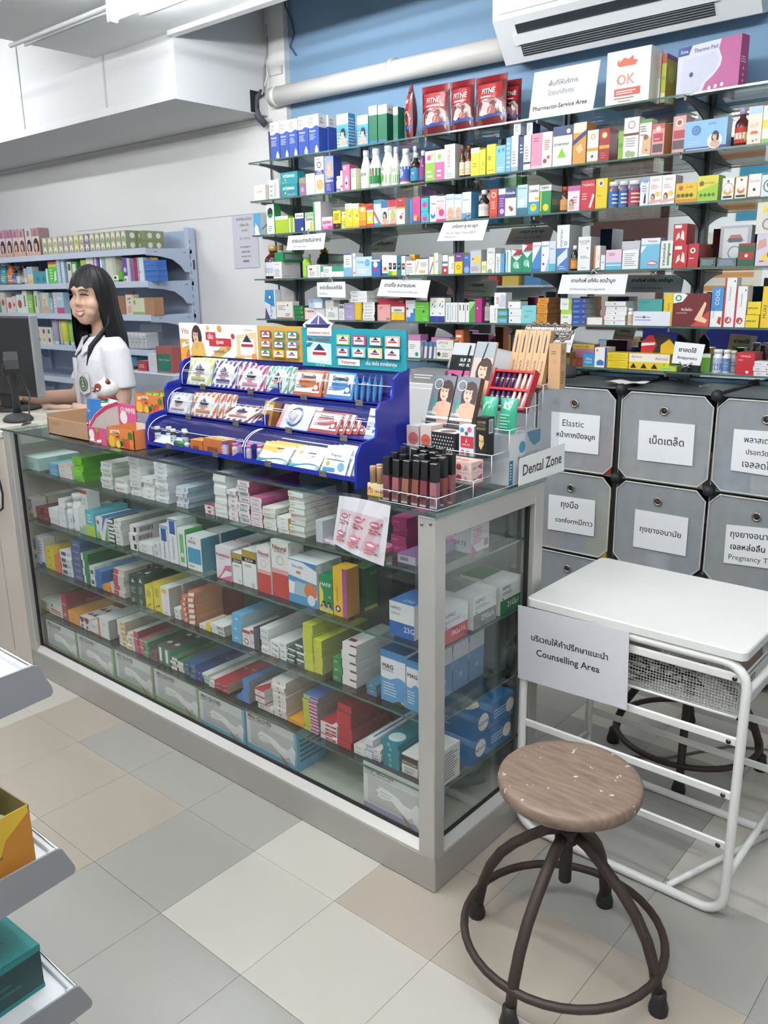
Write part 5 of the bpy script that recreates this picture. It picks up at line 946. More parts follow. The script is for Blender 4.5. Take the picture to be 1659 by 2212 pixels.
nipro(.075,.105,'cc3f4c','18Gx1½','',CZ5[1],'white and red nipro 18G needle carton behind side glass')
nipro(.205,.105,'8a8a8a','27Gx½','',CZ5[1],'white and grey nipro 27G needle carton behind side glass')
nipro(.33,.1,'1f7a44','21Gx1','',CZ5[1],'white and green nipro 21G needle carton behind side glass')
W='on third showcase shelf'
def Q3(zm,*a): row(zm,Yc,CZ5[2],W,list(a),.3,dname='cream_box')
Q3(EE,(112,150,820,'2f6ab0','Bdfe6ea:.6 Md06a4a:.6,.68 P3f8ac0:0,.1,1,.3,1,.5,0,.3','blue and white carton at left end',dict(d=.07)),
 (152,214,792,'e4e6ea','W3a5a9a:.1 L99a:.2,.4,.8,.9,5','white tall carton',dict(k=5,d=.05,side='d2cfc0')),
 (217,284,878,'e9d62a','Kk:XX,.4,.5,.4,.3','yellow XX carton',dict(n=3,d=.2,top='d9c22a')),
 (287,332,935,'e0764a','','orange carton',dict(d=.2)),
 (334,426,908,'e8e9ee','R556:.1,.2,.5,.8 L889:.6,.3,.9,.7,2','white barcode carton',dict(n=4,d=.12,side='b4b6c8')),
 (431,504,832,'5a6a9c','L9ab:.2,.3,.8,.7,1','slate blue carton',dict(n=6,d=.15,side='566492')),
 (507,560,922,'2f8f4a','Ef0f0ec:.3','green and white carton',dict(n=4,d=.22,side='2a6a3a',top='5a9a64')),
 (562,598,1020,'e6ece6','R2a5a4a:.2,.2,.8,.6','small white boxed carton',dict(n=2,d=.2)),
 (600,652,1058,'2f74c0','','royal blue carton',dict(n=3,d=.2,top='4f8ac8')),
 (656,712,1170,'ee9a2a','C5a3a1a:.5,.5,.1','small orange cube carton',dict(n=2,d=.05)),
 (714,742,1150,'d8d2c4','','beige carton beside orange cubes',dict(d=.06)),
 (746,832,1050,'d8d4cc','Ecc3a4a:.45 Nw:x,.2,.5,.2,.3','grey carton with crimson edge',dict(n=5,d=.12,s='Rb03a44:.8,0,.9,1')),
 (872,928,1092,'35473a','Pe8ece8:.3,.75,.7,.75,.5,.9 L9ab8a8:.2,.35,.8,.6,3 C6fae5a:.4,.1,.2','left dark green carton with white triangle',dict(d=.24,t='Pe8ece8:.3,.1,.7,.1,.5,.2 Pe8ece8:.3,.4,.7,.4,.5,.5 Pe8ece8:.3,.7,.7,.7,.5,.8')),
 (931,990,1092,'35473a','Pe8ece8:.3,.75,.7,.75,.5,.9 L9ab8a8:.2,.35,.8,.6,3 C6fae5a:.4,.1,.2','right dark green carton with white triangle',dict(d=.24,t='Pe8ece8:.3,.1,.7,.1,.5,.2 Pe8ece8:.3,.4,.7,.4,.5,.5')),
 (996,1054,1172,'e8d81f','L6a6a10:.2,.5,.8,.8,5 Cc05a3a:.3,.1,.1 C3a8a3a:.6,.2,.1','shorter yellow carton with dots',dict(d=.16,top='d0c02a')),
 (1057,1118,1152,'e8d81f','L6a6a10:.2,.5,.8,.8,5 Cc05a3a:.3,.15,.1 Ck:.6,.2,.1','taller yellow carton with dots',dict(d=.2,top='d0c02a')),
 (1121,1184,1186,'efeeec','Re8c02a:.1,.78,.7,.92 N334:YZ,.5,.08,.3,.07','white carton with yellow label',dict(k=4,d=.05,side='bcb6ac')))
Q3(FF,(1142,1190,268,'ecebe8','L889:.2,.3,.8,.7,1','small white side carton',dict(n=2,d=.05)),
 (1200,1252,175,'d9784a','Cf0e0d4:.5,.5,.3 R9a3a1c:.7,.2,1,.8','left orange flame carton',dict(n=5,d=.06)),
 (1255,1312,140,'d9784a','Pf4ece4:0,0,.7,.2,1,1,0,.6 R9a3a1c:.85,0,1,1','right orange flame carton',dict(n=6,d=.2,side='c8885a',s='R9a3a2c:.55,0,1,1')),
 (1330,1378,395,'efece6','L889:.2,.3,.8,.7,1','low white carton with yellow neighbour',dict(n=2,d=.1)),
 (1380,1420,395,'e8d02a','Ck:.5,.5,.1','low yellow carton',dict(n=2,d=.1)),
 (1424,1530,398,'efefec','Xk:.5,.2,.95,.8','long white barcode tube carton',dict(n=2,d=.2,side='b8b0a0',t='Nk:ACNEWAY,.4,.4,.6,.2')))
Q3(HH,(268,340,90,'5fb4e0','Lcef:.3,.3,.7,.7,1','light blue cream carton',dict(n=3,d=.2,side='a8c4c8')),
 (344,398,205,'f0eeee','Tc03a3a:.2 O7a3a4a:.5,.3,.3,.3 Nc03a3a:TG,.5,.66,.5,.12','left white and red TG carton',dict(d=.14)),
 (400,426,205,'f0eeee','Tc03a3a:.2 O7a3a4a:.5,.3,.3,.3','right white and red TG carton',dict(d=.14)),
 (428,468,190,'4a4a52','','dark grey slim carton',dict(d=.14)),
 (472,530,190,'eeeeee','Nk:Flonax,.5,.5,.7,.3','white flonax tube carton',dict(n=4,d=.2,t='Nk:Mometa,.5,.6,.7,.3')),
 (533,600,285,'f0f0ee','Nk:Flexor,.5,.5,.6,.3 Xk:.6,.1,.9,.4','white flexor tube carton',dict(n=3,d=.16)),
 (603,658,300,'e9eae6','L889:.2,.3,.8,.7,1','white tube carton with grey print',dict(n=3,d=.2,side='c8ccc4')),
 (661,720,340,'35584a','Tf0f0ee:.3 Lbcb:.2,.3,.8,.6,1','left dark green and white carton',dict(n=3,d=.16)),
 (723,778,310,'35584a','Tf0f0ee:.3 Lbcb:.2,.3,.8,.6,1','right dark green and white carton',dict(n=3,d=.16)),
 (783,852,162,'cdd32a','Eecf0c8:.06','left yellow green cream carton',dict(n=5,d=.15,side='b8c04a')),
 (855,916,275,'cdd32a','N7a3a2a:Dermol,.3,.6,.3,.3','right yellow green cream carton',dict(n=4,d=.2,side='a8ae5a',t='Nb03a2a:Clobet,.6,.6,.5,.3')),
 (990,1052,402,'2f8a44','Nw:BSC,.4,.5,.4,.3','green BSC carton',dict(n=3,d=.1)),
 (1056,1160,302,'ece8e6','R7a2a2a:.55,.7,1,.9','white dentidine carton',dict(n=5,d=.16,side='d6d2d0',t='R7a2a2a:.1,.1,.6,.2')),
 (1228,1300,592,'4a7f9a','Nbcd:PEN,.5,.7,.7,.3','steel blue carton',dict(n=2,d=.12)),
 (1330,1506,365,'eef0f4','B5aa0d4:.45 W5aa0d4:.48,.05 T4a90cc:.14 Wd:.0 K7a3a34:MAG,.3,.7,.5,.09 L99a:.05,.6,.7,.65,2 Ce8d83a:.88,.06,.04 Lcde:.1,.12,.7,.4,5','left blue and white MAG sachet carton',dict(d=.07,k=4,top='2f4a78')),
 (1510,1600,430,'eef0f4','B5aa0d4:.45 W5aa0d4:.48,.05 T4a90cc:.14 K7a3a34:MAG,.5,.7,.8,.09 Lcde:.1,.12,.7,.4,5','right blue and white MAG sachet carton',dict(d=.07,k=4,top='2f4a78',side='6f9ac8',s='Tdfe6f0:.35 Nw:10,.5,.3,.5,.1')))
W='on fourth showcase shelf'
def Q4(zm,*a): row(zm,Yc,CZ5[3],W,list(a),.3,dname='ointment_box')
Q4(FF,(86,166,212,'eceee4','Be0d04a:.3 N2a8a4a:Remolin,.5,.66,.7,.2','white and yellow herbal carton',dict(k=3,d=.05)),
 (169,268,235,'ece9e0','C3f9a5a:.2,.75,.16 Pb83a3a:.1,.2,.9,.1,.9,.2,.1,.3 Pb83a3a:.1,.4,.9,.3,.9,.4,.1,.5','white carton with green disc and red swooshes',dict(d=.1,top='dcd6cc')),
 (270,310,160,'b03444','Nfd:Zelloro,.5,.6,.8,.1 Nw:60,.5,.2,.5,.15','large crimson carton',dict(d=.26,side='8f3a40',top='7a3a3e',s='Nd8a0a0:Glucosamine,.5,.6,.6,.12')),
 (314,398,298,'ef9a24','K7a2a10:1,.5,.4,.3,.4 N7a2a10:Banner,.45,.76,.5,.1','orange carton printed with number one',dict(d=.2,top='d8902a')),
 (402,442,335,'eee8e6','P7a2a3a:.1,1,.9,1,.9,.7,.5,.45,.1,.7 C444:.5,.2,.2','left white carton with maroon shield',dict(d=.14,t='P7a2a3a:.1,.2,.9,.2,.5,.4 P7a2a3a:.1,.6,.9,.6,.5,.8')),
 (444,484,345,'eee8e6','P7a2a3a:.1,1,.9,1,.9,.7,.5,.45,.1,.7 C444:.5,.2,.2','right white carton with maroon shield',dict(d=.14,t='P7a2a3a:.1,.2,.9,.2,.5,.4 P7a2a3a:.1,.6,.9,.6,.5,.8')),
 (488,552,385,'eeeae4','L889:.2,.5,.8,.8,4 Bd9743a:.08','white carton with orange base line',dict(d=.12)),
 (556,640,350,'efefee','Ed9742a:.16 N556:Clapirex,.6,.72,.6,.1','white and orange clapirex carton',dict(d=.16,k=2,side='b8b8b4')),
 (702,768,365,'ece8da','Re0b82a:.5,.2,.95,.8 Ek:.08','white and yellow edge carton',dict(n=5,d=.2,side='c8c0a8')),
 (771,812,460,'ece8da','Re0b82a:.5,.2,.95,.8','small white and yellow carton',dict(n=4,d=.16)),
 (815,832,500,'e8e0dc','','thin white upright carton',dict(d=.06)),
 (834,868,442,'cc4a6a','Tf0e8ea:.1','left rose pink tube carton',dict(n=3,d=.2,side='9a3a4a',top='d8d4d2')),
 (871,903,515,'cc4a6a','Tf0e8ea:.1','right rose pink tube carton',dict(n=2,d=.2,side='9a3a4a')),
 (906,942,525,'3f9a64','Tf0f0ee:.12','mint green tube carton',dict(n=3,d=.2,side='2f6a3c')),
 (945,975,608,'6a4a42','Cb8a8a0:.5,.5,.2','left brown dotted carton',dict(n=4,d=.2)),
 (978,1010,620,'6a4a42','Cb8a8a0:.5,.5,.2','right brown dotted carton',dict(n=4,d=.2)),
 (1016,1060,560,'2a6a4c','Redf0ec:.2,.15,.6,.9','left green carton with white panel',dict(d=.2,top='54504c',t='Cd8e0dc:.5,.2,.3 Cd8e0dc:.5,.6,.3')),
 (1063,1110,585,'2a8a5c','Redf0ec:.2,.15,.6,.9','right green carton with white panel',dict(d=.22,top='54504c',t='Cd8e0dc:.5,.2,.3 Cd8e0dc:.5,.6,.3')),
 (1116,1162,655,'eceae4','','left long white ended green carton',dict(n=4,d=.24,side='3a6a44',top='3f7a48')),
 (1165,1212,685,'eceae4','','right long white ended green carton',dict(n=3,d=.24,side='3a6a44',top='3f7a48')),
 (1216,1258,690,'2f6a9c','Pdcb04a:.2,.3,.8,.5,.8,.6,.2,.4','left denim blue tube carton',dict(n=3,d=.24,top='2f5a94')),
 (1262,1306,705,'2f6a9c','Pdcb04a:.2,.3,.8,.5,.8,.6,.2,.4','right denim blue tube carton',dict(n=3,d=.24,top='2f5a94')),
 (1310,1358,755,'2a3a84','Lcde:.2,.4,.8,.6,1','indigo tube carton',dict(n=2,d=.24,t='Nw:Daivisel,.5,.5,.8,.2')),
 (1361,1408,780,'dfe8e2','B8ab89a:.4','white and sage tube carton',dict(n=3,d=.22)),
 (1411,1454,815,'e8e6e2','L889:.2,.3,.8,.7,1','white lettered tube carton',dict(n=3,d=.22)),
 (1457,1508,835,'c4323a','Pf0d8d4:.1,.2,.9,.5,.9,.6,.1,.3 Tf:.0','left red wave tube carton',dict(n=2,d=.24,side='b08a80',t='Nw:Tigar,.5,.5,.7,.3')),
 (1511,1560,848,'c4323a','Pf0d8d4:.1,.2,.9,.5,.9,.6,.1,.3','right red wave tube carton',dict(n=2,d=.24,side='c8a49a',t='Nw:Tigar,.5,.5,.7,.3')))
Q4(HH,(296,342,690,'3f7ac4','','low blue carton',dict(n=2,d=.12)),
 (345,392,565,'4a86cc','','blue ended white tube carton',dict(n=4,d=.2,side='a8a8a4')),
 (442,512,625,'ece8e6','Tc03444:.25 L889:.2,.2,.8,.5,2','white and red wedge carton',dict(n=3,d=.12,t='Pc03444:0,0,1,0,1,1')),
 (515,556,800,'e8e4e2','','low white carton beside red dot stack',dict(d=.14)),
 (560,658,572,'eeeae2','Cc0303a:.5,.5,.28 Cw:.5,.5,.12','cream carton with red dot logo',dict(n=8,d=.17,side='cfc8b8',t='O3a6a8a:.35,.5,.2,.15 O3a6a8a:.65,.5,.2,.15')),
 (662,778,862,'f0a020','','flat orange carton',dict(d=.17,top='f0a52a')),
 (782,888,682,'e6e8ea','Ecdd32a:.45 Rc03a7a:.45,.3,1,.9','lime and magenta ended carton',dict(n=10,d=.2,side='9a8c80',top='4a7ac4')),
 (898,1020,872,'eee8e4','Rc0303a:.3,.15,.95,.6 Nw:Canzo,.6,.4,.5,.3','white and red canzo carton',dict(n=4,d=.14,t='Rc0303a:0,0,.7,.6')),
 (1024,1128,742,'c02830','','red gynecon carton',dict(n=6,d=.17,side='8a2a30',top='7a2a2a',t='Nf0d8d8:GYNECON,.5,.7,.8,.16 Nf0d8d8:GYNECON,.5,.3,.8,.16')),
 (1138,1218,1035,'ece8e4','Nk:Fluomil,.4,.5,.5,.3','low white fluomil carton',dict(n=2,d=.16)),
 (1222,1276,985,'e6e8ea','B2f5fa8:.1','white carton with blue stripe top',dict(n=3,d=.2,t='R2f6ab8:.4,.1,.6,.9')),
 (1279,1334,1060,'e9e6e0','L889:.2,.3,.8,.7,1','plain white end carton',dict(n=3,d=.14)),
 (1340,1464,1008,'2a8f9c','Oa8d8dc:.45,.5,.3,.4 C8fd0d4:.45,.5,.12','teal proctyl suppository carton',dict(n=5,d=.17,side='2a8090',top='2a8f9c',t='Cd8e4e8:.5,.2,.42 N556:PROCTYL,.5,.6,.8,.2')),
 (1484,1600,1108,'eae6e2','Mk:.7,.95 K4a2a2a:GLYCERIN,.5,.86,.9,.09 B6a3a34:.12 M6a3a34:.55,.75 Nw:SUPPOSITORIES,.5,.65,.9,.08 Nk:LAXATIVE,.5,.4,.7,.09 L667:.2,.18,.8,.32,2','white and brown glycerin suppositories carton',dict(d=.1)))
mb=carton_mesh(.056,.085,.1,'eceae6','','e6e4e0','e9e7e2',sdsl='L778:.1,.1,.9,.9,11',tdsl='N334:Gelsem,.6,.3,.4,.1')
tag(put('medicine_box',mb,None,(-.064,.07,CZ5[3])),'white finely printed carton at right end behind side glass','box')
for i in range(2):
    mb=carton_mesh(.12,.2,.07,'2a78b8','L9cd:.1,.3,.4,.7,3','2f80c0','246ca8',sdsl='Ce8e8e8:.25,.5,.36 N556:หน้ากาก,.25,.5,.22,.2 La8d0ec:.5,.3,.9,.7,3 Ceee8d8:.9,.5,.3',tdsl='Cece4cc:.6,.25,.26 O4a4a4a:.6,.25,.26,.1')
    tag(put('face_mask_box',mb,None,(-.095,.2+i*.012,CZ5[3]+i*.072)),'%s blue face mask carton at right end of fourth showcase shelf'%('lower','upper')[i],'box','blue face mask cartons')
W='on showcase floor'
GLV='T35383a:.0 Rc3c7c5:.08,.2,.96,.74 Kk:PRO_GLOVES,.28,.88,.5,.1 N667:EXAMINATION_GLOVES,.26,.79,.44,.05 Pf4f4f2:.25,.62,.3,.6,.22,.5,.28,.48,.24,.4,.34,.38,.5,.42,.66,.28,.76,.2,.86,.3,.82,.45,.7,.46,.6,.55,.45,.6 P9a9c9a:.3,.53,.5,.51,.5,.5,.3,.515 P9a9c9a:.3,.45,.48,.46,.48,.45,.3,.44 Pa88470:.66,.28,.76,.2,.9,.02,.78,.02 Peceeec:.8,.4,.92,.6,.98,.5,.96,.12,.88,.2'
for i,(zm,a,b,yt,c1,c2,cn) in enumerate(((FF,160,398,385,'9ab884','5a7a4a','green'),(FF,402,682,505,'9ab884','5a7a4a','green'),(FF,688,982,640,'9ab884','5a7a4a','green'),(FF,988,1338,792,'9ab884','5a7a4a','green'),(HH,45,372,690,'6fb8d8','3a6a7a','blue'),(HH,376,738,838,'6fb8d8','3a6a7a','blue'),(JJ,172,650,700,'a8a4c4','5a586a','lilac'))):
    nm_=('%s from left of four green edged latex glove cartons'%ORD[i] if i<4 else ('left blue edged latex glove carton' if i==4 else 'right blue edged latex glove carton' if i==5 else 'lilac edged latex glove carton beside corner post'))
    row(zm,.045,CZ5[4],W,[(a,b,yt+ (15 if i<4 else 12),'dfe1df',GLV.replace('T35383a:.0','B%s:.17 F%s:.05'%(c1,c1)),nm_,dict(d=.1 if i!=5 else .12,top='34383a',side=c1,name='glove_box',grp='latex glove cartons',t='Nb8bcbc:PRO_GLOVES,.6,.5,.5,.3',s='L%s:.1,.2,.9,.8,5'%c2))],.3)
mb=pouch_mesh(.16,.1,.03,'b9c4bc','B5a9a5a:.3',mat='film'); o=put('clear_bag',mb,None,(-.14,.3,CZ5[4]),.9); tag(o,'clear plastic bag with green leaflet on showcase floor by side glass','bag')
# ================================================================ blue tiered lozenge display
DX0,DX1=-1.204,-.303; BLU='1d2a9e'
dsp=thing('lozenge_display','royal blue three tier lozenge display with clear curved lids on showcase','display stand')
TI=[(.07,.152,1.018,1.03),(.152,.216,1.104,1.112),(.216,.281,1.19,1.198)]   # y0,y1,floor,lip
side=[(.068,1.0),(.068,1.045),(.072,1.085),(.09,1.112),(.145,1.122),(.15,1.135),(.152,1.19),(.165,1.206),(.212,1.212),(.216,1.225),(.22,1.262),(.24,1.275),(.281,1.282),(.281,1.0)]
def dp(n,mb): return put(n,mb,dsp)
for x in (DX0-.004,DX1-.004):
    mb=MB(); mb.prism([(x,y,z) for y,z in side],(.008,0,0),BLU,'gloss'); dp('side_panel',mb)
XM=-.735
for k,(y0,y1,zf,zl) in enumerate(TI):
    mb=MB(); mb.box(DX0,y0,zf,DX1,y1,zf+.005,BLU,'gloss'); mb.box(DX0,y0-.003,zf,DX1,y0,zl,BLU,'gloss'); mb.box(DX0,y1-.003,zf,DX1,y1,zf+.09 if k<2 else 1.28,'18227f','gloss'); dp('tray',mb)
    mb=MB(); mb.box(XM-.003,y0,zf,XM+.003,y1,zl+.03,BLU,'gloss'); dp('divider',mb)
    mb=MB(); mb.prism([(XM-.05,y0-.004,zl-.005),(XM-.02,y0-.004,zl+.012),(XM,y0-.004,zl+.012),(XM,y0-.004,zl-.005)],(0,.004,0),BLU,'gloss'); dp('divider',mb)
    for a,b in ((DX0+.006,XM-.004),(XM+.004,DX1-.006)):
        pth=[(y0+.002,zl-.006),(y0+.002,zl+.022)]+[(y0+.002+(y1-y0-.006)*(1-math.cos(t*math.pi/14)),zl+.022+.05*math.sin(t*math.pi/14)) for t in range(1,8)]
        mb=MB(); n=len(pth)
        S=lambda u,v,pth=pth,a=a,b=b: Vector((a+(b-a)*u,*[pth[min(int(v*(len(pth)-1)),len(pth)-2)][c]+(pth[min(int(v*(len(pth)-1)),len(pth)-2)+1][c]-pth[min(int(v*(len(pth)-1)),len(pth)-2)][c])*(v*(len(pth)-1)-min(int(v*(len(pth)-1)),len(pth)-2)) for c in (0,1)]))
        mb.grid(S,1,8,'s','acrylic'); lid=dp('clear_lid',mb)
        mb=MB()
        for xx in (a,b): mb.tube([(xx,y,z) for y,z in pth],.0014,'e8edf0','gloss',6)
        mb.tube([(a,pth[3][0],pth[3][1]),(b,pth[3][0],pth[3][1])],.0009,'eef2f4','gloss',6); put('lid_rim_highlight',mb,lid)  # lengthwise tube draws a bright highlight line along the lid curve
        for q in (.25,.75):
            x=a+(b-a)*q; mb=MB(); mb.box(x-.013,y0-.006,zl-.012,x+.013,y0-.003,zl+.004,'b9b9b4','steel'); mb.lathe([(.002,0),(.002,.002)],'777','steel',6,(x-.007,y0-.0075,zl-.004)); mb.lathe([(.002,0),(.002,.002)],'777','steel',6,(x+.007,y0-.0075,zl-.004)); put('hinge_clip',mb,lid)
mb=MB(); mb.box(DX0,.281,1.0,DX1,.286,1.285,BLU,'gloss'); dp('back_board',mb)
FMINI=lambda c,u,v,w,h:'R%s:%g,%g,%g,%g Rf4f4f2:%g,%g,%g,%g P2a2a55:%g,%g,%g,%g,%g,%g Rb8242c:%g,%g,%g,%g'%(c,u,v,u+w,v+h,u+w*.12,v+h*.08,u+w*.85,v+h*.8,u+w*.3,v+h*.55,u+w*.7,v+h*.55,u+w*.5,v+h*.85,u+w*.2,v+h*.35,u+w*.8,v+h*.5)
# header boards
def header(n,x0,x1,z0,z1,base,dsl,y=.276,lip=None):
    mb=MB(); mb.box(x0,y,z0,x1,y+.004,z1,base,'carton'); mb.prints(face_S((x0,y,z0),(x1-x0,0,0),(0,0,z1-z0),(0,-1,0)),x1-x0,z1-z0,dsl); return dp(n,mb)
L_=['8a3a4a','5aa06a','1f8a8a','c07a6a','1f7f8a','4a8ac4','2f9a74','e0b82a','f0f0f0']
mini=' '.join(FMINI(L_[i],.665+(i%3)*.108,.66-(i//3)*.27,.085,.2) for i in range(9))
header('header_board',-1.225,-.685,1.283,1.385,'f1f0ee','Pc9983a:.63,0,1,0,1,1,.63,1 Pd0a85a:.2,0,.3,0,.4,.3,.3,.3 Pd0a85a:.42,0,.5,0,.58,.3,.5,.3 Pe0c890:.45,.05,.62,.05,.62,.8,.45,.7 S:.0 Rf4f2ee:.48,.12,.6,.6 P2a2a55:.5,.5,.58,.5,.54,.72 Rb8242c:.49,.36,.59,.44 H3a2a24:.075,.62,.26 Pe0b44a:.02,0,.16,0,.14,.42,.09,.5,.04,.42 Rc02a34:.17,.52,.26,.76 Rc02a34:.2,.34,.4,.58 Kw:เข้ม,.215,.64,.075,.18 Kw:ชุ่มคอ,.3,.46,.17,.18 Ce08a2a:.3,.88,.1 Ce0b03a:.19,.9,.06 Ce08a2a:.37,.3,.07 Cc02a34:.42,.66,.08 N4a3a2a:ปลุกความเย็น,.29,.18,.16,.12 Nb8242c:Fisherman,.56,.86,.11,.06 Ce08a2a:.6,.08,.1 N5a4a2a:ฟิชเชอร์แมนส์_เฟรนด์,.82,.06,.26,.07 '+mini)
t8=['9ac06a','b03a6a','2f7f7a','d8a890','6a9ac0','7ac8b0','e0c080','f0f0f0']
mini=' '.join(FMINI(t8[i],.36+(i%4)*.155,.6-(i//4)*.3,.13,.25) for i in range(8))
header('header_board',-.69,-.303,1.275,1.383,'148f9e','Pbfe6ea:.05,.1,.3,.06,.3,.6,.05,.66 S:.0 Rf2f4f4:.1,.16,.26,.5 P2a2a55:.12,.42,.24,.42,.18,.6 Rb8242c:.11,.3,.25,.38 P0f7f90:.04,.5,.08,.5,.12,.62,.06,.62 Rf2f2f0:.06,.8,.31,1 Kb8242c:FISHERMAN\'S_FRIEND,.185,.87,.22,.1 Nb8242c:ใหม่,.09,.72,.08,.1 Nb8242c:สเปียร์มินต์,.22,.72,.14,.09 Rf0f0f0:.37,.08,.58,.24 Kb8242c:Fisherman,.475,.16,.18,.09 Nw:เข้ม_ถึงใจ_จากอังกฤษ,.78,.16,.34,.13 Nbfe6ea:เย็น_เข้ม_คุ้ม,.19,.04,.2,.08 '+mini,y=.274)
mb=MB(); cx=-.625
mb.prism([(cx-.05,.274,1.38),(cx+.05,.274,1.38),(cx+.06,.274,1.395),(cx+.045,.274,1.4),(cx+.03,.274,1.412),(cx+.005,.274,1.425),(cx-.02,.274,1.41),(cx-.05,.274,1.398),(cx-.06,.274,1.39)],(0,.003,0),'f0eef4','carton'); mb.prism([(cx-.045,.2735,1.383),(cx+.04,.2735,1.383),(cx+.052,.2735,1.394),(cx-.05,.2735,1.392)],(0,.0004,0),'2a2a66'); mb.prism([(cx-.03,.2735,1.394),(cx+.0,.2735,1.394),(cx+.004,.2735,1.42)],(0,.0004,0),'5a5a9a'); mb.prism([(cx+.006,.2735,1.394),(cx+.04,.2735,1.394),(cx+.008,.2735,1.418)],(0,.0004,0),'4a4a88'); dp('ship_emblem',mb)
# ---------------------------------------------------------------- sachets in the display
ZG=(280,670,2.676)
def fish(c,band):
    return 'S%s:5,.6 Pf3f3f1:.12,.1,.9,.1,.86,.62,.74,.86,.3,.86,.16,.62 P2a2440:.3,.6,.72,.6,.64,.5,.38,.5 P3a3460:.44,.62,.46,.8,.62,.63 P3a3460:.42,.62,.41,.74,.34,.63 Kb02a3a:FISHERMAN\'S,.5,.44,.7,.08 Kb02a3a:FRIEND,.5,.35,.5,.07 R%s:.2,.22,.8,.3 Rk:.2,.16,.8,.18'%(c,band)
def sach(zm,x0,x1,yt,Y,Z,base,dsl,desc,n=1,lean=-.3,name='lozenge_sachet',where='',bulge=.005,dx=.016,dyy=.002,mat='foil',cat='sachet',rz=0,hh=None):
    A=X_at(zm[0]+x0/zm[2],Y,Z); B=X_at(zm[0]+x1/zm[2],Y,Z); xm=(A+B)/2; w_=(B-A)*.97; H=1.1*(hh or 0) or 1.1*max(.03,(Z_at(zm[1]+yt/zm[2],xm,Y)-Z))
    me=pouch_mesh(w_,H,bulge,base,dsl,mat).mesh(name)
    for i in range(n-1,-1,-1):
        o=link(name,me,None,(xm+i*dx,Y+.007+i*.011,Z+.0055),rz,lean)
        l='%s %s'%(desc,where) if n==1 else '%s from front of %s %s %s'%(ORD[i],NUM[n],plural(desc),where)
        tag(o,uniq(l.strip()),cat,plural(desc) if n>1 else None)
y3,z3=TI[2][0],TI[2][2]; y2,z2=TI[1][0],TI[1][2]; y1,z1=TI[0][0],TI[0][2]
W3='in top display tier'
sach(ZG,318,462,300,y3,z3,'f0f1ee',fish('c3d24a','c3d24a'),'lime striped fisherman lozenge sachet',3,where=W3)
sach(ZG,464,600,318,y3,z3,'f0f0f2',fish('4a3a94','4a3a94'),'purple striped fisherman lozenge sachet',4,where=W3)
sach(ZG,612,764,345,y3,z3,'f2eef0',fish('b8327a','e08ab8'),'magenta striped fisherman lozenge sachet',4,where=W3)
sach(ZG,782,900,350,y3,z3,'eef2f0',fish('3fb08a','8fd0b8'),'mint green striped fisherman lozenge sachet',2,where=W3)
STR='B%s:.12 Pf2f2f2:.06,.14,.94,.14,.96,.92,.04,.92 Kk:Strepsils,.5,.74,.84,.24 P%s:.7,.2,.95,.25,.9,.6,.78,.5 Cf2f2f2:.82,.36,.1 L889:.1,.3,.55,.45,2 N%s:%s,.35,.56,.5,.1'
sach(ZG,930,1100,375,y3,z3,'d06a3a',STR%('d06a3a','c85a2a','7a2a1a','Orange+VitaminC'),'orange strepsils lozenge sachet',3,where=W3,dx=.008)
sach(ZG,1118,1280,385,y3,z3,'3f8fd0',STR%('3f8fd0','2a6ab0','2a4a8a','Cool'),'blue strepsils lozenge sachet',1,where=W3)
sach(ZG,1285,1310,375,y3,z3,'3f8fd0','L2a6ab0:.1,.1,.9,.9,5','edge-on blue strepsils sachet',5,where=W3,rz=-.9,dx=.012,hh=.062,lean=-.1)
W2='in middle display tier'
sach(ZG,205,340,500,y2,z2,'e4e4e6',fish('c8c8cc','d8d8da'),'silver white fisherman lozenge sachet',2,where=W2)
sach(ZG,345,490,505,y2,z2,'f2eeea',fish('dd6a2a','e08a4a'),'orange striped fisherman lozenge sachet',4,where=W2)
sach(ZG,515,690,560,y2,z2,'f1ecec',fish('8a3a44','c07a84'),'fallen maroon striped fisherman sachet',3,where=W2,lean=-.95,dx=.006,hh=.06)
W='in middle display tier'
x=X_at(280+760/2.676,y2,z2); mb=carton_mesh(.06,.022,.07,'d99a1e','E8a5a1e:.1 Sb8741a:4,.3 Cf0c84a:.4,.25,.2 Rf4e8d8:.3,.62,.9,.85 N8a2a1a:FITRON,.6,.74,.5,.12 C8a2a1a:.4,.25,.1','c4881a','9a6420')
tag(put('throat_candy_box',mb,None,(x,y2+.016,z2+.006),-.25,-.3),'golden brown herbal throat candy carton leaning in middle display tier','box')
sach(ZG,835,1020,575,y2,z2,'dfe3ea','O3a5a9a:.5,.5,.42,.2 Cc03a4a:.45,.5,.2 Ee0706a:.12 P8fa8c8:.2,.3,.5,.2,.6,.6,.4,.7','white and blue ring printed lozenge sachet',3,where=W2,lean=-.6,hh=.066)
sach(ZG,1015,1190,640,y2,z2,'b04a4a',STR%('b04a4a','a03a3a','7a2a1a','Original'),'red strepsils lozenge sachet',6,where=W2,lean=-.6,dx=.015,hh=.058)
sach(ZG,1345,1410,585,y2,z2,'e8eef4',STR%('9ac8e4','3f8fd0','2a6a9a','Cool'),'pale blue strepsils sachet at right end',1,where=W2,lean=-.35,hh=.075)
W1='in bottom display tier'
for i,(a,yt) in enumerate(((140,675),(175,690),(230,672),(265,676),(300,680))):
    x=X_at(280+(a+25)/2.676,y1+.02,z1); bottle('oil_bottle','%s small dark oil bottle with white cap %s'%(ORD[i],W1),.019,.052,'1f2a34','f0f0ee','cfe0e8','L667:.1,.3,.9,.8,2',(x,y1+.022+(i%2)*.02,z1+.005),'jar','bottle','dark oil bottles')
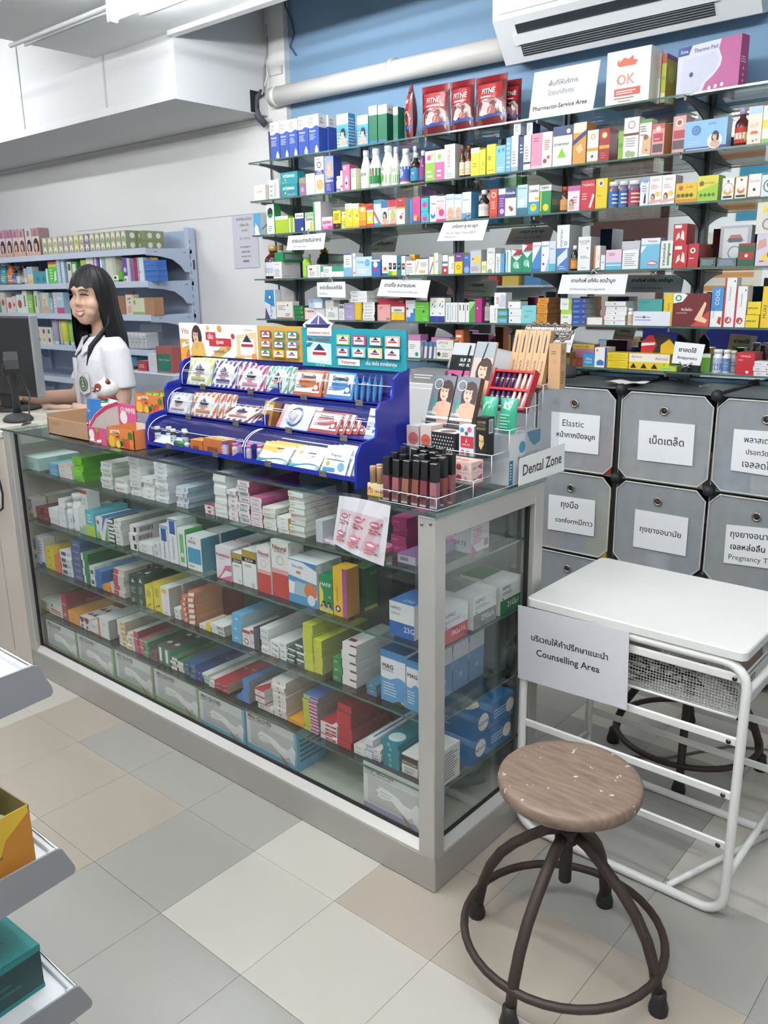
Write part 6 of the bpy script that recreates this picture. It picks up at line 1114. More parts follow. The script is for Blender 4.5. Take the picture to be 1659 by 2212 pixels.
mb=MB(); S=face_S((0,0,0),(.15,0,0),(0,.03,.022),(0,-.5,.8)); mb.prism([(0,0,0),(.15,0,0),(.15,.03,.022),(0,.03,.022)],(0,.002,-.002),'e4e6e8','paper'); mb.prints(S,.15,.037,'K444:TEA_TREE_OIL,.7,.5,.4,.4','paper'); tag(put('shelf_card',mb,None,(X_at(280+130/2.676,y1,z1),y1+.004,z1+.008)),'white tea tree oil card lying in bottom display tier','card')
mb=MB(); mb.tube([(0,0,0),(.05,0,0)],.009,'2f7a3a','gloss',10); mb.tube([(.05,0,0),(.062,0,0)],.008,'dfe8da','gloss',10); tag(put('inhaler_tube',mb,None,(X_at(280+250/2.676,y1,z1),y1+.012,z1+.016),.05),'green inhaler tube lying in bottom display tier','tube')
for i,(a,b,yt) in enumerate(((347,418,752),(420,540,748))):
    row(ZG,y1+.008,z1+.006,W1,[(a,b,yt,'d8702a','Xk:.2,.05,.7,.4','%s orange and yellow candy carton'%('left','right')[i],dict(d=.04,top='e8b02a',t='Cd05a2a:.3,.5,.2 C7a3a8a:.7,.6,.16',name='candy_box'))])
for i,(a,yt,c) in enumerate(((560,785,'7a3aa0'),(600,768,'8a4ab0'),(620,778,'e07ab8'),(665,800,'e684c0'),(690,775,'e684c0'),(722,782,'e07ab8'))):
    x=X_at(280+a/2.676,y1+.02,z1); yy=y1+.018+(i%2)*.026
    bottle('lip_balm_jar','%s %s capped little balm jar %s'%(ORD[i],'purple' if i<2 else 'pink',W1),.021,.04,'e4c8dc' if i>1 else 'b8a0cc',c,'d8c8dc','L99a:.2,.2,.8,.8,2',(x,yy,z1+.005),'jar','jar','balm jars')
CEP='T%s:.0 W2f9aa0:.22,.05 P%s:0,.6,.5,.5,1,.7,1,1,0,1 Cf0c83a:.2,.78,.14 Kk:Cepacol,.6,.72,.6,.13 N556:%s,.7,.58,.4,.08'
sach(ZG,715,895,812,y1,z1,'f0f0ec',CEP%('e0b03a','e8c04a','Honey'),'yellow and white cepacol lozenge sachet',3,where=W1,lean=-.75,dx=.01,hh=.062)
sach(ZG,905,1075,828,y1,z1,'f2f2f0',CEP%('f0f0f0','f2f2f0','Mint'),'white cepacol lozenge sachet',3,where=W1,lean=-.75,dx=.008,hh=.062)
sach(ZG,1085,1235,815,y1,z1,'eef2f4','Kk:Propoliz,.5,.66,.66,.14 R999:.14,.5,.86,.53 Ce0b03a:.25,.36,.08 R4aa0cc:.1,.1,.6,.22 C6ab0d0:.8,.3,.14','white propoliz lozenge sachet',4,where=W1,lean=-.5,dx=.009,hh=.07)
# ================================================================ left end of the showcase top
t=thing('cardboard_tray','brown cardboard tray box holding toothpaste at left end of showcase','cardboard box',(-1.76,.035,1.0))
CB='b08a66'
mb=MB(); mb.box(0,0,0,.27,.17,.004,CB,'paper'); mb.box(0,0,0,.27,.004,.06,CB,'paper'); mb.box(0,0,0,.004,.17,.075,CB,'paper'); mb.box(.266,0,0,.27,.17,.06,CB,'paper'); mb.box(0,.166,0,.27,.17,.075,'9a7858','paper')
mb.prints(face_S((0,0,0),(.27,0,0),(0,0,.06),(0,-1,0)),.27,.06,'N6a4e38:COLGATE,.2,.72,.25,.2','paper'); put('tray',mb,t)
mb=carton_mesh(.05,.035,.13,'2f7ac8','Ddfe8f4:.2,.35,.12 Kw:Clear,.5,.7,.8,.12 Cc0303a:.6,.4,.2 Lw:.1,.1,.8,.25,2'); tag(put('toothpaste_box',mb,None,(-1.575,.08,1.005),-.3,-.12),'blue toothpaste carton standing in the cardboard tray','box')
mb=pouch_mesh(.085,.125,.012,'e8eaee','L99a:.2,.3,.7,.5,2'); tag(put('white_pouch',mb,None,(-1.53,.13,1.006),-.2,-.25),'crumpled white pouch beside toothpaste in the cardboard tray','pouch')
# figurine
t=thing('dog_figurine','white and brown smiling dog figurine in striped green shirt','figurine',(-1.84,.33,1.0),-.3)
mb=MB(); mb.lathe([(.035,0),(.048,.02),(.05,.05),(.038,.085),(.03,.09)],'f0eeea','gloss',18); put('body',mb,t)
mb=MB(); mb.lathe([(.049,.028,'1f5a44'),(.051,.042,'eceae6'),(.05,.054,'1f5a44'),(.046,.066,'eceae6'),(.042,.078,'1f5a44'),(.036,.09)],'1f5a44','gloss',18); put('shirt',mb,t)
mb=MB(); mb.lathe([(.034,.088,'b8242c'),(.036,.096)],'b8242c','gloss',16); mb.lathe([(.0,-.012),(.01,-.006),(.012,0),(.01,.006),(0,.012)],'d8b07a','gloss',10,(-.03,-.03,.09)); put('collar',mb,t)
mb=MB(); pf=[(.002,.09),(.03,.096),(.044,.115),(.046,.13),(.038,.15),(.02,.162),(.002,.165)]; mb.lathe(pf,'f2f0ec','gloss',20)
for sx in (-1,1): mb.lathe([(.014,0),(.009,.012),(.002,.022)],'7a3a24' if sx>0 else 'f2f0ec','gloss',10,(sx*.026,0,.148))
put('head',mb,t)
mb=MB(); mb.add([Vector((X,-math.sqrt(max(1e-5,.0478**2-X*X-(Z-.128)**2)),Z)) for X,Z in [(.02+.017*math.cos(6.2832*i/12),.137+.016*math.sin(6.2832*i/12)) for i in range(12)]],[tuple(range(12))],'7a3a24','gloss')
for sx in (-1,1): mb.tube([(sx*.018-.008,-.046,.13),(sx*.018,-.047,.134),(sx*.018+.008,-.046,.13)],.0016,'2a2422','gloss',5)
mb.lathe([(.006,-.004),(.007,0),(.004,.004)],'2a2422','gloss',8,(0,-.047,.122)); put('face_markings',mb,t)
# fruit candy trays
FR='Pf0d8b0:.1,.68,.5,.78,.45,.92,.1,.85 Nk:หวานใจ,.32,.78,.4,.16 Nk:ผลไม้,.4,.58,.3,.14 Ce8b82a:.15,.3,.3 Cd8442a:.75,.3,.26 C4a8a2a:.6,.4,.14 C2a4a2a:.52,.25,.14 Ce8c83a:.4,.2,.2 Cc03a3a:.66,.2,.12 C3a7a2a:.88,.7,.2 Ce08a2a:.92,.35,.2'
def candy_tray(label,x0,x1,y0,y1,z,h):
    t=thing('candy_tray',label,'candy box',((x0+x1)/2,y0,z)); w_=x1-x0; d=y1-y0
    mb=MB(); mb.box(-w_/2,0,0,w_/2,.002,h,'e07a3a'); mb.box(-w_/2,d-.002,0,w_/2,d,h,'d9d4c8'); mb.box(-w_/2,0,0,-w_/2+.002,d,h,'d8743a'); mb.box(w_/2-.002,0,0,w_/2,d,h,'d8743a',left='efe8da'); mb.box(-w_/2,0,0,w_/2,d,.002,'c8b89a')
    mb.prints(face_S((-w_/2,0,0),(w_,0,0),(0,0,h),(0,-1,0)),w_,h,FR); put('tray',mb,t); return t
candy_tray('orange fruit printed candy tray at lower left of lozenge display',-1.365,-1.215,.03,.14,1.0,.065)
mb=MB(); mb.box(-1.36,.15,1.0,-1.215,.3,1.098,'8f8f98','paper'); tag(put('tray_riser',mb),'grey card riser under the upper fruit candy tray','riser')
candy_tray('orange fruit printed candy tray raised on grey card riser',-1.375,-1.212,.15,.3,1.098,.062)
t0=None
for i in range(7):
    me=pouch_mesh(.045,.05,.006,'5ab02a' if i<5 else 'e8c82a','Ce8d83a:.5,.6,.3 Kw:Vita-C,.5,.55,.7,.2').mesh('candy_sachet')
    tag(link('candy_sachet',me,None,(-1.34+i*.018,.17+i*.016,1.112),-.15,-.25),'%s %s vitamin candy sachet in the raised fruit tray'%(ORD[i if i<5 else i-5],'green' if i<5 else 'yellow'),'sachet','vitamin candy sachets')
t=thing('gummy_stand','pink and white gummy candy counter box with curved back','candy box',(-1.485,.03,1.0))
mb=MB(); mb.box(0,0,0,.11,.003,.055,'d04a7a'); mb.box(0,.12,0,.11,.123,.12,'d8508a'); mb.box(0,0,0,.003,.12,.05,'c8c8c0')
mb.prism([(0,.0,0),(0,0,.05),(0,.03,.09),(0,.07,.115),(0,.12,.125),(0,.12,0)],(.002,0,0),'c9c8be','paper'); mb.prism([(.002,.0,.05),(.002,.03,.09),(.002,.07,.115),(.002,.12,.125),(.002,.12,.112),(.002,.075,.102),(.002,.035,.08),(.002,.01,.05)],(.001,0,0),'c83a5a')
mb.prints(face_S((0,0,0),(.11,0,0),(0,0,.055),(0,-1,0)),.11,.055,'Cw:.2,.55,.3 Cc8404a:.5,.5,.3 C6fae3a:.5,.85,.16 Lfff:.3,.06,.8,.16,1'); mb.prints(face_S((0,.12,0),(.11,0,0),(0,0,.12),(0,-1,0)),.11,.12,'Kw:GUMMIE,.55,.82,.8,.16 Cw:.3,.6,.2'); put('carton',mb,t)
me=MB(); me.tube([(-.011,0,0),(.011,0,0)],.006,'f0dede','gloss',8); me=me.mesh('wrapped_candy')
for i in range(4): tag(link('wrapped_candy',me,None,(-1.46+i*.024,.03+(i%2)*.02,1.01),i*.7),'%s small wrapped candy in the gummy box'%ORD[i],'candy','wrapped candies')
# vita-C board behind
mb=MB(); x0=X_at(395,.33,1.2); mb.box(x0,.33,1.0,x0+.1,.335,1.37,'e8a23a'); mb.box(x0,.3295,1.33,x0+.1,.33,1.385,'f2efe8'); mb.prints(face_S((x0,.3295,1.0),(.1,0,0),(0,0,.385),(0,-1,0)),.1,.385,'Nb84a4a:Vita-C,.45,.93,.7,.06 Pf0e8dc:.1,.78,.9,.84,.9,.88,.1,.82 Nk:หวานใจ,.5,.83,.6,.03 Ce0602a:.6,.7,.3 C4a8a2a:.4,.62,.14 Ce8c83a:.7,.6,.24 O:.0'); tag(put('candy_board',mb),'orange Vita-C candy board standing behind the lozenge banner','sign')
# ================================================================ right end: acrylic stand with cosmetics
t=thing('acrylic_stand','clear stepped acrylic cosmetics stand at right end of showcase','display stand')
ST=[(.158,1.032),(.235,1.082),(.312,1.133),(.39,1.18),(.468,1.23)]
def ac(n,*b): 
    mb=MB(); mb.box(*b,'s','acrylic'); return put(n,mb,t)
def acr(n,pts):
    mb=MB(); mb.tube(pts,.0011,'e6ebee','gloss',5); return put(n,mb,t)
for k,(y,z) in enumerate(ST):
    x0=-.18 if k<1 else -.285; y2=ST[k+1][0] if k<4 else .56
    ac('step',x0,y,z-.003,-.008,y2,z); ac('riser',x0,y,1.001 if k==0 else ST[k-1][1],-.008,y+.002,z+.012)
    acr('step_edge',[(x0,y,z+.012),(-.008,y,z+.012),(-.008,y2,z+.014)]); acr('step_edge',[(-.008,y,1.001 if k==0 else ST[k-1][1]),(-.008,y,z+.012)])
ac('base_tray',-.178,.016,1.001,-.008,.156,1.003); ac('front_lip',-.178,.014,1.001,-.008,.016,1.03); ac('side_lip',-.178,.016,1.003,-.176,.156,1.04); ac('side_lip',-.010,.016,1.003,-.008,.156,1.03)
for p in ([(-.178,.015,1.03),(-.009,.015,1.03),(-.009,.156,1.033)],[(-.178,.015,1.002),(-.009,.015,1.002),(-.009,.56,1.002)],[(-.009,.015,1.0),(-.009,.015,1.03)],[(-.178,.015,1.002),(-.178,.015,1.03),(-.178,.156,1.04)]): acr('lip_edge',p)
for q in range(1,6): ac('divider',-.178+q*.028,.016,1.003,-.177+q*.028,.156,1.026); acr('divider_edge',[(-.1775+q*.028,.016,1.026),(-.1775+q*.028,.156,1.032)])
ac('leg_panel',-.285,.235,1.001,-.283,.56,1.08); ac('leg_panel',-.01,.39,1.001,-.008,.56,1.23)
# lip gloss tubes
def gloss(i,x,y,h,c,lx,ly):
    g=thing('lip_gloss','','lip gloss',(x,y,1.0035),0,'black capped lip glosses'); g.rotation_euler=(lx,ly,.1)
    mb=MB(); mb.box(-.0085,-.0085,0,.0085,.0085,h*.58,c,'gloss'); mb.prints(face_S((-.0085,-.0085,0),(.017,0,0),(0,0,h*.58),(0,-1,0)),.017,h*.58,'V3a2a2c:MEE,.5,.35,.6,.5 Bd8c8c8:.08','gloss'); put('tube_body',mb,g)
    mb=MB(); mb.cbox(-.0088,-.0088,h*.58,.0088,.0088,h,'1d1e20','gloss',.001); put('cap',mb,g); return g
cols=['7a3a4a','8a4a3f','8f4f54','9a5a5f','7f3a44','6a2a34','8a5a4a','94606a']
ri=['front','second','third','back']; k=0
for r_ in range(4):
    for c in range(6):
        if r_==3 and c in (0,4,5): continue
        g=gloss(k,-.163+c*.0275+random.uniform(-.002,.002),.03+r_*.03,.1+random.uniform(-.002,.01)+.006*r_,cols[(k*3)%8],random.uniform(-.03,.03),random.uniform(-.02,.09)*(0 if c in(0,5) else 1)); g['label']='black capped %s lip gloss, %s in the %s row of the stand'%(['rose','brown','mauve','pink'][k%4],ORD[c],ri[r_]); k+=1
# lipstick carton at the left of the glosses
mb=carton_mesh(.055,.05,.03,'e8d8a0','Cd8342a:.12,.6,.12 Rc8302a:.06,.1,.1,.6 Rc8302a:.16,.1,.2,.6 Rc8302a:.26,.1,.3,.6 Ke0302a:Lipstick,.68,.4,.55,.4 Be8c03a:.2'); tag(put('lipstick_tray',mb,None,(-.215,.045,1.0)),'yellow lipstick printed tray left of the lip gloss stand','box')
for i in range(4):
    mb=MB(); mb.lathe([(.0085,0),(.0085,.04),(.0075,.042)],'a8845f','gloss',12); tag(put('lipstick_tube',mb,None,(-.232+(i%2)*.022,.055+(i//2)*.024,1.0302)),'%s tan lipstick tube standing on the yellow tray'%ORD[i],'lipstick','tan lipstick tubes')
# boxes on the steps
def sbx(x0,x1,y0,d,z,h,base,dsl,label,rz=0,rx=0,name='cosmetic_box',**k):
    mb=carton_mesh(x1-x0,d,h,base,dsl,k.get('top'),k.get('side'),k.get('mat','carton'),k.get('s',''),k.get('t','')); return tag(put(name,mb,None,((x0+x1)/2,y0,z+.0006+(0 if rx==0 else .002)),rz,rx),label,k.get('cat','box'),k.get('grp'))
for i in range(2):
    sbx(-.1,-.02,.166,.05,ST[0][1]+i*.027,.0265,'e6c4bc','Cb03a44:.2,.5,.3 Cb03a44:.55,.5,.3 Pa8a09a:.7,.2,.9,.3,.8,.8','%s pink floral blusher carton on acrylic stand'%('lower','upper')[i],t='C9a8a5a:.3,.5,.2 Cd8605a:.6,.4,.2',top='d9b8a8',s='P4a9a8a:.1,.2,.5,.5,.2,.5 Pb05a6a:.5,.5,.9,.8,.9,.2',grp='pink blusher cartons')
sbx(-.062,-.03,.245,.032,ST[1][1],.1,'1b1b1d','Nd8b878:COVER,.5,.88,.8,.07 N8a7a5a:STICK,.5,.8,.7,.06 Nd8b878:BOOST,.5,.72,.8,.07 Pd8b878:.3,.3,.5,.2,.75,.35,.7,.55,.3,.58 Nk:Full,.5,.42,.35,.08 Nd8d8d8:BOONA_COLORS,.5,.08,.8,.05','black and gold cover boost concealer carton',s='Re8e8e8:.25,.6,.85,.95 Xk:.3,.63,.8,.92')
sbx(-.112,-.068,.245,.03,ST[1][1],.075,'dfe6ec','C4a8ab8:.2,.85,.14 Cd05a84:.7,.88,.16 C3a6a4a:.5,.75,.12 Cd05a84:.25,.12,.14 C8a6a4a:.6,.1,.14 Rc0303e:.12,.28,1,.66 Nw:SAKURA,.5,.38,.6,.06 Pw:.45,.45,.55,.45,.52,.6','floral printed mascara carton with red label',name='cosmetic_box')
sbx(-.16,-.118,.2365,.05,ST[1][1],.04,'2a2a2c','S:.0','','') if False else None
mb=carton_mesh(.075,.05,.052,'232325',' '.join('Cw:%g,%g,.035'%(.07+.12*i+.06*(j%2),.12+.17*j) for i in range(8) for j in range(5)),top='e8e0d8',tdsl='C6a4a3a:.5,.45,.42'); tag(put('cosmetic_box',mb,None,(-.16,.243,ST[1][1]+.0006)),'black polka dot powder carton with cream lid','box')
sbx(-.28,-.24,.245,.05,ST[1][1],.06,'b8a8a4','Cb05a58:.55,.45,.42 N7a2a34:CHEEK,.55,.4,.6,.1','left clear lidded rouge carton on acrylic stand',mat='gloss',top='cfcccb')
sbx(-.236,-.2,.246,.05,ST[1][1],.064,'cfc0b8','Cc8604f:.5,.4,.45 N7a2a34:CHEEK,.5,.4,.6,.1','right clear lidded rouge carton on acrylic stand',mat='gloss',top='d8d4d2')
OPN='T9aa0a8:.0 P6f757d:0,0,1,0,1,1,0,1 H3a2a28:.62,.66,.36 P1f9a8a:.12,.3,.3,.55,.34,.52,.2,.28 P1f9a8a:.08,.52,.3,.36,.32,.4,.12,.55 Of0f2f4:.28,.82,.2,.15 Kw:OPEN,.22,.24,.4,.06 Rf0f2f4:.0,.13,1,.18 R3a2a28:.02,.02,.5,.11 Rc08a74:.5,.02,1,.11'
for i in range(2): sbx(-.28+i*.076,-.208+i*.076,.322,.02,ST[2][1],.135,'8a7a70',OPN,'%s hair colour carton lettered OPEN with a portrait'%('left','right')[i],rx=-.35,side='6a4a38',top='2fb8a8',name='hair_colour_box',grp='open hair colour cartons')
for i,(x0,x1) in enumerate(((-.118,-.07),(-.062,-.012))):
    mb=pouch_mesh(x1-x0,.085,.012,'1f9a74','Pa8dcb0:.15,.2,.85,.2,.8,.7,.65,.85,.35,.85,.2,.7 Nc84a34:Gold_Swan,.5,.55,.5,.1 N2a7a4a:Soap,.5,.35,.4,.08' if i==0 else 'Pdcf0e4:.3,.7,.7,.65,.8,.9,.6,.95,.5,.85,.3,.92 L8fd0b0:.1,.1,.8,.55,5'); tag(put('soap_pack',mb,None,((x0+x1)/2,.345,ST[2][1]+.001),0,-.15),'%s green wrapped soap pack on acrylic stand'%('left','right')[i],'soap pack','green soap packs')
SUP='Tb9bdc2:.2 R1f1f22:0,.55,1,.8 Kw:SUPER,.7,.72,.5,.06 Kw:MODEL,.7,.64,.5,.06 Rd0488a:0,.48,1,.54 Pe8d4c4:.4,.05,1,.1,1,.4,.6,.45 P2a2424:0,0,.4,.05,.6,.45,.2,.5 P1c1c1e:.62,.25,.72,.25,.85,.95,.78,.97'
sbx(-.282,-.212,.4,.008,ST[3][1],.17,'9a8f90',SUP,'left blister card with eyeliner pencil and model photo',rx=-.35,name='eyeliner_card',cat='card',mat='gloss')
sbx(-.208,-.145,.4,.008,ST[3][1],.175,'c4b4ac','T9fa3a8:.25 H4a3630:.6,.55,.42 P1c1c1e:.4,.7,.48,.7,.6,.98,.55,.98','right blister card with pencil and portrait photo',rx=-.35,name='eyeliner_card',cat='card',mat='gloss')
tr=thing('pencil_tray','red plastic rack full of blue and silver eyeliner pencils','pencil rack',(-.14,.40,ST[3][1]+.001)); tr.rotation_euler=(-.5,0,-.04)
mb=MB(); RD='c3202c'
for z in (.0,.05,.1): mb.box(0,-.012,z,.125,.012,z+.006,RD,'gloss')
for x in (0,.122): mb.box(x,-.012,0,x+.004,.012,.11,RD,'gloss')
mb.box(0,.01,0,.125,.013,.1,RD,'gloss'); put('rack',mb,tr)
for r_ in range(2):
    for c in range(7):
        mb=MB(); bc='2a2f5c' if c<4 else ('d8d0b8' if c==5 else 'c9c9cc'); zz=r_*.05+.007
        mb.lathe([(.005,0,bc),(.0052,.026,'c9c9cc'),(.0045,.028,bc),(.0045,.042,bc),(.0015,.048)],bc,'gloss',8,(.012+c*.0168,-.003,zz)); put('pencil',mb,tr)
for i in range(5):
    m_=thing('lip_liner_box','kraft miracle lip liner carton with black scalloped header, %s from left'%ORD[i],'box',(-.118+i*.0215,.47+.01,ST[4][1]+.0035),0,'kraft lip liner cartons'); m_.rotation_euler=(-.3,0,0)
    put('carton',carton_mesh(.0205,.02,.15,'c39a6c','V1f1a16:Miracle,.5,.35,.5,.4 P1f1a16:.4,.6,.6,.6,.6,.85,.5,.95,.4,.85 Cd8b03a:.5,.58,.1','b48a5c','b98f62'),m_)
    mb=MB(); cxx,cz=.026+(.008 if i==4 else 0),.152; R0=.0245
    pts=[(cxx+R0*(1+.12*math.cos(8*a))*math.cos(a)*1.1,.0225,cz+R0*.98*(1+.1*math.cos(8*a))*math.sin(a)) for a in [2*math.pi*q/48 for q in range(48)]]
    p2=[(cxx+(p[0]-cxx)*.86,.022,cz+(p[2]-cz)*.86) for p in pts]; p3=[(cxx+(p[0]-cxx)*.8,.0215,cz+(p[2]-cz)*.8) for p in pts]
    mb.prism(pts,(0,.002,0),'1d1a18','carton'); mb.prism(p2,(0,.0006,0),'cfa56e','carton'); mb.prism(p3,(0,.0006,0),'1d1a18','carton')
    mb.prints(face_S((cxx-.026,.0213,cz-.02),(.052,0,0),(0,0,.04),(0,-1,0)),.052,.04,'Kf0e6d8:MIRACLE,.5,.7,.8,.2 Rf0e6d8:.2,.54,.8,.56 Nf0e6d8:Color_Fit,.5,.4,.6,.16 Nf0e6d8:Lip_Liner,.5,.2,.5,.14'); put('header',mb,m_)
mb=carton_mesh(.034,.03,.115,'c39a6c','Cc08a74:.5,.6,.2 L7a5a3a:.2,.75,.8,.85,2','b48a5c','c0976a',sdsl='Cc08a74:.4,.62,.3 L7a5a3a:.2,.75,.8,.88,3 L7a5a3a:.2,.1,.8,.4,5'); tag(put('lip_liner_tray',mb,None,(.004,.5,ST[4][1]+.0006)),'kraft lip liner tray box with printed lips at right end','box')
mb=carton_mesh(.1,.15,.128,'c9ccd0','','dfe3e6','dfe3e6',sdsl='P2f8fa8:.55,1,1,1,1,.75,.8,.68,.65,.8 C3f9ab4:.4,.72,.12 Kk:Strepsils,.4,.5,.36,.08 R2f7a98:0,0,.12,.5 Lw:.02,.1,.1,.45,6'); tag(put('strepsils_box',mb,None,(-.065,.325,1.0005)),'large white and teal strepsils carton under the acrylic steps','box')
paper_sign('zone_sign','white acrylic sign lettered Dental Zone on showcase right edge',[(.0045,.342,1.0005),(.0045,.575,1.0005),(.0045,.573,1.077),(.0045,.345,1.071)],[('Dental Zone',.5,.52,.86,.5,'4a4640',True)],.002,'f0f0ee',back=False)
# leaflet with lips hanging over the front edge
lf=thing('lips_leaflet','curled clear sleeve leaflet printed with pink lips hanging over the showcase front','leaflet',(-.278,-.012,1.0))
def LS(u,v,e=0):
    x=u*.162; bow=.03*math.sin(math.pi*u); d=-.006-(1-v)*.028-.02*math.sin(math.pi*u)*(.3+.7*(1-v)); return Vector((x,d-e,-.125*(1-v)+.004+.012*math.sin(math.pi*u)*(.6-v*.2)-.028*(1-v)*(u-.5)*2*.5))
mb=MB(); mb.grid(lambda u,v:LS(u,v),12,8,'ece8ea','paper'); mb.grid(lambda u,v:LS(1-u,v,-.0008),12,8,'ece8ea','paper')
lip=''
for r_ in range(2):
    for c in range(3):
        u,v=.2+.3*c,.62-.34*r_
        pk=lambda du,dv,a,b,col:'P%s:'%col+','.join('%.3f,%.3f'%(u+du+a*math.cos(q*.785),v+dv+b*math.sin(q*.785)) for q in range(8))
        lip+=' '+pk(0,0,.085,.06,'c9607f')+' '+pk(0,0,.06,.018,'f0dcdc')+' '+pk(-.05,-.1,.04,.016,'c04a5c')+' '+pk(.04,-.1,.04,.016,'c04a5c')+' '+pk(-.02,-.15,.07,.016,'c04a5c')+' '+pk(.11,.04,.018,.02,'b8324a')+' '+pk(.1,-.12,.02,.014,'3a2a34')
mb.prints(LS,.162,.125,'Rdcc0c6:.08,.1,.92,.74'+lip,'paper',True); put('printed_sheet',mb,lf)
mb=MB(); mb.grid(lambda u,v:LS(u*1.04-.02,v*1.06-.01,.003)+Vector((0,0,.004)),12,8,'s','film'); put('clear_sleeve',mb,lf)
# ================================================================ cube organiser
CYF=1.62; PX_,PZ=.366,.35; cz0=.05
co=thing('cube_organizer','modular cube organiser with frosted doors and black connectors below the wall shelves','cube organiser')
cols_=[-1.057+PX_*i for i in range(7)]; rows_=[cz0+PZ*j for j in range(4)]
CB2=.40
def cp(n,mb,par=None): return put(n,mb,par or co)
for i,x in enumerate(cols_):
    mb=MB(); mb.box(x-.002,CYF+.01,cz0,x+.002,CYF+CB2,rows_[3],'9aa0a4','frosted'); cp('side_panel',mb)
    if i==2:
        mb=MB(); mb.box(x-.017,CYF+.006,0,x-.003,CYF+CB2,rows_[3]+.004,'18191b','rubber'); cp('black_strip',mb)  # black strip filling the gap between two cube columns
for j,z in enumerate(rows_):
    mb=MB(); mb.box(cols_[0],CYF+.01,z-.002,cols_[-1],CYF+CB2,z+.002,'8e949a' if j<3 else '5a5e64','frosted' if j<3 else 'paint'); cp('top_panel' if j==3 else 'shelf_panel',mb)
mb=MB(); mb.box(cols_[0],CYF+CB2,cz0,cols_[-1],CYF+CB2+.003,rows_[3],'55595e','paint'); cp('back_panel',mb)
for i,x in enumerate(cols_):
    for j,z in enumerate(rows_):
        for y in ((CYF,CYF+CB2) if j==3 else (CYF,)):
            mb=MB(); mb.lathe([(.008,-.021),(.02,-.014),(.023,0),(.02,.014),(.008,.021)],'17181a','rubber',10,(x,y,z)); cp('connector',mb)
for x in cols_: 
    mb=MB(); mb.tube([(x,CYF,rows_[3]+.004),(x,CYF+CB2,rows_[3]+.004)],.008,'1c1d1f','rubber',6); cp('top_rod',mb)
for x in cols_:
    for y in (CYF+.02,CYF+CB2-.02):
        mb=MB(); mb.lathe([(.015,0),(.012,.05)],'1c1d1f','rubber',8,(x,y,0)); cp('foot',mb)
for i in range(6):
    for j in range(3):
        x0,x1,z0,z1=cols_[i]+.008,cols_[i+1]-.008-(.012 if i==1 else 0),rows_[j]+.008,rows_[j+1]-.008; c=.035
        o8=[(x0+c,z0),(x1-c,z0),(x1,z0+c),(x1,z1-c),(x1-c,z1),(x0+c,z1),(x0,z1-c),(x0,z0+c)]
        mb=MB(); mb.prism([(x,CYF-.004,z) for x,z in o8],(0,.003,0),'s','frosted'); d=cp('door',mb)
        mb=MB(); mb.tube([(x,CYF-.005,z) for x,z in o8],.0032,'c9c8bf','paint',6,closed=True); cp('door_frame',mb,d)
        xm=(x0+x1)/2-.005; zt=z1-.062
        mb=MB(); mb.tube([(xm+.014*math.cos(q*.524),CYF-.006,zt+.014*math.sin(q*.524)) for q in range(12)],.0042,'b9b5ac','steel',6,closed=True); cp('grommet',mb,d)
        mb=MB(); mb.lathe([(.011,0),(.011,.001)],'2a2420' if (i+j)%3 else '5a3a30','rubber',12); g=put('grommet_hole',mb,d,(xm,CYF-.0045,zt),0,math.pi/2)
# goods seen dimly through the frosted doors
cc=[('b8946a','8a8a7a','c8b0a0'),('3f8ac8','d8d4cc','5a7a9a'),('c8a078','b09070','a8a49a'),('b03a4a','3a5a9a','d8c82a'),('9a4a5a','dfdfdc','6a5a7a'),('8a4a3a','7a5a6a','c04a3a')]
kk=0
for i in range(1,5):
    for j in range(1,3):
        for q in range(3):
            w_=.09; h_=.1+.05*((i*3+j*2+q)%4); x=cols_[i]+.035+q*.105
            mb=MB(); mb.box(0,0,0,w_,.2,h_,cc[(i+j*2)%6][q]); tag(put('stored_box',mb,None,(x,CYF+.014,rows_[j]+.0025)),'dim coloured carton %s from left inside %s row cube, column %s'%(ORD[q],('middle','upper')[j-1],NUM[i+1]),'box','cartons inside the cubes'); kk+=1
# paper labels on the doors
def cube_label(i,j,q,lines,label):
    P=[on_Y(1150+x/3.26,780+y/3.26,CYF-.0085) for x,y in q]
    P[1].x=min(P[1].x,P[0].x+.26); paper_sign('door_label',label,P,lines,.0008,'f3f3f5',back=False,cat='label')
cube_label(1,2,((128,622),(462,660),(478,385),(135,355)),[('Elastic',.46,.74,.44,.2,'333',False),('หน้ากากปิดจมูก',.52,.42,.8,.34,'333',False)],'white handwritten door label reading Elastic on upper left cube')
cube_label(2,2,((738,695),(1126,740),(1146,448),(752,415)),[('เบ็ดเตล็ด',.52,.55,.62,.34,'333',False)],'white handwritten Thai door label on upper middle cube')
cube_label(3,2,((1395,768),(1800,830),(1815,505),(1420,478)),[('พลาสเตอร์',.5,.78,.6,.2,'333',False),('ปรอทวัดไข้',.5,.5,.5,.2,'333',False),('เจลลดไข้',.48,.22,.56,.2,'333',False)],'white handwritten Thai door label with three lines on upper right cube')
cube_label(1,1,((108,1183),(432,1236),(443,982),(116,937)),[('ถุงมือ',.46,.76,.38,.3,'333',False),('conformมีกาว',.56,.34,.8,.3,'333',False)],'white handwritten door label reading conform on middle left cube')
cube_label(2,1,((708,1305),(1078,1375),(1100,1105),(724,1042)),[('ถุงยางอนามัย',.5,.5,.78,.36,'333',False)],'white handwritten Thai door label on central cube below')
cube_label(3,1,((1346,1420),(1760,1475),(1775,1190),(1366,1150)),[('ถุงยางอนามัย',.5,.76,.84,.24,'333',False),('เจลหล่อลื่น',.4,.47,.6,.24,'333',False),('Pregnancy Test',.5,.16,.84,.2,'333',False)],'white handwritten door label reading Pregnancy Test on middle right cube')
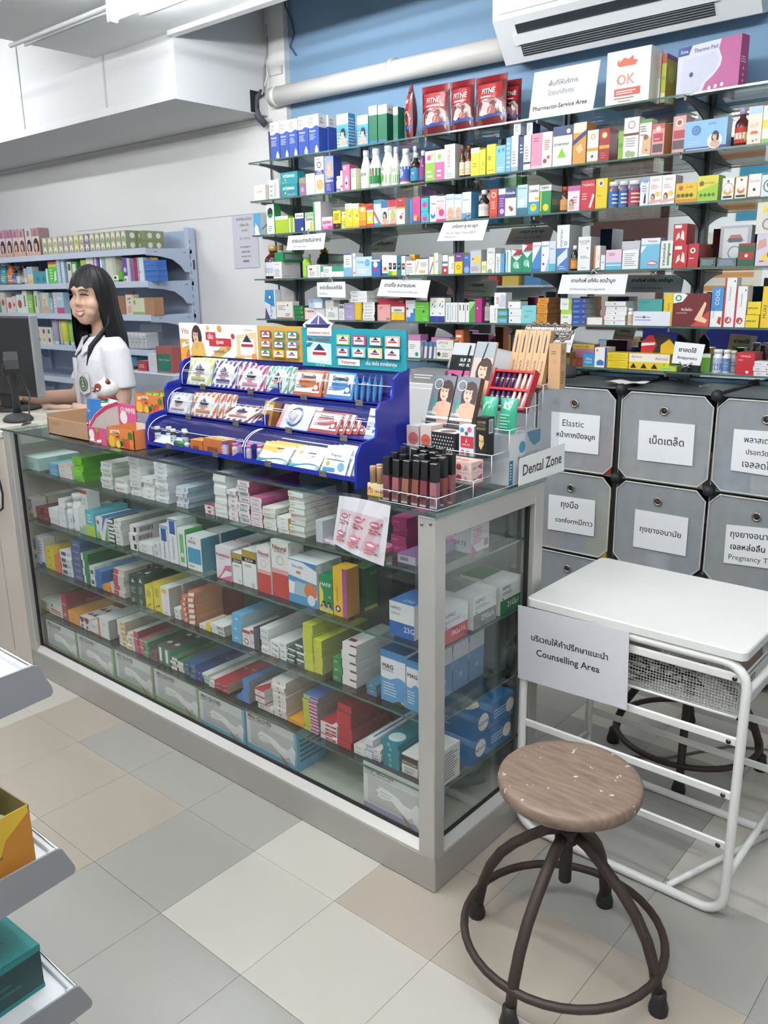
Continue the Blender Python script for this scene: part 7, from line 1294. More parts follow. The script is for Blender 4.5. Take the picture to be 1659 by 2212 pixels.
# white crumpled bag and paper lying on the organiser
for i,(x,y,w_,lab) in enumerate(((-.42,1.66,.15,'white plastic bag lying flat on the cube organiser'),(-.16,1.68,.12,'clear document sleeve lying on the cube organiser'))):
    mb=MB(); mb.grid(lambda u,v:Vector((u*w_,v*.1,.006+.004*math.sin(u*9)*math.cos(v*7))),10,6,'e4e6e8','film' if i else 'paper'); tag(put('flat_bag',mb,None,(x,y,rows_[3]+.012)),lab,'bag')
mb=MB(); mb.lathe([(.13,0),(.15,.03),(.14,.07),(.1,.1),(.04,.115),(.02,.12)],'b9b9b7','cloth',18,(0,0,0),1.5,.5); tag(put('fabric_bag',mb,None,(-.98,1.69,rows_[3]+.012)),'grey fabric bag resting on the organiser behind the lozenge banner','bag')
for i,x in enumerate((-.75,-.62)):
    mb=MB(); mb.lathe([(.05,0),(.06,.02),(.05,.045),(.015,.055)],'35363a','cloth',14,(0,0,0),1.2,.8); tag(put('black_pouch',mb,None,(x,1.68,rows_[3]+.024)),'%s small black cloth pouch on the cube organiser'%('left','right')[i],'pouch','black cloth pouches')
# ================================================================ white counselling table
TX0,TX1,TY0,TY1,TZ=.022,.585,.362,.80,.70
WH='e9e8e4'
tb=thing('side_table','white metal and laminate counselling table with mesh drawer','table')
def rrect(x0,y0,x1,y1,r_,n=5):
    p=[]
    for cx,cy,a0 in ((x1-r_,y0+r_,-90),(x1-r_,y1-r_,0),(x0+r_,y1-r_,90),(x0+r_,y0+r_,180)):
        for q in range(n+1): a=math.radians(a0+90*q/n); p.append((cx+r_*math.cos(a),cy+r_*math.sin(a)))
    return p
mb=MB(); o=rrect(TX0,TY0,TX1,TY1,.02); oi=rrect(TX0+.003,TY0+.003,TX1-.003,TY1-.003,.018)
n=len(o); vs=[(x,y,TZ-.022) for x,y in o]+[(x,y,TZ-.003) for x,y in o]+[(x,y,TZ) for x,y in oi]
fs=[tuple(range(n-1,-1,-1)),tuple(range(2*n,3*n))]+[(k*n+i,k*n+(i+1)%n,(k+1)*n+(i+1)%n,(k+1)*n+i) for k in (0,1) for i in range(n)]
mb.add(vs,fs,WH,'paint'); put('table_top',mb,tb)
def loop(y,zt=.665,zb=.012,r_=.055):
    p=[(x,y,z) for x,z in rrect(TX0-.004,zb,TX1+.004,zt,r_,6)]; return p
for y in (TY0+.012,TY1-.02):
    mb=MB(); mb.tube(loop(y),.0115,WH,'paint',10,closed=True); put('frame_loop',mb,tb)
    for z in (.632,.475,.335,.2):
        mb=MB(); mb.cbox(TX0+.004,y-.004,z-.011,TX1-.004,y+.004,z+.011,WH,'paint',.003); b=put('rail_bar',mb,tb)
        mb=MB(); mb.lathe([(.006,0),(.006,.002)],'5a5a58','steel',8); put('rivet',mb,b,(TX1-.022,y-.0042,z-.002),0,math.pi/2)
for x in (TX0-.004,TX1+.004):
    for z in (.6,.12,):
        mb=MB(); mb.tube([(x,TY0+.012,z),(x,TY1-.02,z)],.009,WH,'paint',8); put('cross_bar',mb,tb)
mb=MB(); mb.tube([(.45,TY0+.02,.02),(TX1+.004,TY1-.02,.02)],.008,WH,'paint',8); put('cross_bar',mb,tb)
# mesh basket
bx0,bx1,by0,by1,bz0,bz1=TX0+.02,TX1-.02,TY0+.035,TY1-.05,.522,.616
mb=MB(); t_=.0005
def wires_xz(y):
    for q in range(int((bx1-bx0)/.0075)+1): x=bx0+q*.0075; mb.box(x-t_,y-t_,bz0,x+t_,y+t_,bz1,'d6d6d2','paint')
    for q in range(int((bz1-bz0)/.0075)+1): z=bz0+q*.0075; mb.box(bx0,y-t_,z-t_,bx1,y+t_,z+t_,'d6d6d2','paint')
wires_xz(by0); wires_xz(by1)
for x in (bx0,bx1):
    for q in range(int((by1-by0)/.0075)+1): y=by0+q*.0075; mb.box(x-t_,y-t_,bz0,x+t_,y+t_,bz1,'d6d6d2','paint')
    for q in range(int((bz1-bz0)/.0075)+1): z=bz0+q*.0075; mb.box(x-t_,by0,z-t_,x+t_,by1,z+t_,'d6d6d2','paint')
for q in range(int((by1-by0)/.01)+1): y=by0+q*.01; mb.box(bx0,y-t_,bz0-t_,bx1,y+t_,bz0+t_,'d6d6d2','paint')
for q in range(int((bx1-bx0)/.01)+1): x=bx0+q*.01; mb.box(x-t_,by0,bz0-t_,x+t_,by1,bz0+t_,'d6d6d2','paint')
mo=put('mesh_basket',mb,tb); mo['kind']='stuff'
mb=MB(); mb.tube([(bx0,by0,bz1),(bx1,by0,bz1),(bx1,by1,bz1),(bx0,by1,bz1)],.004,WH,'paint',6,closed=True); mb.tube([(bx0,by0,bz0),(bx1,by0,bz0),(bx1,by1,bz0),(bx0,by1,bz0)],.004,WH,'paint',6,closed=True); put('basket_rim',mb,tb)
# drawer contents: cables and papers
mb=MB()
pts=[(bx0+.22+.19*math.sin(q*.55)*math.cos(q*.13)+.04*math.sin(q),by0+.05+.03*math.sin(q*.7),bz0+.03+.03*math.sin(q*.9)+.02*math.cos(q*.37)) for q in range(60)]
mb.tube(pts,.003,'1c1c1e','rubber',6); tag(put('cable_coil',mb),'tangled black cable coils in the mesh drawer','cable')
for i,(x,w_,c) in enumerate(((.08,.1,'dcd8cc'),(.2,.09,'cfc6b8'),(.32,.12,'e4e2de'),(.46,.07,'d6c8b4'))):
    mb=MB(); mb.box(0,0,0,w_,.006,.075,c,'paper'); tag(put('paper_slip',mb,None,(TX0+x,by0+.13+i*.03,bz0+.004),.15*i,-.25),'%s pale card slip from left inside the mesh drawer'%ORD[i],'paper','card slips')
paper_sign('drawer_note','white note with partly hidden black lettering in right side of drawer',[(bx1+.005,by0+.03,bz0+.01),(bx1+.005,by0+.3,bz0+.01),(bx1+.005,by0+.3,bz1-.006),(bx1+.005,by0+.03,bz1-.006)],[('ng soc',.45,.38,.7,.4,'333',False),('ยา',.2,.8,.2,.25,'333',False)],.001,'e8e8ea',back=False)
P=[Vector((-.006,TY0-.008,.475)),Vector((.30,TY0-.008,.475)),Vector((.30,TY0-.008,.668)),Vector((-.006,TY0-.008,.668))]
P=[on_Y(x,y,TY0-.008) for x,y in ((1119,1464),(1354,1534),(1359,1366),(1119,1307))]
paper_sign('counselling_sign','laminated white Counselling Area sign fixed to front of white table',P,[('บริเวณให้คำปรึกษาแนะนำ',.48,.62,.7,.17,'2a2a2c',False),('Counselling Area',.47,.41,.62,.12,'2a2a2c',True)],.002,'d9d8de',back=False)
# ================================================================ stools
def make_stool(label,loc,rz):
    s=thing('stool',label,'stool',loc,rz,'industrial stools')
    mb=MB(); mb.lathe([(.142,-.036),(.15,-.031),(.153,-.02),(.152,-.006),(.147,-.001),(.13,0)],'8a6a52','wood',40,(0,0,.475)); put('seat',mb,s)
    mb=MB(); pf=[]
    for q in range(36): pf+= [(.0125,.214+q*.006),(.0145,.217+q*.006)]
    mb.lathe(pf+[(.013,.43)],'2c2624','rusty',14); mb.lathe([(.026,.318),(.028,.352)],'2c2624','rusty',14); mb.lathe([(.028,.425),(.03,.44)],'2c2624','rusty',14); put('screw_post',mb,s)
    for k in range(4):
        a=k*math.pi/2; ca,sa=math.cos(a),math.sin(a)
        pr_=[(.02,.338),(.05,.322),(.09,.288),(.13,.25),(.165,.208),(.193,.158),(.213,.1),(.227,.02)]
        mb=MB(); mb.tube([(r_*ca,r_*sa,z) for r_,z in pr_],.0125,'3b2f2a','rusty',10); lg=put('leg',mb,s)
        mb=MB(); mb.lathe([(.02,0),(.021,.012),(.015,.035),(.0145,.05)],'1c1b1b','rubber',12,(.228*ca,.228*sa,0)); put('rubber_foot',mb,lg)
    mb=MB(); mb.tube([(.221*math.cos(q*math.pi/20),.221*math.sin(q*math.pi/20),.085) for q in range(40)],.0095,'3b2f2a','rusty',8,closed=True); put('foot_ring',mb,s)
    return s
s0=make_stool('round wooden topped iron stool standing in front of the white table',(.352,.012,0),.02)
clone(s0,(.235,1.04,0),.3,'second iron stool with foot ring standing behind the white table','industrial stools')
mb=MB(); mb.tube([(-.1,.62,.004),(.0,.72,.004),(.08,.9,.004),(.2,.98,.004),(.33,1.18,.004),(.55,1.3,.004),(.9,1.32,.004)],.004,'6f6a66','rubber',6); tag(put('floor_cable',mb),'thin grey cable lying on the floor behind the white table','cable')
# ================================================================ left cream counter with till
t=thing('cash_counter','cream laminate cash counter left of the glass showcase','counter')
mb=MB(); mb.cbox(-3.5,.006,.02,-2.062,.52,.955,'d6cbbd','paint',.003); put('carcass',mb,t)
mb=MB(); mb.cbox(-3.5,.0,.957,-2.062,.53,.985,'d9d2c6','paint',.004); put('worktop',mb,t)
mb=MB(); mb.box(-2.42,.003,.05,-2.416,.0055,.93,'a89c8e','paint'); mb.box(-2.2,.003,.05,-2.198,.0055,.7,'b5a99b','paint'); put('panel_joint',mb,t)
mb=MB(); mb.cbox(-3.5,.012,0,-2.062,.5,.018,'a79a8c','paint',.002); put('plinth',mb,t)
# monitor
t=thing('monitor','black computer monitor seen from behind at left frame edge','monitor',(-2.45,.28,.986),.12)
mb=MB(); mb.cbox(-.34,.0,.075,.13,.035,.41,'17181a','rubber',.008); put('screen_back',mb,t)
mb=MB(); mb.cbox(.122,.002,.075,.136,.04,.415,'8a8c90','paint',.004); put('bezel',mb,t)
mb=MB(); mb.cbox(-.2,.03,.01,-.12,.06,.2,'1c1d1f','rubber',.005); mb.lathe([(.11,0),(.11,.008),(.1,.012)],'1c1d1f','rubber',20,(-.16,.08,0)); put('stand',mb,t)
# barcode scanner on stand
p=on_Z(40,908,.986); t=thing('barcode_scanner','black barcode scanner resting on its curved desk stand','barcode scanner',(p.x,p.y,.986),-.45)
mb=MB(); mb.lathe([(.072,0),(.074,.008),(.06,.02),(.03,.028),(.018,.034)],'1f2023','rubber',24,(0,0,0),1.15,.8); put('stand_base',mb,t)
mb=MB(); mb.tube([(.005,0,.02),(.008,0,.1),(.018,0,.16),(.04,0,.2),(.058,0,.225)],[.016,.014,.013,.014,.016],'1f2023','rubber',12); put('stand_neck',mb,t)
mb=MB(); mb.prism([(.075,-.026,.19),(.09,-.026,.215),(.085,-.026,.25),(.02,-.026,.278),(-.02,-.026,.262),(-.03,-.026,.23),(-.02,-.026,.215),(.03,-.026,.2)],(0,.052,0),'222327','rubber'); put('scanner_head',mb,t)
mb=MB(); mb.tube([(-.012,0,.235),(-.05,0,.19),(-.075,0,.14)],[.026,.022,.02],'2a2b2f','rubber',12); put('handle',mb,t)
mb=MB(); mb.tube([(.06,-.026,.235),(.03,-.034,.2),(-.02,-.034,.19),(-.055,-.026,.2)],.004,'2c2d31','rubber',6); put('trigger_guard',mb,t)
mb=MB(); mb.prism([(.0,-.0275,.245),(.02,-.0275,.255),(.04,-.0275,.246),(.02,-.0275,.25)],(0,.001,0),'e08a2a','gloss'); put('logo_mark',mb,t)
mb=MB(); mb.tube([(p.x+.02,p.y+.02,1.16),(p.x+.1,p.y+.01,1.1),(p.x+.13,p.y-.02,1.0),(p.x+.15,p.y-.06,.988),(p.x+.22,p.y-.06,1.004)],.0035,'232326','rubber',6); tag(put('scanner_cable',mb),'thin black cable curving from the barcode scanner','cable')
mb=MB(); mb.tube([(-2.15,-.004,.96),(-2.1,-.012,.8),(-2.085,-.012,.74),(-2.1,-.012,.68),(-2.15,-.012,.655),(-2.22,-.012,.66),(-2.3,-.012,.69)],.0045,'1c1c1e','rubber',6); tag(put('hanging_cable',mb),'black cable loop hanging down the cream counter front','cable')
p=on_Z(15,882,.986); mb=MB(); mb.lathe([(.03,0),(.033,.01),(.026,.025),(.01,.032)],'cfa68a','gloss',16,(0,0,0),1,1.5); tag(put('computer_mouse',mb,None,(p.x-.12,p.y,.986)),'small beige computer mouse on the cream counter','mouse')
# ================================================================ pale blue gondola on the white wall
GX=-3.45; GZ=[1.742,1.548,1.345,1.13,.9,.5,.12]; GYF=1.655; PB='a9b9d3'
gd=thing('wall_gondola','pale blue metal gondola shelving against the white wall','shelving')
mb=MB(); mb.box(-6.3,2.005,.0,GX-.03,2.02,1.86,PB,'paint'); put('back_panel',mb,gd)
for x in (GX-.02,-4.4,-5.35,-6.3):
    mb=MB(); mb.cbox(x-.02,1.975,0,x+.02,2.035,1.875,'b4c2da','paint',.004); u=put('upright',mb,gd)
    if x>-4:
        mb=MB()
        for q in range(36): mb.box(x+.0202,1.984,.1+q*.048,x+.0212,1.99,.125+q*.048,'7a89a5','paint')
        mb.box(x+.0203,2.005,1.62,x+.0215,2.017,1.68,'2a2f3a','paint'); put('slot_row',mb,u)
for k,z in enumerate(GZ):
    mb=MB(); mb.box(-6.3,GYF+.006,z-.025,GX,2.0,z,'b9c6dc','paint'); mb.cbox(-6.3,GYF,z-.035,GX,GYF+.008,z+.004,'c3cfe2','paint',.002); put('shelf',mb,gd)
    pr_=[(GYF+.0,z-.002),(GYF,z-.04),(GYF+.1,z-.045),(GYF+.19,z-.062),(GYF+.25,z-.1),(GYF+.28,z-.135),(1.98,z-.14),(1.98,z+.008)]
    for x in (GX+.001,-4.4,-5.35):
        mb=MB(); mb.prism([(x,y,zz) for y,zz in pr_],(.004,0,0),'b1c0d8','paint'); br=put('bracket',mb,gd)
    if k<3:
        mb=MB()
        for y in (GYF+.06,1.93): mb.box(GX+.005,y,z-.02,GX+.006,y+.02,z-.016,'5a6478','paint')
        put('bracket_slots',mb,gd)
ZK=(0,470,4.147); Yg=GYF+.02; W='on top gondola shelf'
def gk(z,*a): row(ZK,Yg,z,W,list(a),.2)
for i,(a,b,yt,c) in enumerate(((-52,2,118,'c89ab0'),(5,62,115,'c88aa4'),(66,122,110,'b07a9c'),(126,178,106,'c08a9a'),(181,234,102,'c89a98'),(238,294,96,'c9d0cc'),(297,362,92,'b8868a'))):
    gk(GZ[0],(a,b,yt,'d8c8cc','T%s:.3 Ra06a80:.3,.72,.7,.92 H%s:.5,.36,.4'%(c,('5a2a24','3a2420','4a2a22','6a3a2a','5a3020','1f1a1a','4a241c')[i]),'%s hair dye carton with portrait'%ORD[i],dict(d=.08,name='hair_dye_box',grp='hair dye cartons',side='b08a8c')))
sc2=['a8ac84','b0b08a','c8c48a','aca88c','b4a098','aca494','c2c45a','a8a08a','7a7488','b0a890','a4aa84','a0a87c','a4ac80','a8ae84','a4aa80','a6ac84']
for c in range(16):
    a=388+c*47
    W='on top gondola shelf'
    for r_ in range(2):
        y0=300-c*3.2-2; yt=(y0-(76 if r_==0 else 76))
        row(ZK,Yg,GZ[0]+(.0585 if r_ else 0),W,[(a,a+45,0,sc2[c],'Ce8e6d8:.5,.5,.36 C%s:.5,.3,.2 Ld8d6c4:.1,.8,.9,.95,1'%('b89aa0' if c%3 else '8fa070'),'%s from left, %s tier olive green soap carton'%(ORD[c],('lower','upper')[r_]),dict(d=.14 if c>12 else .06,name='soap_box',cat='soap box',grp='olive soap cartons',side='8a9468',s='Ce8e6d8:.3,.5,.26 Ce8e6d8:.7,.5,.26'))]) if False else None
        x0=X_at(a/4.147,Yg,GZ[0]); x1=X_at((a+45)/4.147,Yg,GZ[0]); h_=.058
        mb=carton_mesh((x1-x0)*.98,.15 if c>12 else .06,h_-.0005,sc2[c],'Ce8e6d8:.5,.5,.36 C%s:.5,.3,.2 Ld8d6c4:.1,.8,.9,.95,1'%('b89aa0' if c%3 else '8fa070'),side='8a9468',sdsl='Ce8e6d8:.3,.5,.3 Ce8e6d8:.72,.5,.3 R6a7450:.48,0,.52,1' if c==15 else '')
        tag(put('soap_box',mb,None,((x0+x1)/2,Yg,GZ[0]+r_*h_+.0005)),'%s column from left, %s tier olive soap carton on gondola'%(ORD[c],('lower','upper')[r_]),'box','olive soap cartons')
for i in range(2):
    for r_ in range(2):
        mb=carton_mesh(.05,.15,.0575,'8f9a6c','',side='8a9468',sdsl='Ce8e6d8:.3,.5,.3 Ce8e6d8:.72,.5,.3'); tag(put('soap_box',mb,None,(GX-.27+i*.062+.005,Yg+.1,GZ[0]+r_*.058+.0005)),'%s tier olive soap carton, %s of two stacks at right end'%(('lower','upper')[r_],('left','right')[i]),'box','olive soap cartons')
W='on second gondola shelf'; z=GZ[1]
for i,(a,b,yt,c,cp_,lb) in enumerate(((0,42,400,'2f8a94','e6e6e4','4aa8a4'),(62,105,395,'c8602a','2a2a2c','d87a3a'),(104,136,470,'2a5aa0','2a2a2c','3a6ab0'),(140,178,440,'4a4438','2a2a2c','c8c0a8'),(180,216,430,'3a4a3c','1f2022','7a9a6a'))):
    gk(z,(a,b,yt,c,'L%s:.1,.2,.9,.8,3'%'eee','%s mouthwash bottle from left'%ORD[i],dict(kind='bot',cap=cp_,lab=lb,name='mouthwash_bottle',grp='mouthwash bottles')))
gk(z,(220,246,455,'c8a8c8','Ce8d8e8:.5,.3,.4','lilac slim toothpaste carton',dict(d=.05)),(250,300,440,'d8d4c0','T9ac4dc:.4 Be0c060:.3','cream and blue toothpaste carton',dict(d=.05)),
 (303,430,480,'3a9aa8','C2a7a8a:.3,.4,.2 C2a7a8a:.7,.4,.2','teal boxed toothbrush set',dict(d=.06)),(418,445,458,'dfe8dc','F4aa84a:.4','white and green slim carton',dict(d=.05)),(446,520,395,'5ac84a','Tc8403a:.12 Mb8d82a:.76,.88 Pdff0dc:.6,.1,.9,.2,.9,.6,.7,.5 Lcfeec8:.15,.2,.5,.7,4','bright green toothpaste hang card',dict(d=.03)),
 (522,552,352,'a8c4d8','Ldde:.2,.1,.8,.9,7','left pale blue tall carton',dict(d=.05)),(556,584,375,'b8d0e4','Ldde:.2,.1,.8,.9,7','right pale blue tall carton',dict(d=.05)),
 (612,648,395,'d8d8cc','R4a4a44:.2,.6,.8,.9','grey and white toothpaste carton behind head',dict(d=.05)),(650,700,396,'4a9a4a','Rdfe8dc:.2,.5,.8,.9','green toothpaste carton behind head',dict(d=.05)),(735,784,378,'a8c83a','Re8ecc8:.3,.2,.7,.8','lime toothpaste carton behind head',dict(d=.05)),
 (786,848,340,'e4dcdc','Hk:.5,.5,.25','white carton with small portrait',dict(d=.05)),(862,898,330,'7a4a9a','Edcd0e8:.5','purple toothpaste carton',dict(d=.05)),(905,945,325,'9ac4e0','Eeef2f4:.4 V3a6ab0:Care,.6,.5,.6,.3','pale blue toothpaste carton',dict(d=.05)),(948,1046,322,'d4d8c4','E9ab04a:.1 Fc0c4ac:.3','wide pale green carton',dict(d=.05)),
 (1010,1060,515,'e8ecd8','B6ab83a:.3 Rk:.2,.5,.6,.8','small white and green carton beside hair',dict(d=.04,dy=-.012)),(1062,1098,480,'5ab82a','B2a2a2c:.25','small green and black carton',dict(d=.04,dy=-.012)),
 (1104,1146,356,'6a4a9c','Bf0eef4:.25 Cdcd0ec:.5,.5,.3 Ck:.5,.1,.14','purple and white tall carton',dict(d=.05)),(1148,1170,362,'cfcadc','','grey lilac slim carton',dict(d=.06)),(1184,1212,364,'8a5a94','','plum slim carton',dict(d=.05)),(1214,1232,358,'c02a34','','red slim carton',dict(d=.05)),(1236,1290,356,'d8e2ea','E8ab0d4:.3 Cc0303a:.3,.4,.1','white and blue carton',dict(d=.06)),
 (1296,1416,380,'2f6ac0','Cd8a83a:.65,.5,.1 L5a8ad8:.1,.2,.5,.5,1','blue flat toothpaste carton',dict(n=4,d=.07)))
mb=carton_mesh(.05,.03,.14,'e8962a','Ef0c060:.2 Rb8641a:.3,.1,.5,.9'); tag(put('leaning_box',mb,None,(GX-.045,Yg+.04,z+.005),-.2,0,.22),'orange carton leaning at right end of second gondola shelf','box')
mb=carton_mesh(.085,.05,.045,'e8c01a','Cd8d8c8:.3,.5,.2'); tag(put('yellow_box',mb,None,(X_at(1050/4.147,Yg,z),Yg+.055,z+.1005)),'yellow carton perched above small cartons beside hair','box')
mb=carton_mesh(.08,.045,.099,'3a4a34',''); tag(put('dark_box',mb,None,(X_at(1050/4.147,Yg,z),Yg+.055,z+.0005)),'dark green carton under the yellow carton','box')
W='on third gondola shelf'; z=GZ[2]
pal=['3a9a5a','d8cfc8','c0304a','e8d8d4','dcd0cc','d8e8d8','e0e8dc','8fc84a','d8d4cc','d4b8a0','9ac8b8','8ab4cc','d8b8c4','a8c8dc']
for i,(a,b,yt) in enumerate(((0,14,700),(16,60,668),(30,66,760),(70,120,715),(122,150,705),(152,212,690),(214,255,655),(258,300,690),(318,352,655),(356,366,690),(370,452,672),(454,482,720),(484,512,668),(516,582,670))):
    if i==2: continue
    gk(z,(a,b,yt,pal[i],('Cc0404a:.5,.5,.3' if i in(1,3,4,5) else 'R3a8a4a:.3,.3,.6,.8' if i in (6,8) else 'He8c8b0:.5,.6,.3' if i==10 else 'Nfff:SNAIL,.5,.72,.8,.12 Bc84a7a:.3' if i==13 else 'Leee:.2,.3,.8,.7,3'),'%s skin care carton from left'%ORD[i],dict(d=.05,grp='skin care cartons',name='skin_care_box')))
gk(z,(1060,1128,700,'9a6a48','','brown display carton behind hair',dict(d=.06)),(1130,1190,690,'e2cfc4','Ck:.6,.62,.08 Pd8a890:.2,.1,.8,.1,.8,.5,.2,.4 P3a2a24:.3,.75,.8,.8,.8,.85,.3,.8','beauty mask carton with printed eye',dict(d=.05)),(1192,1300,720,'d4d6b4','B8fae6a:.2 C8fae5a:.2,.75,.14','pale green cosmetic carton',dict(d=.05)),(1304,1385,715,'a87a54','','brown cardboard display box at right',dict(d=.07)))
mb=carton_mesh(.09,.01,.15,'b87a60','H3a2420:.5,.5,.4'); tag(put('portrait_card',mb,None,(X_at(1070/4.147,Yg,z),Yg+.09,z+.0005)),'portrait display card standing beside the dark hair','card')
W='on fourth gondola shelf'; z=GZ[3]
for i in range(4):
    a=290+i*46
    for r_ in range(2):
        x0=X_at(a/4.147,Yg,z); x1=X_at((a+44)/4.147,Yg,z); mb=carton_mesh((x1-x0)*.97,.05,.059,'dcd8cc','C%s:.5,.5,.3'%['4a7a4a','8a5a3a','c8b83a','9a3a4a'][(i+r_)%4]); tag(put('soap_bar_box',mb,None,((x0+x1)/2,Yg,z+.0005+r_*.06)),'%s row fruit soap carton, %s from left on fourth gondola shelf'%(('lower','upper')[r_],ORD[i]),'box','fruit soap cartons')
for i,(a,b,yt,c) in enumerate(((255,284,985,'c86a5a'),(460,510,920,'a8a4c0'),(515,536,920,'d8c8b0'),(538,596,925,'d8d84a'),(600,640,935,'8fc84a'),(642,668,960,'d8d0a8'))):
    x0=X_at(a/4.147,Yg,z); x1=X_at(b/4.147,Yg,z); w_=x1-x0; h_=Z_at(470+yt/4.147,x0,Yg)-z
    mb=MB(); mb.lathe([(w_*.32,0,'f0f0ea'),(w_*.34,.022,c),(w_*.45,.03,c),(w_*.48,h_*.8,c),(w_*.47,h_)],'f0f0ea','gloss',12,(0,0,0),1,.6); tag(put('cream_tube',mb,None,((x0+x1)/2,Yg+.03,z+.0005)),'%s standing cream tube from left on fourth gondola shelf'%ORD[i],'tube','cream tubes')
mb=MB(); mb.box(0,0,0,.24,.14,.004,'s','acrylic'); mb.box(0,0,0,.24,.003,.09,'s','acrylic'); mb.box(0,.137,0,.24,.14,.15,'s','acrylic'); mb.box(.237,0,0,.24,.14,.12,'s','acrylic'); mb.tube([(0,0,.09),(.24,0,.09),(.24,.14,.12)],.0015,'dfe6ea','gloss',5); tag(put('acrylic_box',mb,None,(GX-.36,Yg,GZ[3]+.001)),'clear acrylic box of white sachets on fourth gondola shelf','box')
for i in range(5):
    mb=carton_mesh(.04,.09,.1,'e4e2e0','L99a:.2,.3,.8,.7,2'); tag(put('white_carton',mb,None,(GX-.33+i*.044,Yg+.025,GZ[3]+.0055)),'%s small white carton in the clear acrylic box'%ORD[i],'box','white cartons in acrylic box')
# low shelf clutter behind the pharmacist
for i,(x,y,zz,w_,d,h_,c,ds,lab) in enumerate(((-3.95,1.68,.9,.5,.2,.12,'1f3a34','Nd8d8d0:HIDE,.6,.3,.3,.3 Te:.0','dark green flat carton behind the pharmacist'),(-3.95,1.7,1.021,.48,.2,.06,'4a9ac4','Ce8e4e0:.75,.4,.36','sky blue carton on the dark green carton'),(-3.6,1.68,.9,.13,.18,.05,'3f86c4','','small blue folder stack near gondola end'))):
    mb=carton_mesh(w_,d,h_,c,ds); tag(put('storage_box',mb,None,(x,y,zz+.0006)),lab,'box')
# red and green box on pedestal behind the banner
p=on_Y(357,805,1.1); mb=carton_mesh(.13,.1,.13,'b05a50','R1f7a64:.08,.05,.92,.72 Nd8d8c8:Salon_Cotton,.5,.5,.7,.12','8a4a40','9a4a44'); tag(put('red_green_box',mb,None,(p.x,1.1,p.z)),'red and green carton on the stand behind the lozenge display','box')
mb=MB(); mb.cbox(p.x-.3,1.05,0,p.x+.14,1.35,p.z-.0006,'b9c4d2','paint',.004); tag(put('low_cabinet',mb),'pale grey low cabinet behind the showcase holding small cartons','cabinet')
q=on_Y(300,830,1.08); 
for i,(dx,c,h_) in enumerate(((-.2,'c03a44',.05),(-.1,'dfe3e8',.09))):
    mb=carton_mesh(.08,.08,h_,c,'Lddd:.2,.3,.8,.7,2'); tag(put('small_box',mb,None,(p.x+dx,1.1,p.z)),'%s small carton beside the red and green carton'%('crimson','white')[i],'box')
# ================================================================ gondola end near the camera
ng=thing('aisle_gondola','white gondola shelf ends with grey brackets at lower left','shelving')
for k,zt in enumerate((.90,.585,.32)):
    pr_=[(-.92,zt+.056),(-.912,zt+.052),(-.895,zt+.012),(-.894,zt+.004),(-.898,zt-.002),(-1.32,zt-.03),(-1.32,zt+.048)]
    mb=MB(); mb.prism([(-.05,y,z) for y,z in pr_],(-.004,0,0),'87888d','paint'); put('end_bracket',mb,ng)
    mb=MB(); mb.box(-1.0,-1.33,zt+.03,-.056,-.925,zt+.042,'dfe1e4','paint'); sh=put('shelf',mb,ng)
    mb=MB(); mb.cbox(-1.0,-.925,zt+.028,-.058,-.918,zt+.05,'d3d6da','paint',.001); mb.tube([(-1.0,-.915,zt+.05),(-.058,-.915,zt+.05)],.0022,'c9ccd0','steel',6); put('price_rail',mb,sh)
    mb=MB(); mb.tube([(-.062,-.93,zt+.045),(-.056,-.92,zt+.05)],.006,'e8e8e6','gloss',8); put('rail_clip',mb,sh)
mb=MB(); mb.box(-1.0,-1.36,0,-.06,-1.33,1.1,'d6d8dc','paint'); put('back_panel',mb,ng)
mb=MB(); mb.box(-1.0,-1.33,0,-.06,-.95,.1,'c9ccd0','paint'); put('base_deck',mb,ng)
a=on_Z(78,1858,.628); bx=thing('open_carton','open yellow carton of foil topped tubs on middle aisle shelf','box',(a.x,a.y,.628),.06)
YL='c9a21e'
mb=MB(); w_,d,h_=.16,.14,.1
mb.box(-w_,-d,0,0,0,.002,YL); mb.box(-.002,-d,0,0,0,h_,'cfa81f'); mb.box(-w_,-.002,0,0,0,h_,'8a7a3a'); mb.box(-w_,-d,0,-w_+.002,0,h_,'8a7a3a'); mb.box(-w_,-d,0,0,-d+.002,h_,YL)
mb.prints(face_S((0,-d,0),(0,d,0),(0,0,h_),(1,0,0)),d,h_,'Pb8741a:.5,0,1,0,1,.9,.7,.6 L7a5a14:.1,.3,.7,.6,3 L7a5a14:.2,.1,.5,.2,1'); put('carton',mb,bx)
for i,(x,y) in enumerate(((-.04,-.045),(-.1,-.05),(-.05,-.1))):
    t=thing('foil_tub','%s silver foil topped tub in the open yellow carton'%ORD[i],'tub',(a.x+x,a.y+y,.631),0,'foil topped tubs')
    mb=MB(); mb.lathe([(.024,0),(.026,.06)],'e4e4e0','gloss',16); put('cup',mb,t); mb=MB(); mb.lathe([(.028,.06),(.028,.064),(.026,.068),(.004,.066)],'c9ccd0','foil',16); put('foil_lid',mb,t)
a=on_Z(97,2130,.3625); mb=MB(); w_,d,h_=.22,.17,.085
mb.box(-w_,-d,0,0,0,h_,'123a3c',top='148a88'); mb.box(-w_-.0005,-d-.0005,h_-.012,.0008,.0008,h_-.0006,'0f7a78'); mb.box(-w_-.0005,-d-.0005,0,.0008,.0008,.008,'0f7a78')
mb.prints(face_S((-w_,-d,h_),(w_,0,0),(0,d,0),(0,0,1)),w_,d,'V0a4a4a:Supplement,.75,.5,.6,.12 V0a4a4a:Formula_Plus,.6,.5,.7,.1 L0a4a4a:.1,.2,.45,.8,4'); mb.prints(face_S((0,-d,0),(0,d,0),(0,0,h_),(1,0,0)),d,h_,'L1f5a5c:.15,.3,.8,.6,2')
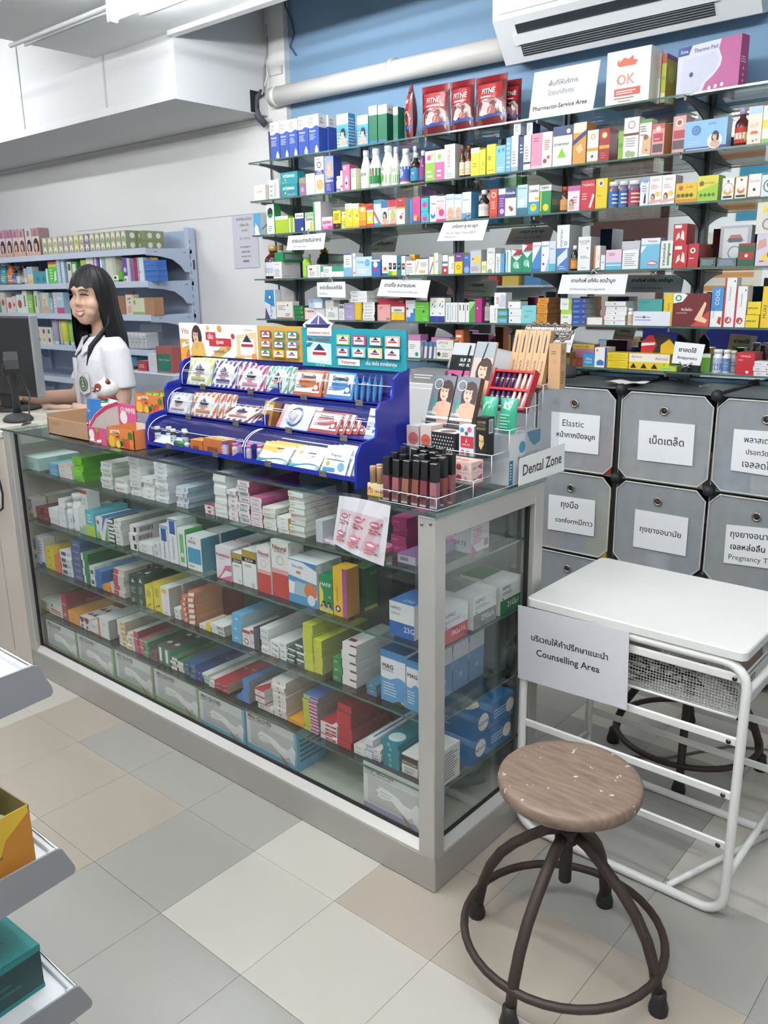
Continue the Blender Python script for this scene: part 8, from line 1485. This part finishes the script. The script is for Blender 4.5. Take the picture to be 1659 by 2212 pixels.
tag(put('teal_box',mb,None,(a.x,a.y,.3625),.05),'teal and black carton on lowest aisle shelf at lower left','box')

t=thing('storage_cabinet','white low storage cabinet against the wall left of the cube organiser','cabinet')
mb=MB(); mb.cbox(-2.45,1.64,.0,-1.1,2.04,1.06,'d9dad8','paint',.004); put('carcass',mb,t)
for i in range(3):
    x=-2.44+i*.447; mb=MB(); mb.cbox(x,1.632,.05,x+.44,1.64,1.04,'e2e2e0','paint',.003); d_=put('door',mb,t); mb=MB(); mb.cbox(x+.40,1.618,.5,x+.412,1.632,.62,'9a9c9e','steel',.002); put('handle',mb,d_)
for i,(x,w_,h_,c,lab) in enumerate(((-1.3,.2,.06,'8f8f8d','flat grey folder stack on the white storage cabinet'),(-1.75,.22,.075,'c9c4ba','beige stock carton on the white storage cabinet'),(-2.15,.2,.07,'5a6a78','slate stock carton on the white storage cabinet'))):
    mb=carton_mesh(w_,.1,h_,c,'Leee:.1,.3,.7,.7,2'); tag(put('storage_box',mb,None,(x,1.66,1.0606)),lab,'box')
# ================================================================ pharmacist
PXX,PYY=-2.50,.70
ps=thing('person','smiling woman with long black hair in white short sleeved uniform shirt behind the counter','person',(PXX,PYY,0),-.28)
def ell(mb,c,r_,col='d0a084',mat='skin',rot=0,nu=18,nv=12):
    ca,sa=math.cos(rot),math.sin(rot)
    def S(u,v):
        a=u*2*math.pi; b=(v-.5)*math.pi; x=r_[0]*math.cos(b)*math.cos(a); y=r_[1]*math.cos(b)*math.sin(a); z=r_[2]*math.sin(b)
        return Vector((c[0]+x*ca-y*sa,c[1]+x*sa+y*ca,c[2]+z))
    vs=[S(0,0)]+[S(i/nu,j/nv) for j in range(1,nv) for i in range(nu)]+[S(0,1)]; L=len(vs)-1
    fs=[(0,1+(i+1)%nu,1+i) for i in range(nu)]+[(1+(j)*nu+i,1+j*nu+(i+1)%nu,1+(j+1)*nu+(i+1)%nu,1+(j+1)*nu+i) for j in range(nv-2) for i in range(nu)]+[(L,1+(nv-2)*nu+i,1+(nv-2)*nu+(i+1)%nu) for i in range(nu)]
    mb.add(vs,fs,col,mat,True)
def loft(mb,secs,col,mat,n=24):
    vs=[];fs=[]
    for cx,cy,z,rx,ry in secs:
        for i in range(n):
            a=2*math.pi*i/n; e=.85; c_,s_=math.cos(a),math.sin(a)
            vs.append((cx+rx*math.copysign(abs(c_)**e,c_),cy+ry*math.copysign(abs(s_)**e,s_),z))
    m=len(secs)
    fs=[(k*n+i,k*n+(i+1)%n,(k+1)*n+(i+1)%n,(k+1)*n+i) for k in range(m-1) for i in range(n)]+[tuple(range(n-1,-1,-1)),tuple((m-1)*n+i for i in range(n))]
    mb.add(vs,fs,col,mat,True)
HR=.62; HC=Vector((0,.0,1.475))      # head turn and centre
def hp(x,y,z):   # head-local (face toward -y, origin at head centre) to person space
    y2=y*math.cos(.06)-z*math.sin(.06); z2=y*math.sin(.06)+z*math.cos(.06)
    x,y2,z2=x*1.1,y2*1.06,z2*1.05
    return Vector((HC.x+x*math.cos(HR)-y2*math.sin(HR),HC.y+x*math.sin(HR)+y2*math.cos(HR),HC.z+z2))
SK='cf9f82'
bm_=MB()
def hel(c,r_): ell(bm_,hp(*c),(r_[0]*1.1,r_[1]*1.06,r_[2]*1.05),SK,'skin',HR,16,10)
hel((0,.012,.022),(.076,.094,.098)); hel((0,-.022,-.045),(.062,.066,.075)); hel((0,-.058,-.1),(.03,.028,.02)); hel((0,-.05,-.085),(.045,.04,.03))
for sx in (-1,1): hel((sx*.033,-.05,-.034),(.034,.036,.038)); hel((sx*.03,-.062,-.066),(.026,.026,.026)); hel((sx*.078,.012,-.018),(.01,.02,.03))
hel((0,-.088,-.024),(.012,.018,.016)); hel((0,-.08,.0),(.009,.014,.034))
for sx in (-1,1): hel((sx*.011,-.086,-.03),(.009,.011,.008))
hel((0,-.078,-.062),(.024,.014,.016)); hel((0,-.072,.03),(.045,.02,.022))
bm_.tube([hp(0,.022,-.06),(0,.035,1.34),(0,.04,1.24)],[.05,.048,.06],SK,'skin',16)
loft(bm_,[(0,.035,.78,.14,.09),(0,.035,.9,.15,.095),(0,.03,1.0,.13,.088),(0,.025,1.12,.15,.1),(0,.03,1.2,.165,.095),(0,.04,1.26,.15,.07),(0,.04,1.29,.08,.05)],SK,'skin')
LA=[(.145,.04,1.235),(.17,.045,1.16),(.185,.045,1.03),(.19,.03,.97),(.18,-.06,.955),(.13,-.17,.99)]
RA=[(-.155,.04,1.235),(-.185,.02,1.15),(-.2,-.04,1.03),(-.195,-.075,1.0),(-.15,-.22,1.01),(-.1,-.34,1.02)]
for A_ in (LA,RA): bm_.tube(A_,[.05,.048,.042,.038,.034,.024],SK,'skin',14)
def hand(w0,dr,side):
    d=Vector(dr).normalized(); up=Vector((0,0,1)); lat=d.cross(up).normalized()
    w0=Vector(w0); ell(bm_,w0+d*.04,(.034,.044,.014),SK,'skin',math.atan2(d.y,d.x)-math.pi/2,14,8)
    for q,(o,l) in enumerate(((-.026,.058),(-.009,.07),(.009,.066),(.025,.05))):
        b=w0+d*.072+lat*o; bm_.tube([b-d*.02,b+d*l*.45+up*.004,b+d*l*.8-up*.006,b+d*l-up*.016],[.0095,.0085,.008,.0065],SK,'skin',8)
    b=w0+d*.02+lat*side*.03; bm_.tube([b-lat*side*.012,b+d*.02+lat*side*.014,b+d*.045+lat*side*.018-up*.006],[.011,.01,.008],SK,'skin',8)
hand(RA[-1],(.1,-.95,-.08),-1); hand(LA[-1],(-.5,-.7,.0),1)
for sx in (-1,1): bm_.tube([(sx*.08,.035,.85),(sx*.085,.03,.5),(sx*.085,.035,.28),(sx*.085,.04,.06)],[.085,.058,.05,.036],SK,'skin',14)
bo=put('body',bm_,ps)
m=bo.modifiers.new('union','REMESH'); m.mode='VOXEL'; m.voxel_size=.0055; m.use_smooth_shade=True
m=bo.modifiers.new('soft','SMOOTH'); m.factor=.5; m.iterations=5
bo.data.materials.clear()
mm,nt,b=_nt('skin_tone'); n=nt.nodes.new('ShaderNodeTexNoise'); n.inputs['Scale'].default_value=14
cr=nt.nodes.new('ShaderNodeValToRGB'); cr.color_ramp.elements[0].color=(*C('d3a48a'),1); cr.color_ramp.elements[1].color=(*C('dfb59b'),1); nt.links.new(n.outputs['Fac'],cr.inputs[0]); nt.links.new(cr.outputs[0],b.inputs['Base Color']); b.inputs['Roughness'].default_value=.5; b.inputs['Subsurface Weight'].default_value=.08; b.inputs['Subsurface Radius'].default_value=(.01,.004,.003)
bo.data.materials.append(mm)
# face details
mb=MB()
for sx in (-1,1):
    mb.tube([hp(sx*.016,-.094,.008),hp(sx*.026,-.0925,.0105),hp(sx*.038,-.086,.009),hp(sx*.048,-.077,.004)],[.0014,.0034,.0034,.0014],'1f1614','hair',6)
put('eyelids',mb,ps)
mb=MB()
for sx in (-1,1): mb.tube([hp(sx*.014,-.097,.026),hp(sx*.03,-.094,.031),hp(sx*.05,-.078,.025)],[.0016,.0028,.0014],'2c201c','hair',6)
put('eyebrows',mb,ps)
lipu=[hp(x,-.0925+.014*(x/.03)**2,-.06+.007*(x/.03)**2) for x in (-.03,-.018,-.006,.006,.018,.03)]; lipl=[hp(x,-.0925+.016*(x/.03)**2,-.079+.026*(x/.03)**2) for x in (-.03,-.018,-.006,.006,.018,.03)]
mb=MB(); mb.tube(lipu,[.0015,.0026,.0026,.0026,.0026,.0015],'b4605c','skin',6); mb.tube(lipl,[.0015,.0028,.0034,.0034,.0028,.0015],'b4605c','skin',6); put('lips',mb,ps)
mb=MB(); mb.add(lipu+lipl[::-1],[tuple(range(12))],'f0ebe4','gloss'); put('teeth',mb,ps)
# hair
def hair_S(u,v,inn=0):
    ph=(u-.5)*2*math.pi; a=abs(ph)                       # 0 = face side
    fr=max(0,min(1,(a-.85)/.35))                         # 0 fringe, 1 long
    zb=(.044-.006*math.sin(u*90)-.012*a)*(1-fr)+fr*(-.27-.11*min(1,(a-1.2)/1.9)+.012*math.sin(u*46))
    top=.132; vv=v; z=top+(zb-top)*vv
    if z>0: k=math.sqrt(max(0,1-(z/top)**2)); kz=1
    else: k=1+.10*min(1,-z/.2)-.12*max(0,(-z-.24)/.14)
    if z>0: k=max(k,.02)
    rx,ry=.088,.108
    str_=1+.012*math.sin(u*150+3*v)+.01*math.sin(u*61)
    x=(rx-inn)*k*math.sin(ph)*str_; y=-(ry-inn)*k*math.cos(ph)*str_+.012
    if z<-.05 and fr>.3: y+=.02*min(1,(-z-.05)/.12)*(1 if a>1.6 else -.15)
    return hp(x,y,z)
mb=MB(); mb.grid(lambda u,v:hair_S(u,v),120,22,'121115','hair')
mb.grid(lambda u,v:hair_S(1-u,v,.012),80,14,'0e0d10','hair')
ho=put('hair',mb,ps)
for sx,zz in ((1,1.1),(-1,1.14)):
    mb=MB()
    for q in range(9):
        o=q*.006; mb.tube([hp(sx*(.083-o*.1),-.0+o,-.02),hp(sx*(.086-o*.1),-.025+o,-.12),(sx*(.088-o*.3),-.05+o*.9,1.25),(sx*(.09-o*.5),-.068+o*.6,1.17),(sx*(.086-o*.6),-.075+o*.5,zz)],[.001,.009,.012,.010,.003],'121115','hair',7)
    put('hair_lock',mb,ps)
# shirt
SH='e6e4ec'
mb=MB(); loft(mb,[(0,.035,.8,.17,.12),(0,.035,.92,.165,.12),(0,.03,1.02,.16,.118),(0,.022,1.13,.158,.125),(0,.03,1.2,.166,.112),(0,.04,1.255,.15,.085),(0,.042,1.29,.1,.06)],SH,'cloth',28)
mb.tube([(.12,.04,1.237),(.15,.042,1.217),(.172,.045,1.15),(.19,.048,1.06)],[.06,.067,.062,.062],SH,'cloth',18); mb.tube([(-.13,.04,1.24),(-.165,.035,1.215),(-.188,.015,1.15),(-.206,-.025,1.06)],[.055,.066,.064,.066],SH,'cloth',18)
so=put('shirt',mb,ps); m=so.modifiers.new('union','REMESH'); m.mode='VOXEL'; m.voxel_size=.008; m.use_smooth_shade=True
m=so.modifiers.new('soft','SMOOTH'); m.factor=.5; m.iterations=4
so.data.materials.clear(); mm,nt,b=_nt('white_cotton'); n=nt.nodes.new('ShaderNodeTexNoise'); n.inputs['Scale'].default_value=9; n.inputs['Detail'].default_value=3
bp=nt.nodes.new('ShaderNodeBump'); bp.inputs['Strength'].default_value=.5; bp.inputs['Distance'].default_value=.012; nt.links.new(n.outputs['Fac'],bp.inputs['Height']); nt.links.new(bp.outputs[0],b.inputs['Normal']); b.inputs['Base Color'].default_value=(*C('e4e2ea'),1); b.inputs['Roughness'].default_value=.85
so.data.materials.append(mm)
mb=MB()
for sx in (-1,1): mb.prism([(sx*.01,-.06,1.245),(sx*.06,-.04,1.285),(sx*.085,.02,1.30),(sx*.1,.015,1.275),(sx*.075,-.068,1.225),(sx*.05,-.085,1.205)],(0,-.006,.004),'eceaf0','cloth')
mb.tube([(-.066,.0,1.272),(-.068,.06,1.282),(0,.095,1.288),(.068,.06,1.282),(.066,.0,1.272)],.009,'e8e6ee','cloth',8); put('collar',mb,ps)
mb=MB(); mb.box(-.012,-.112,.85,.012,-.1,1.2,'eae8f0','cloth'); put('placket',mb,ps)
for z in (.95,1.04,1.13):
    mb=MB(); mb.lathe([(.005,0),(.005,.002)],'f4f4f6','gloss',10); put('button',mb,ps,(.0,-.1125,z),0,math.pi/2)
t_=MB()
def S(x,y,e=0):
    X=.03+.085*x; return Vector((X,.024-.128*(1-(X/.165)**2.353)**.425-e-.001,1.035+.1*y))
t_.prints(S,.085,.1,'Pebe9f1:0,.15,.5,.0,1,.15,1,1,0,1 Rd6d4de:0,.96,1,1 C4f6b4a:.5,.5,.42 Oe4e8dc:.5,.5,.3,.08 Pe4e8dc:.38,.36,.62,.36,.58,.56,.42,.56 C4f6b4a:.5,.46,.07 Re4e8dc:.47,.56,.53,.7 Oa8b8a0:.5,.5,.4,.05','cloth'); put('pocket_emblem',t_,ps)
mb=MB(); loft(mb,[(0,.035,.45,.2,.15),(0,.035,.6,.185,.14),(0,.035,.78,.172,.125),(0,.035,.86,.16,.118)],'23242a','cloth',24); put('skirt',mb,ps)
for sx in (-1,1):
    mb=MB(); mb.cbox(sx*.085-.04,-.12,0,sx*.085+.04,.09,.05,'1c1c1e','rubber',.012); put('shoe',mb,ps)
# ================================================================ far shop side: posters, rack and cartons added for mirror reflections
for i,(x0,x1,z0,z1,c,ds,lab) in enumerate(((-2.0,-.3,2.1,2.7,'2f86a4','Rdfe8ea:.1,.3,.9,.4','long teal banner added for mirror reflections high on the far shop wall'),(-3.6,-2.7,1.0,2.4,'5a3a3a','Rc8b8b0:.1,.1,.9,.5','maroon poster added for mirror reflections on the far shop wall'),(-2.4,-1.7,.9,2.0,'d8d4c4','Ld08a4a:.1,.2,.9,.8,5','cream poster with orange lines added for mirror reflections on the far shop wall'),(-1.2,-.6,1.0,2.0,'4a3438','Cc84a4a:.5,.6,.3','dark plum poster added for mirror reflections on the far shop wall'),(.0,1.2,1.1,2.3,'dfe2dc','Bc84a3a:.3 C3a8a5a:.3,.7,.2','large white and red poster added for mirror reflections on the far shop wall'),(1.4,2.2,.8,2.3,'3a6a7a','Rdcdcd0:.2,.2,.8,.6','slate blue poster added for mirror reflections on the far shop wall'))):
    mb=MB(); mb.box(x0,-3.6,z0,x1,-3.585,z1,c,'paper'); mb.prints(face_S((x1,-3.585,z0),(x0-x1,0,0),(0,0,z1-z0),(0,1,0)),x1-x0,z1-z0,ds,'paper'); tag(put('reflection_poster',mb),lab,'poster')
rk=thing('reflection_rack','white rack added on the far shop side for mirror reflections','shelving',(0,-3.2,0))
mb=MB(); mb.box(-5.8,-.3,0,-3.9,-.28,1.9,'c9ccd2','paint'); put('back_panel',mb,rk)
for z in (.3,.7,1.1,1.5):
    mb=MB(); mb.box(-5.8,-.28,z-.02,-3.9,.1,z,'d9dce0','paint'); put('shelf',mb,rk)
    for q in range(6):
        mb=carton_mesh(.22,.2,.24,['c84a4a','e0c04a','4a8ac0','5aa85a','d8d4cc','8a5a9a'][(q+int(z*10))%6],'',None,None); tag(put('reflection_carton',mb,None,(-5.6+q*.3,-3.4,z+.0006)),'%s added reflection carton on %s far rack shelf'%(ORD[q],{.3:'lowest',.7:'second',1.1:'third',1.5:'top'}[z]),'box','added reflection cartons')
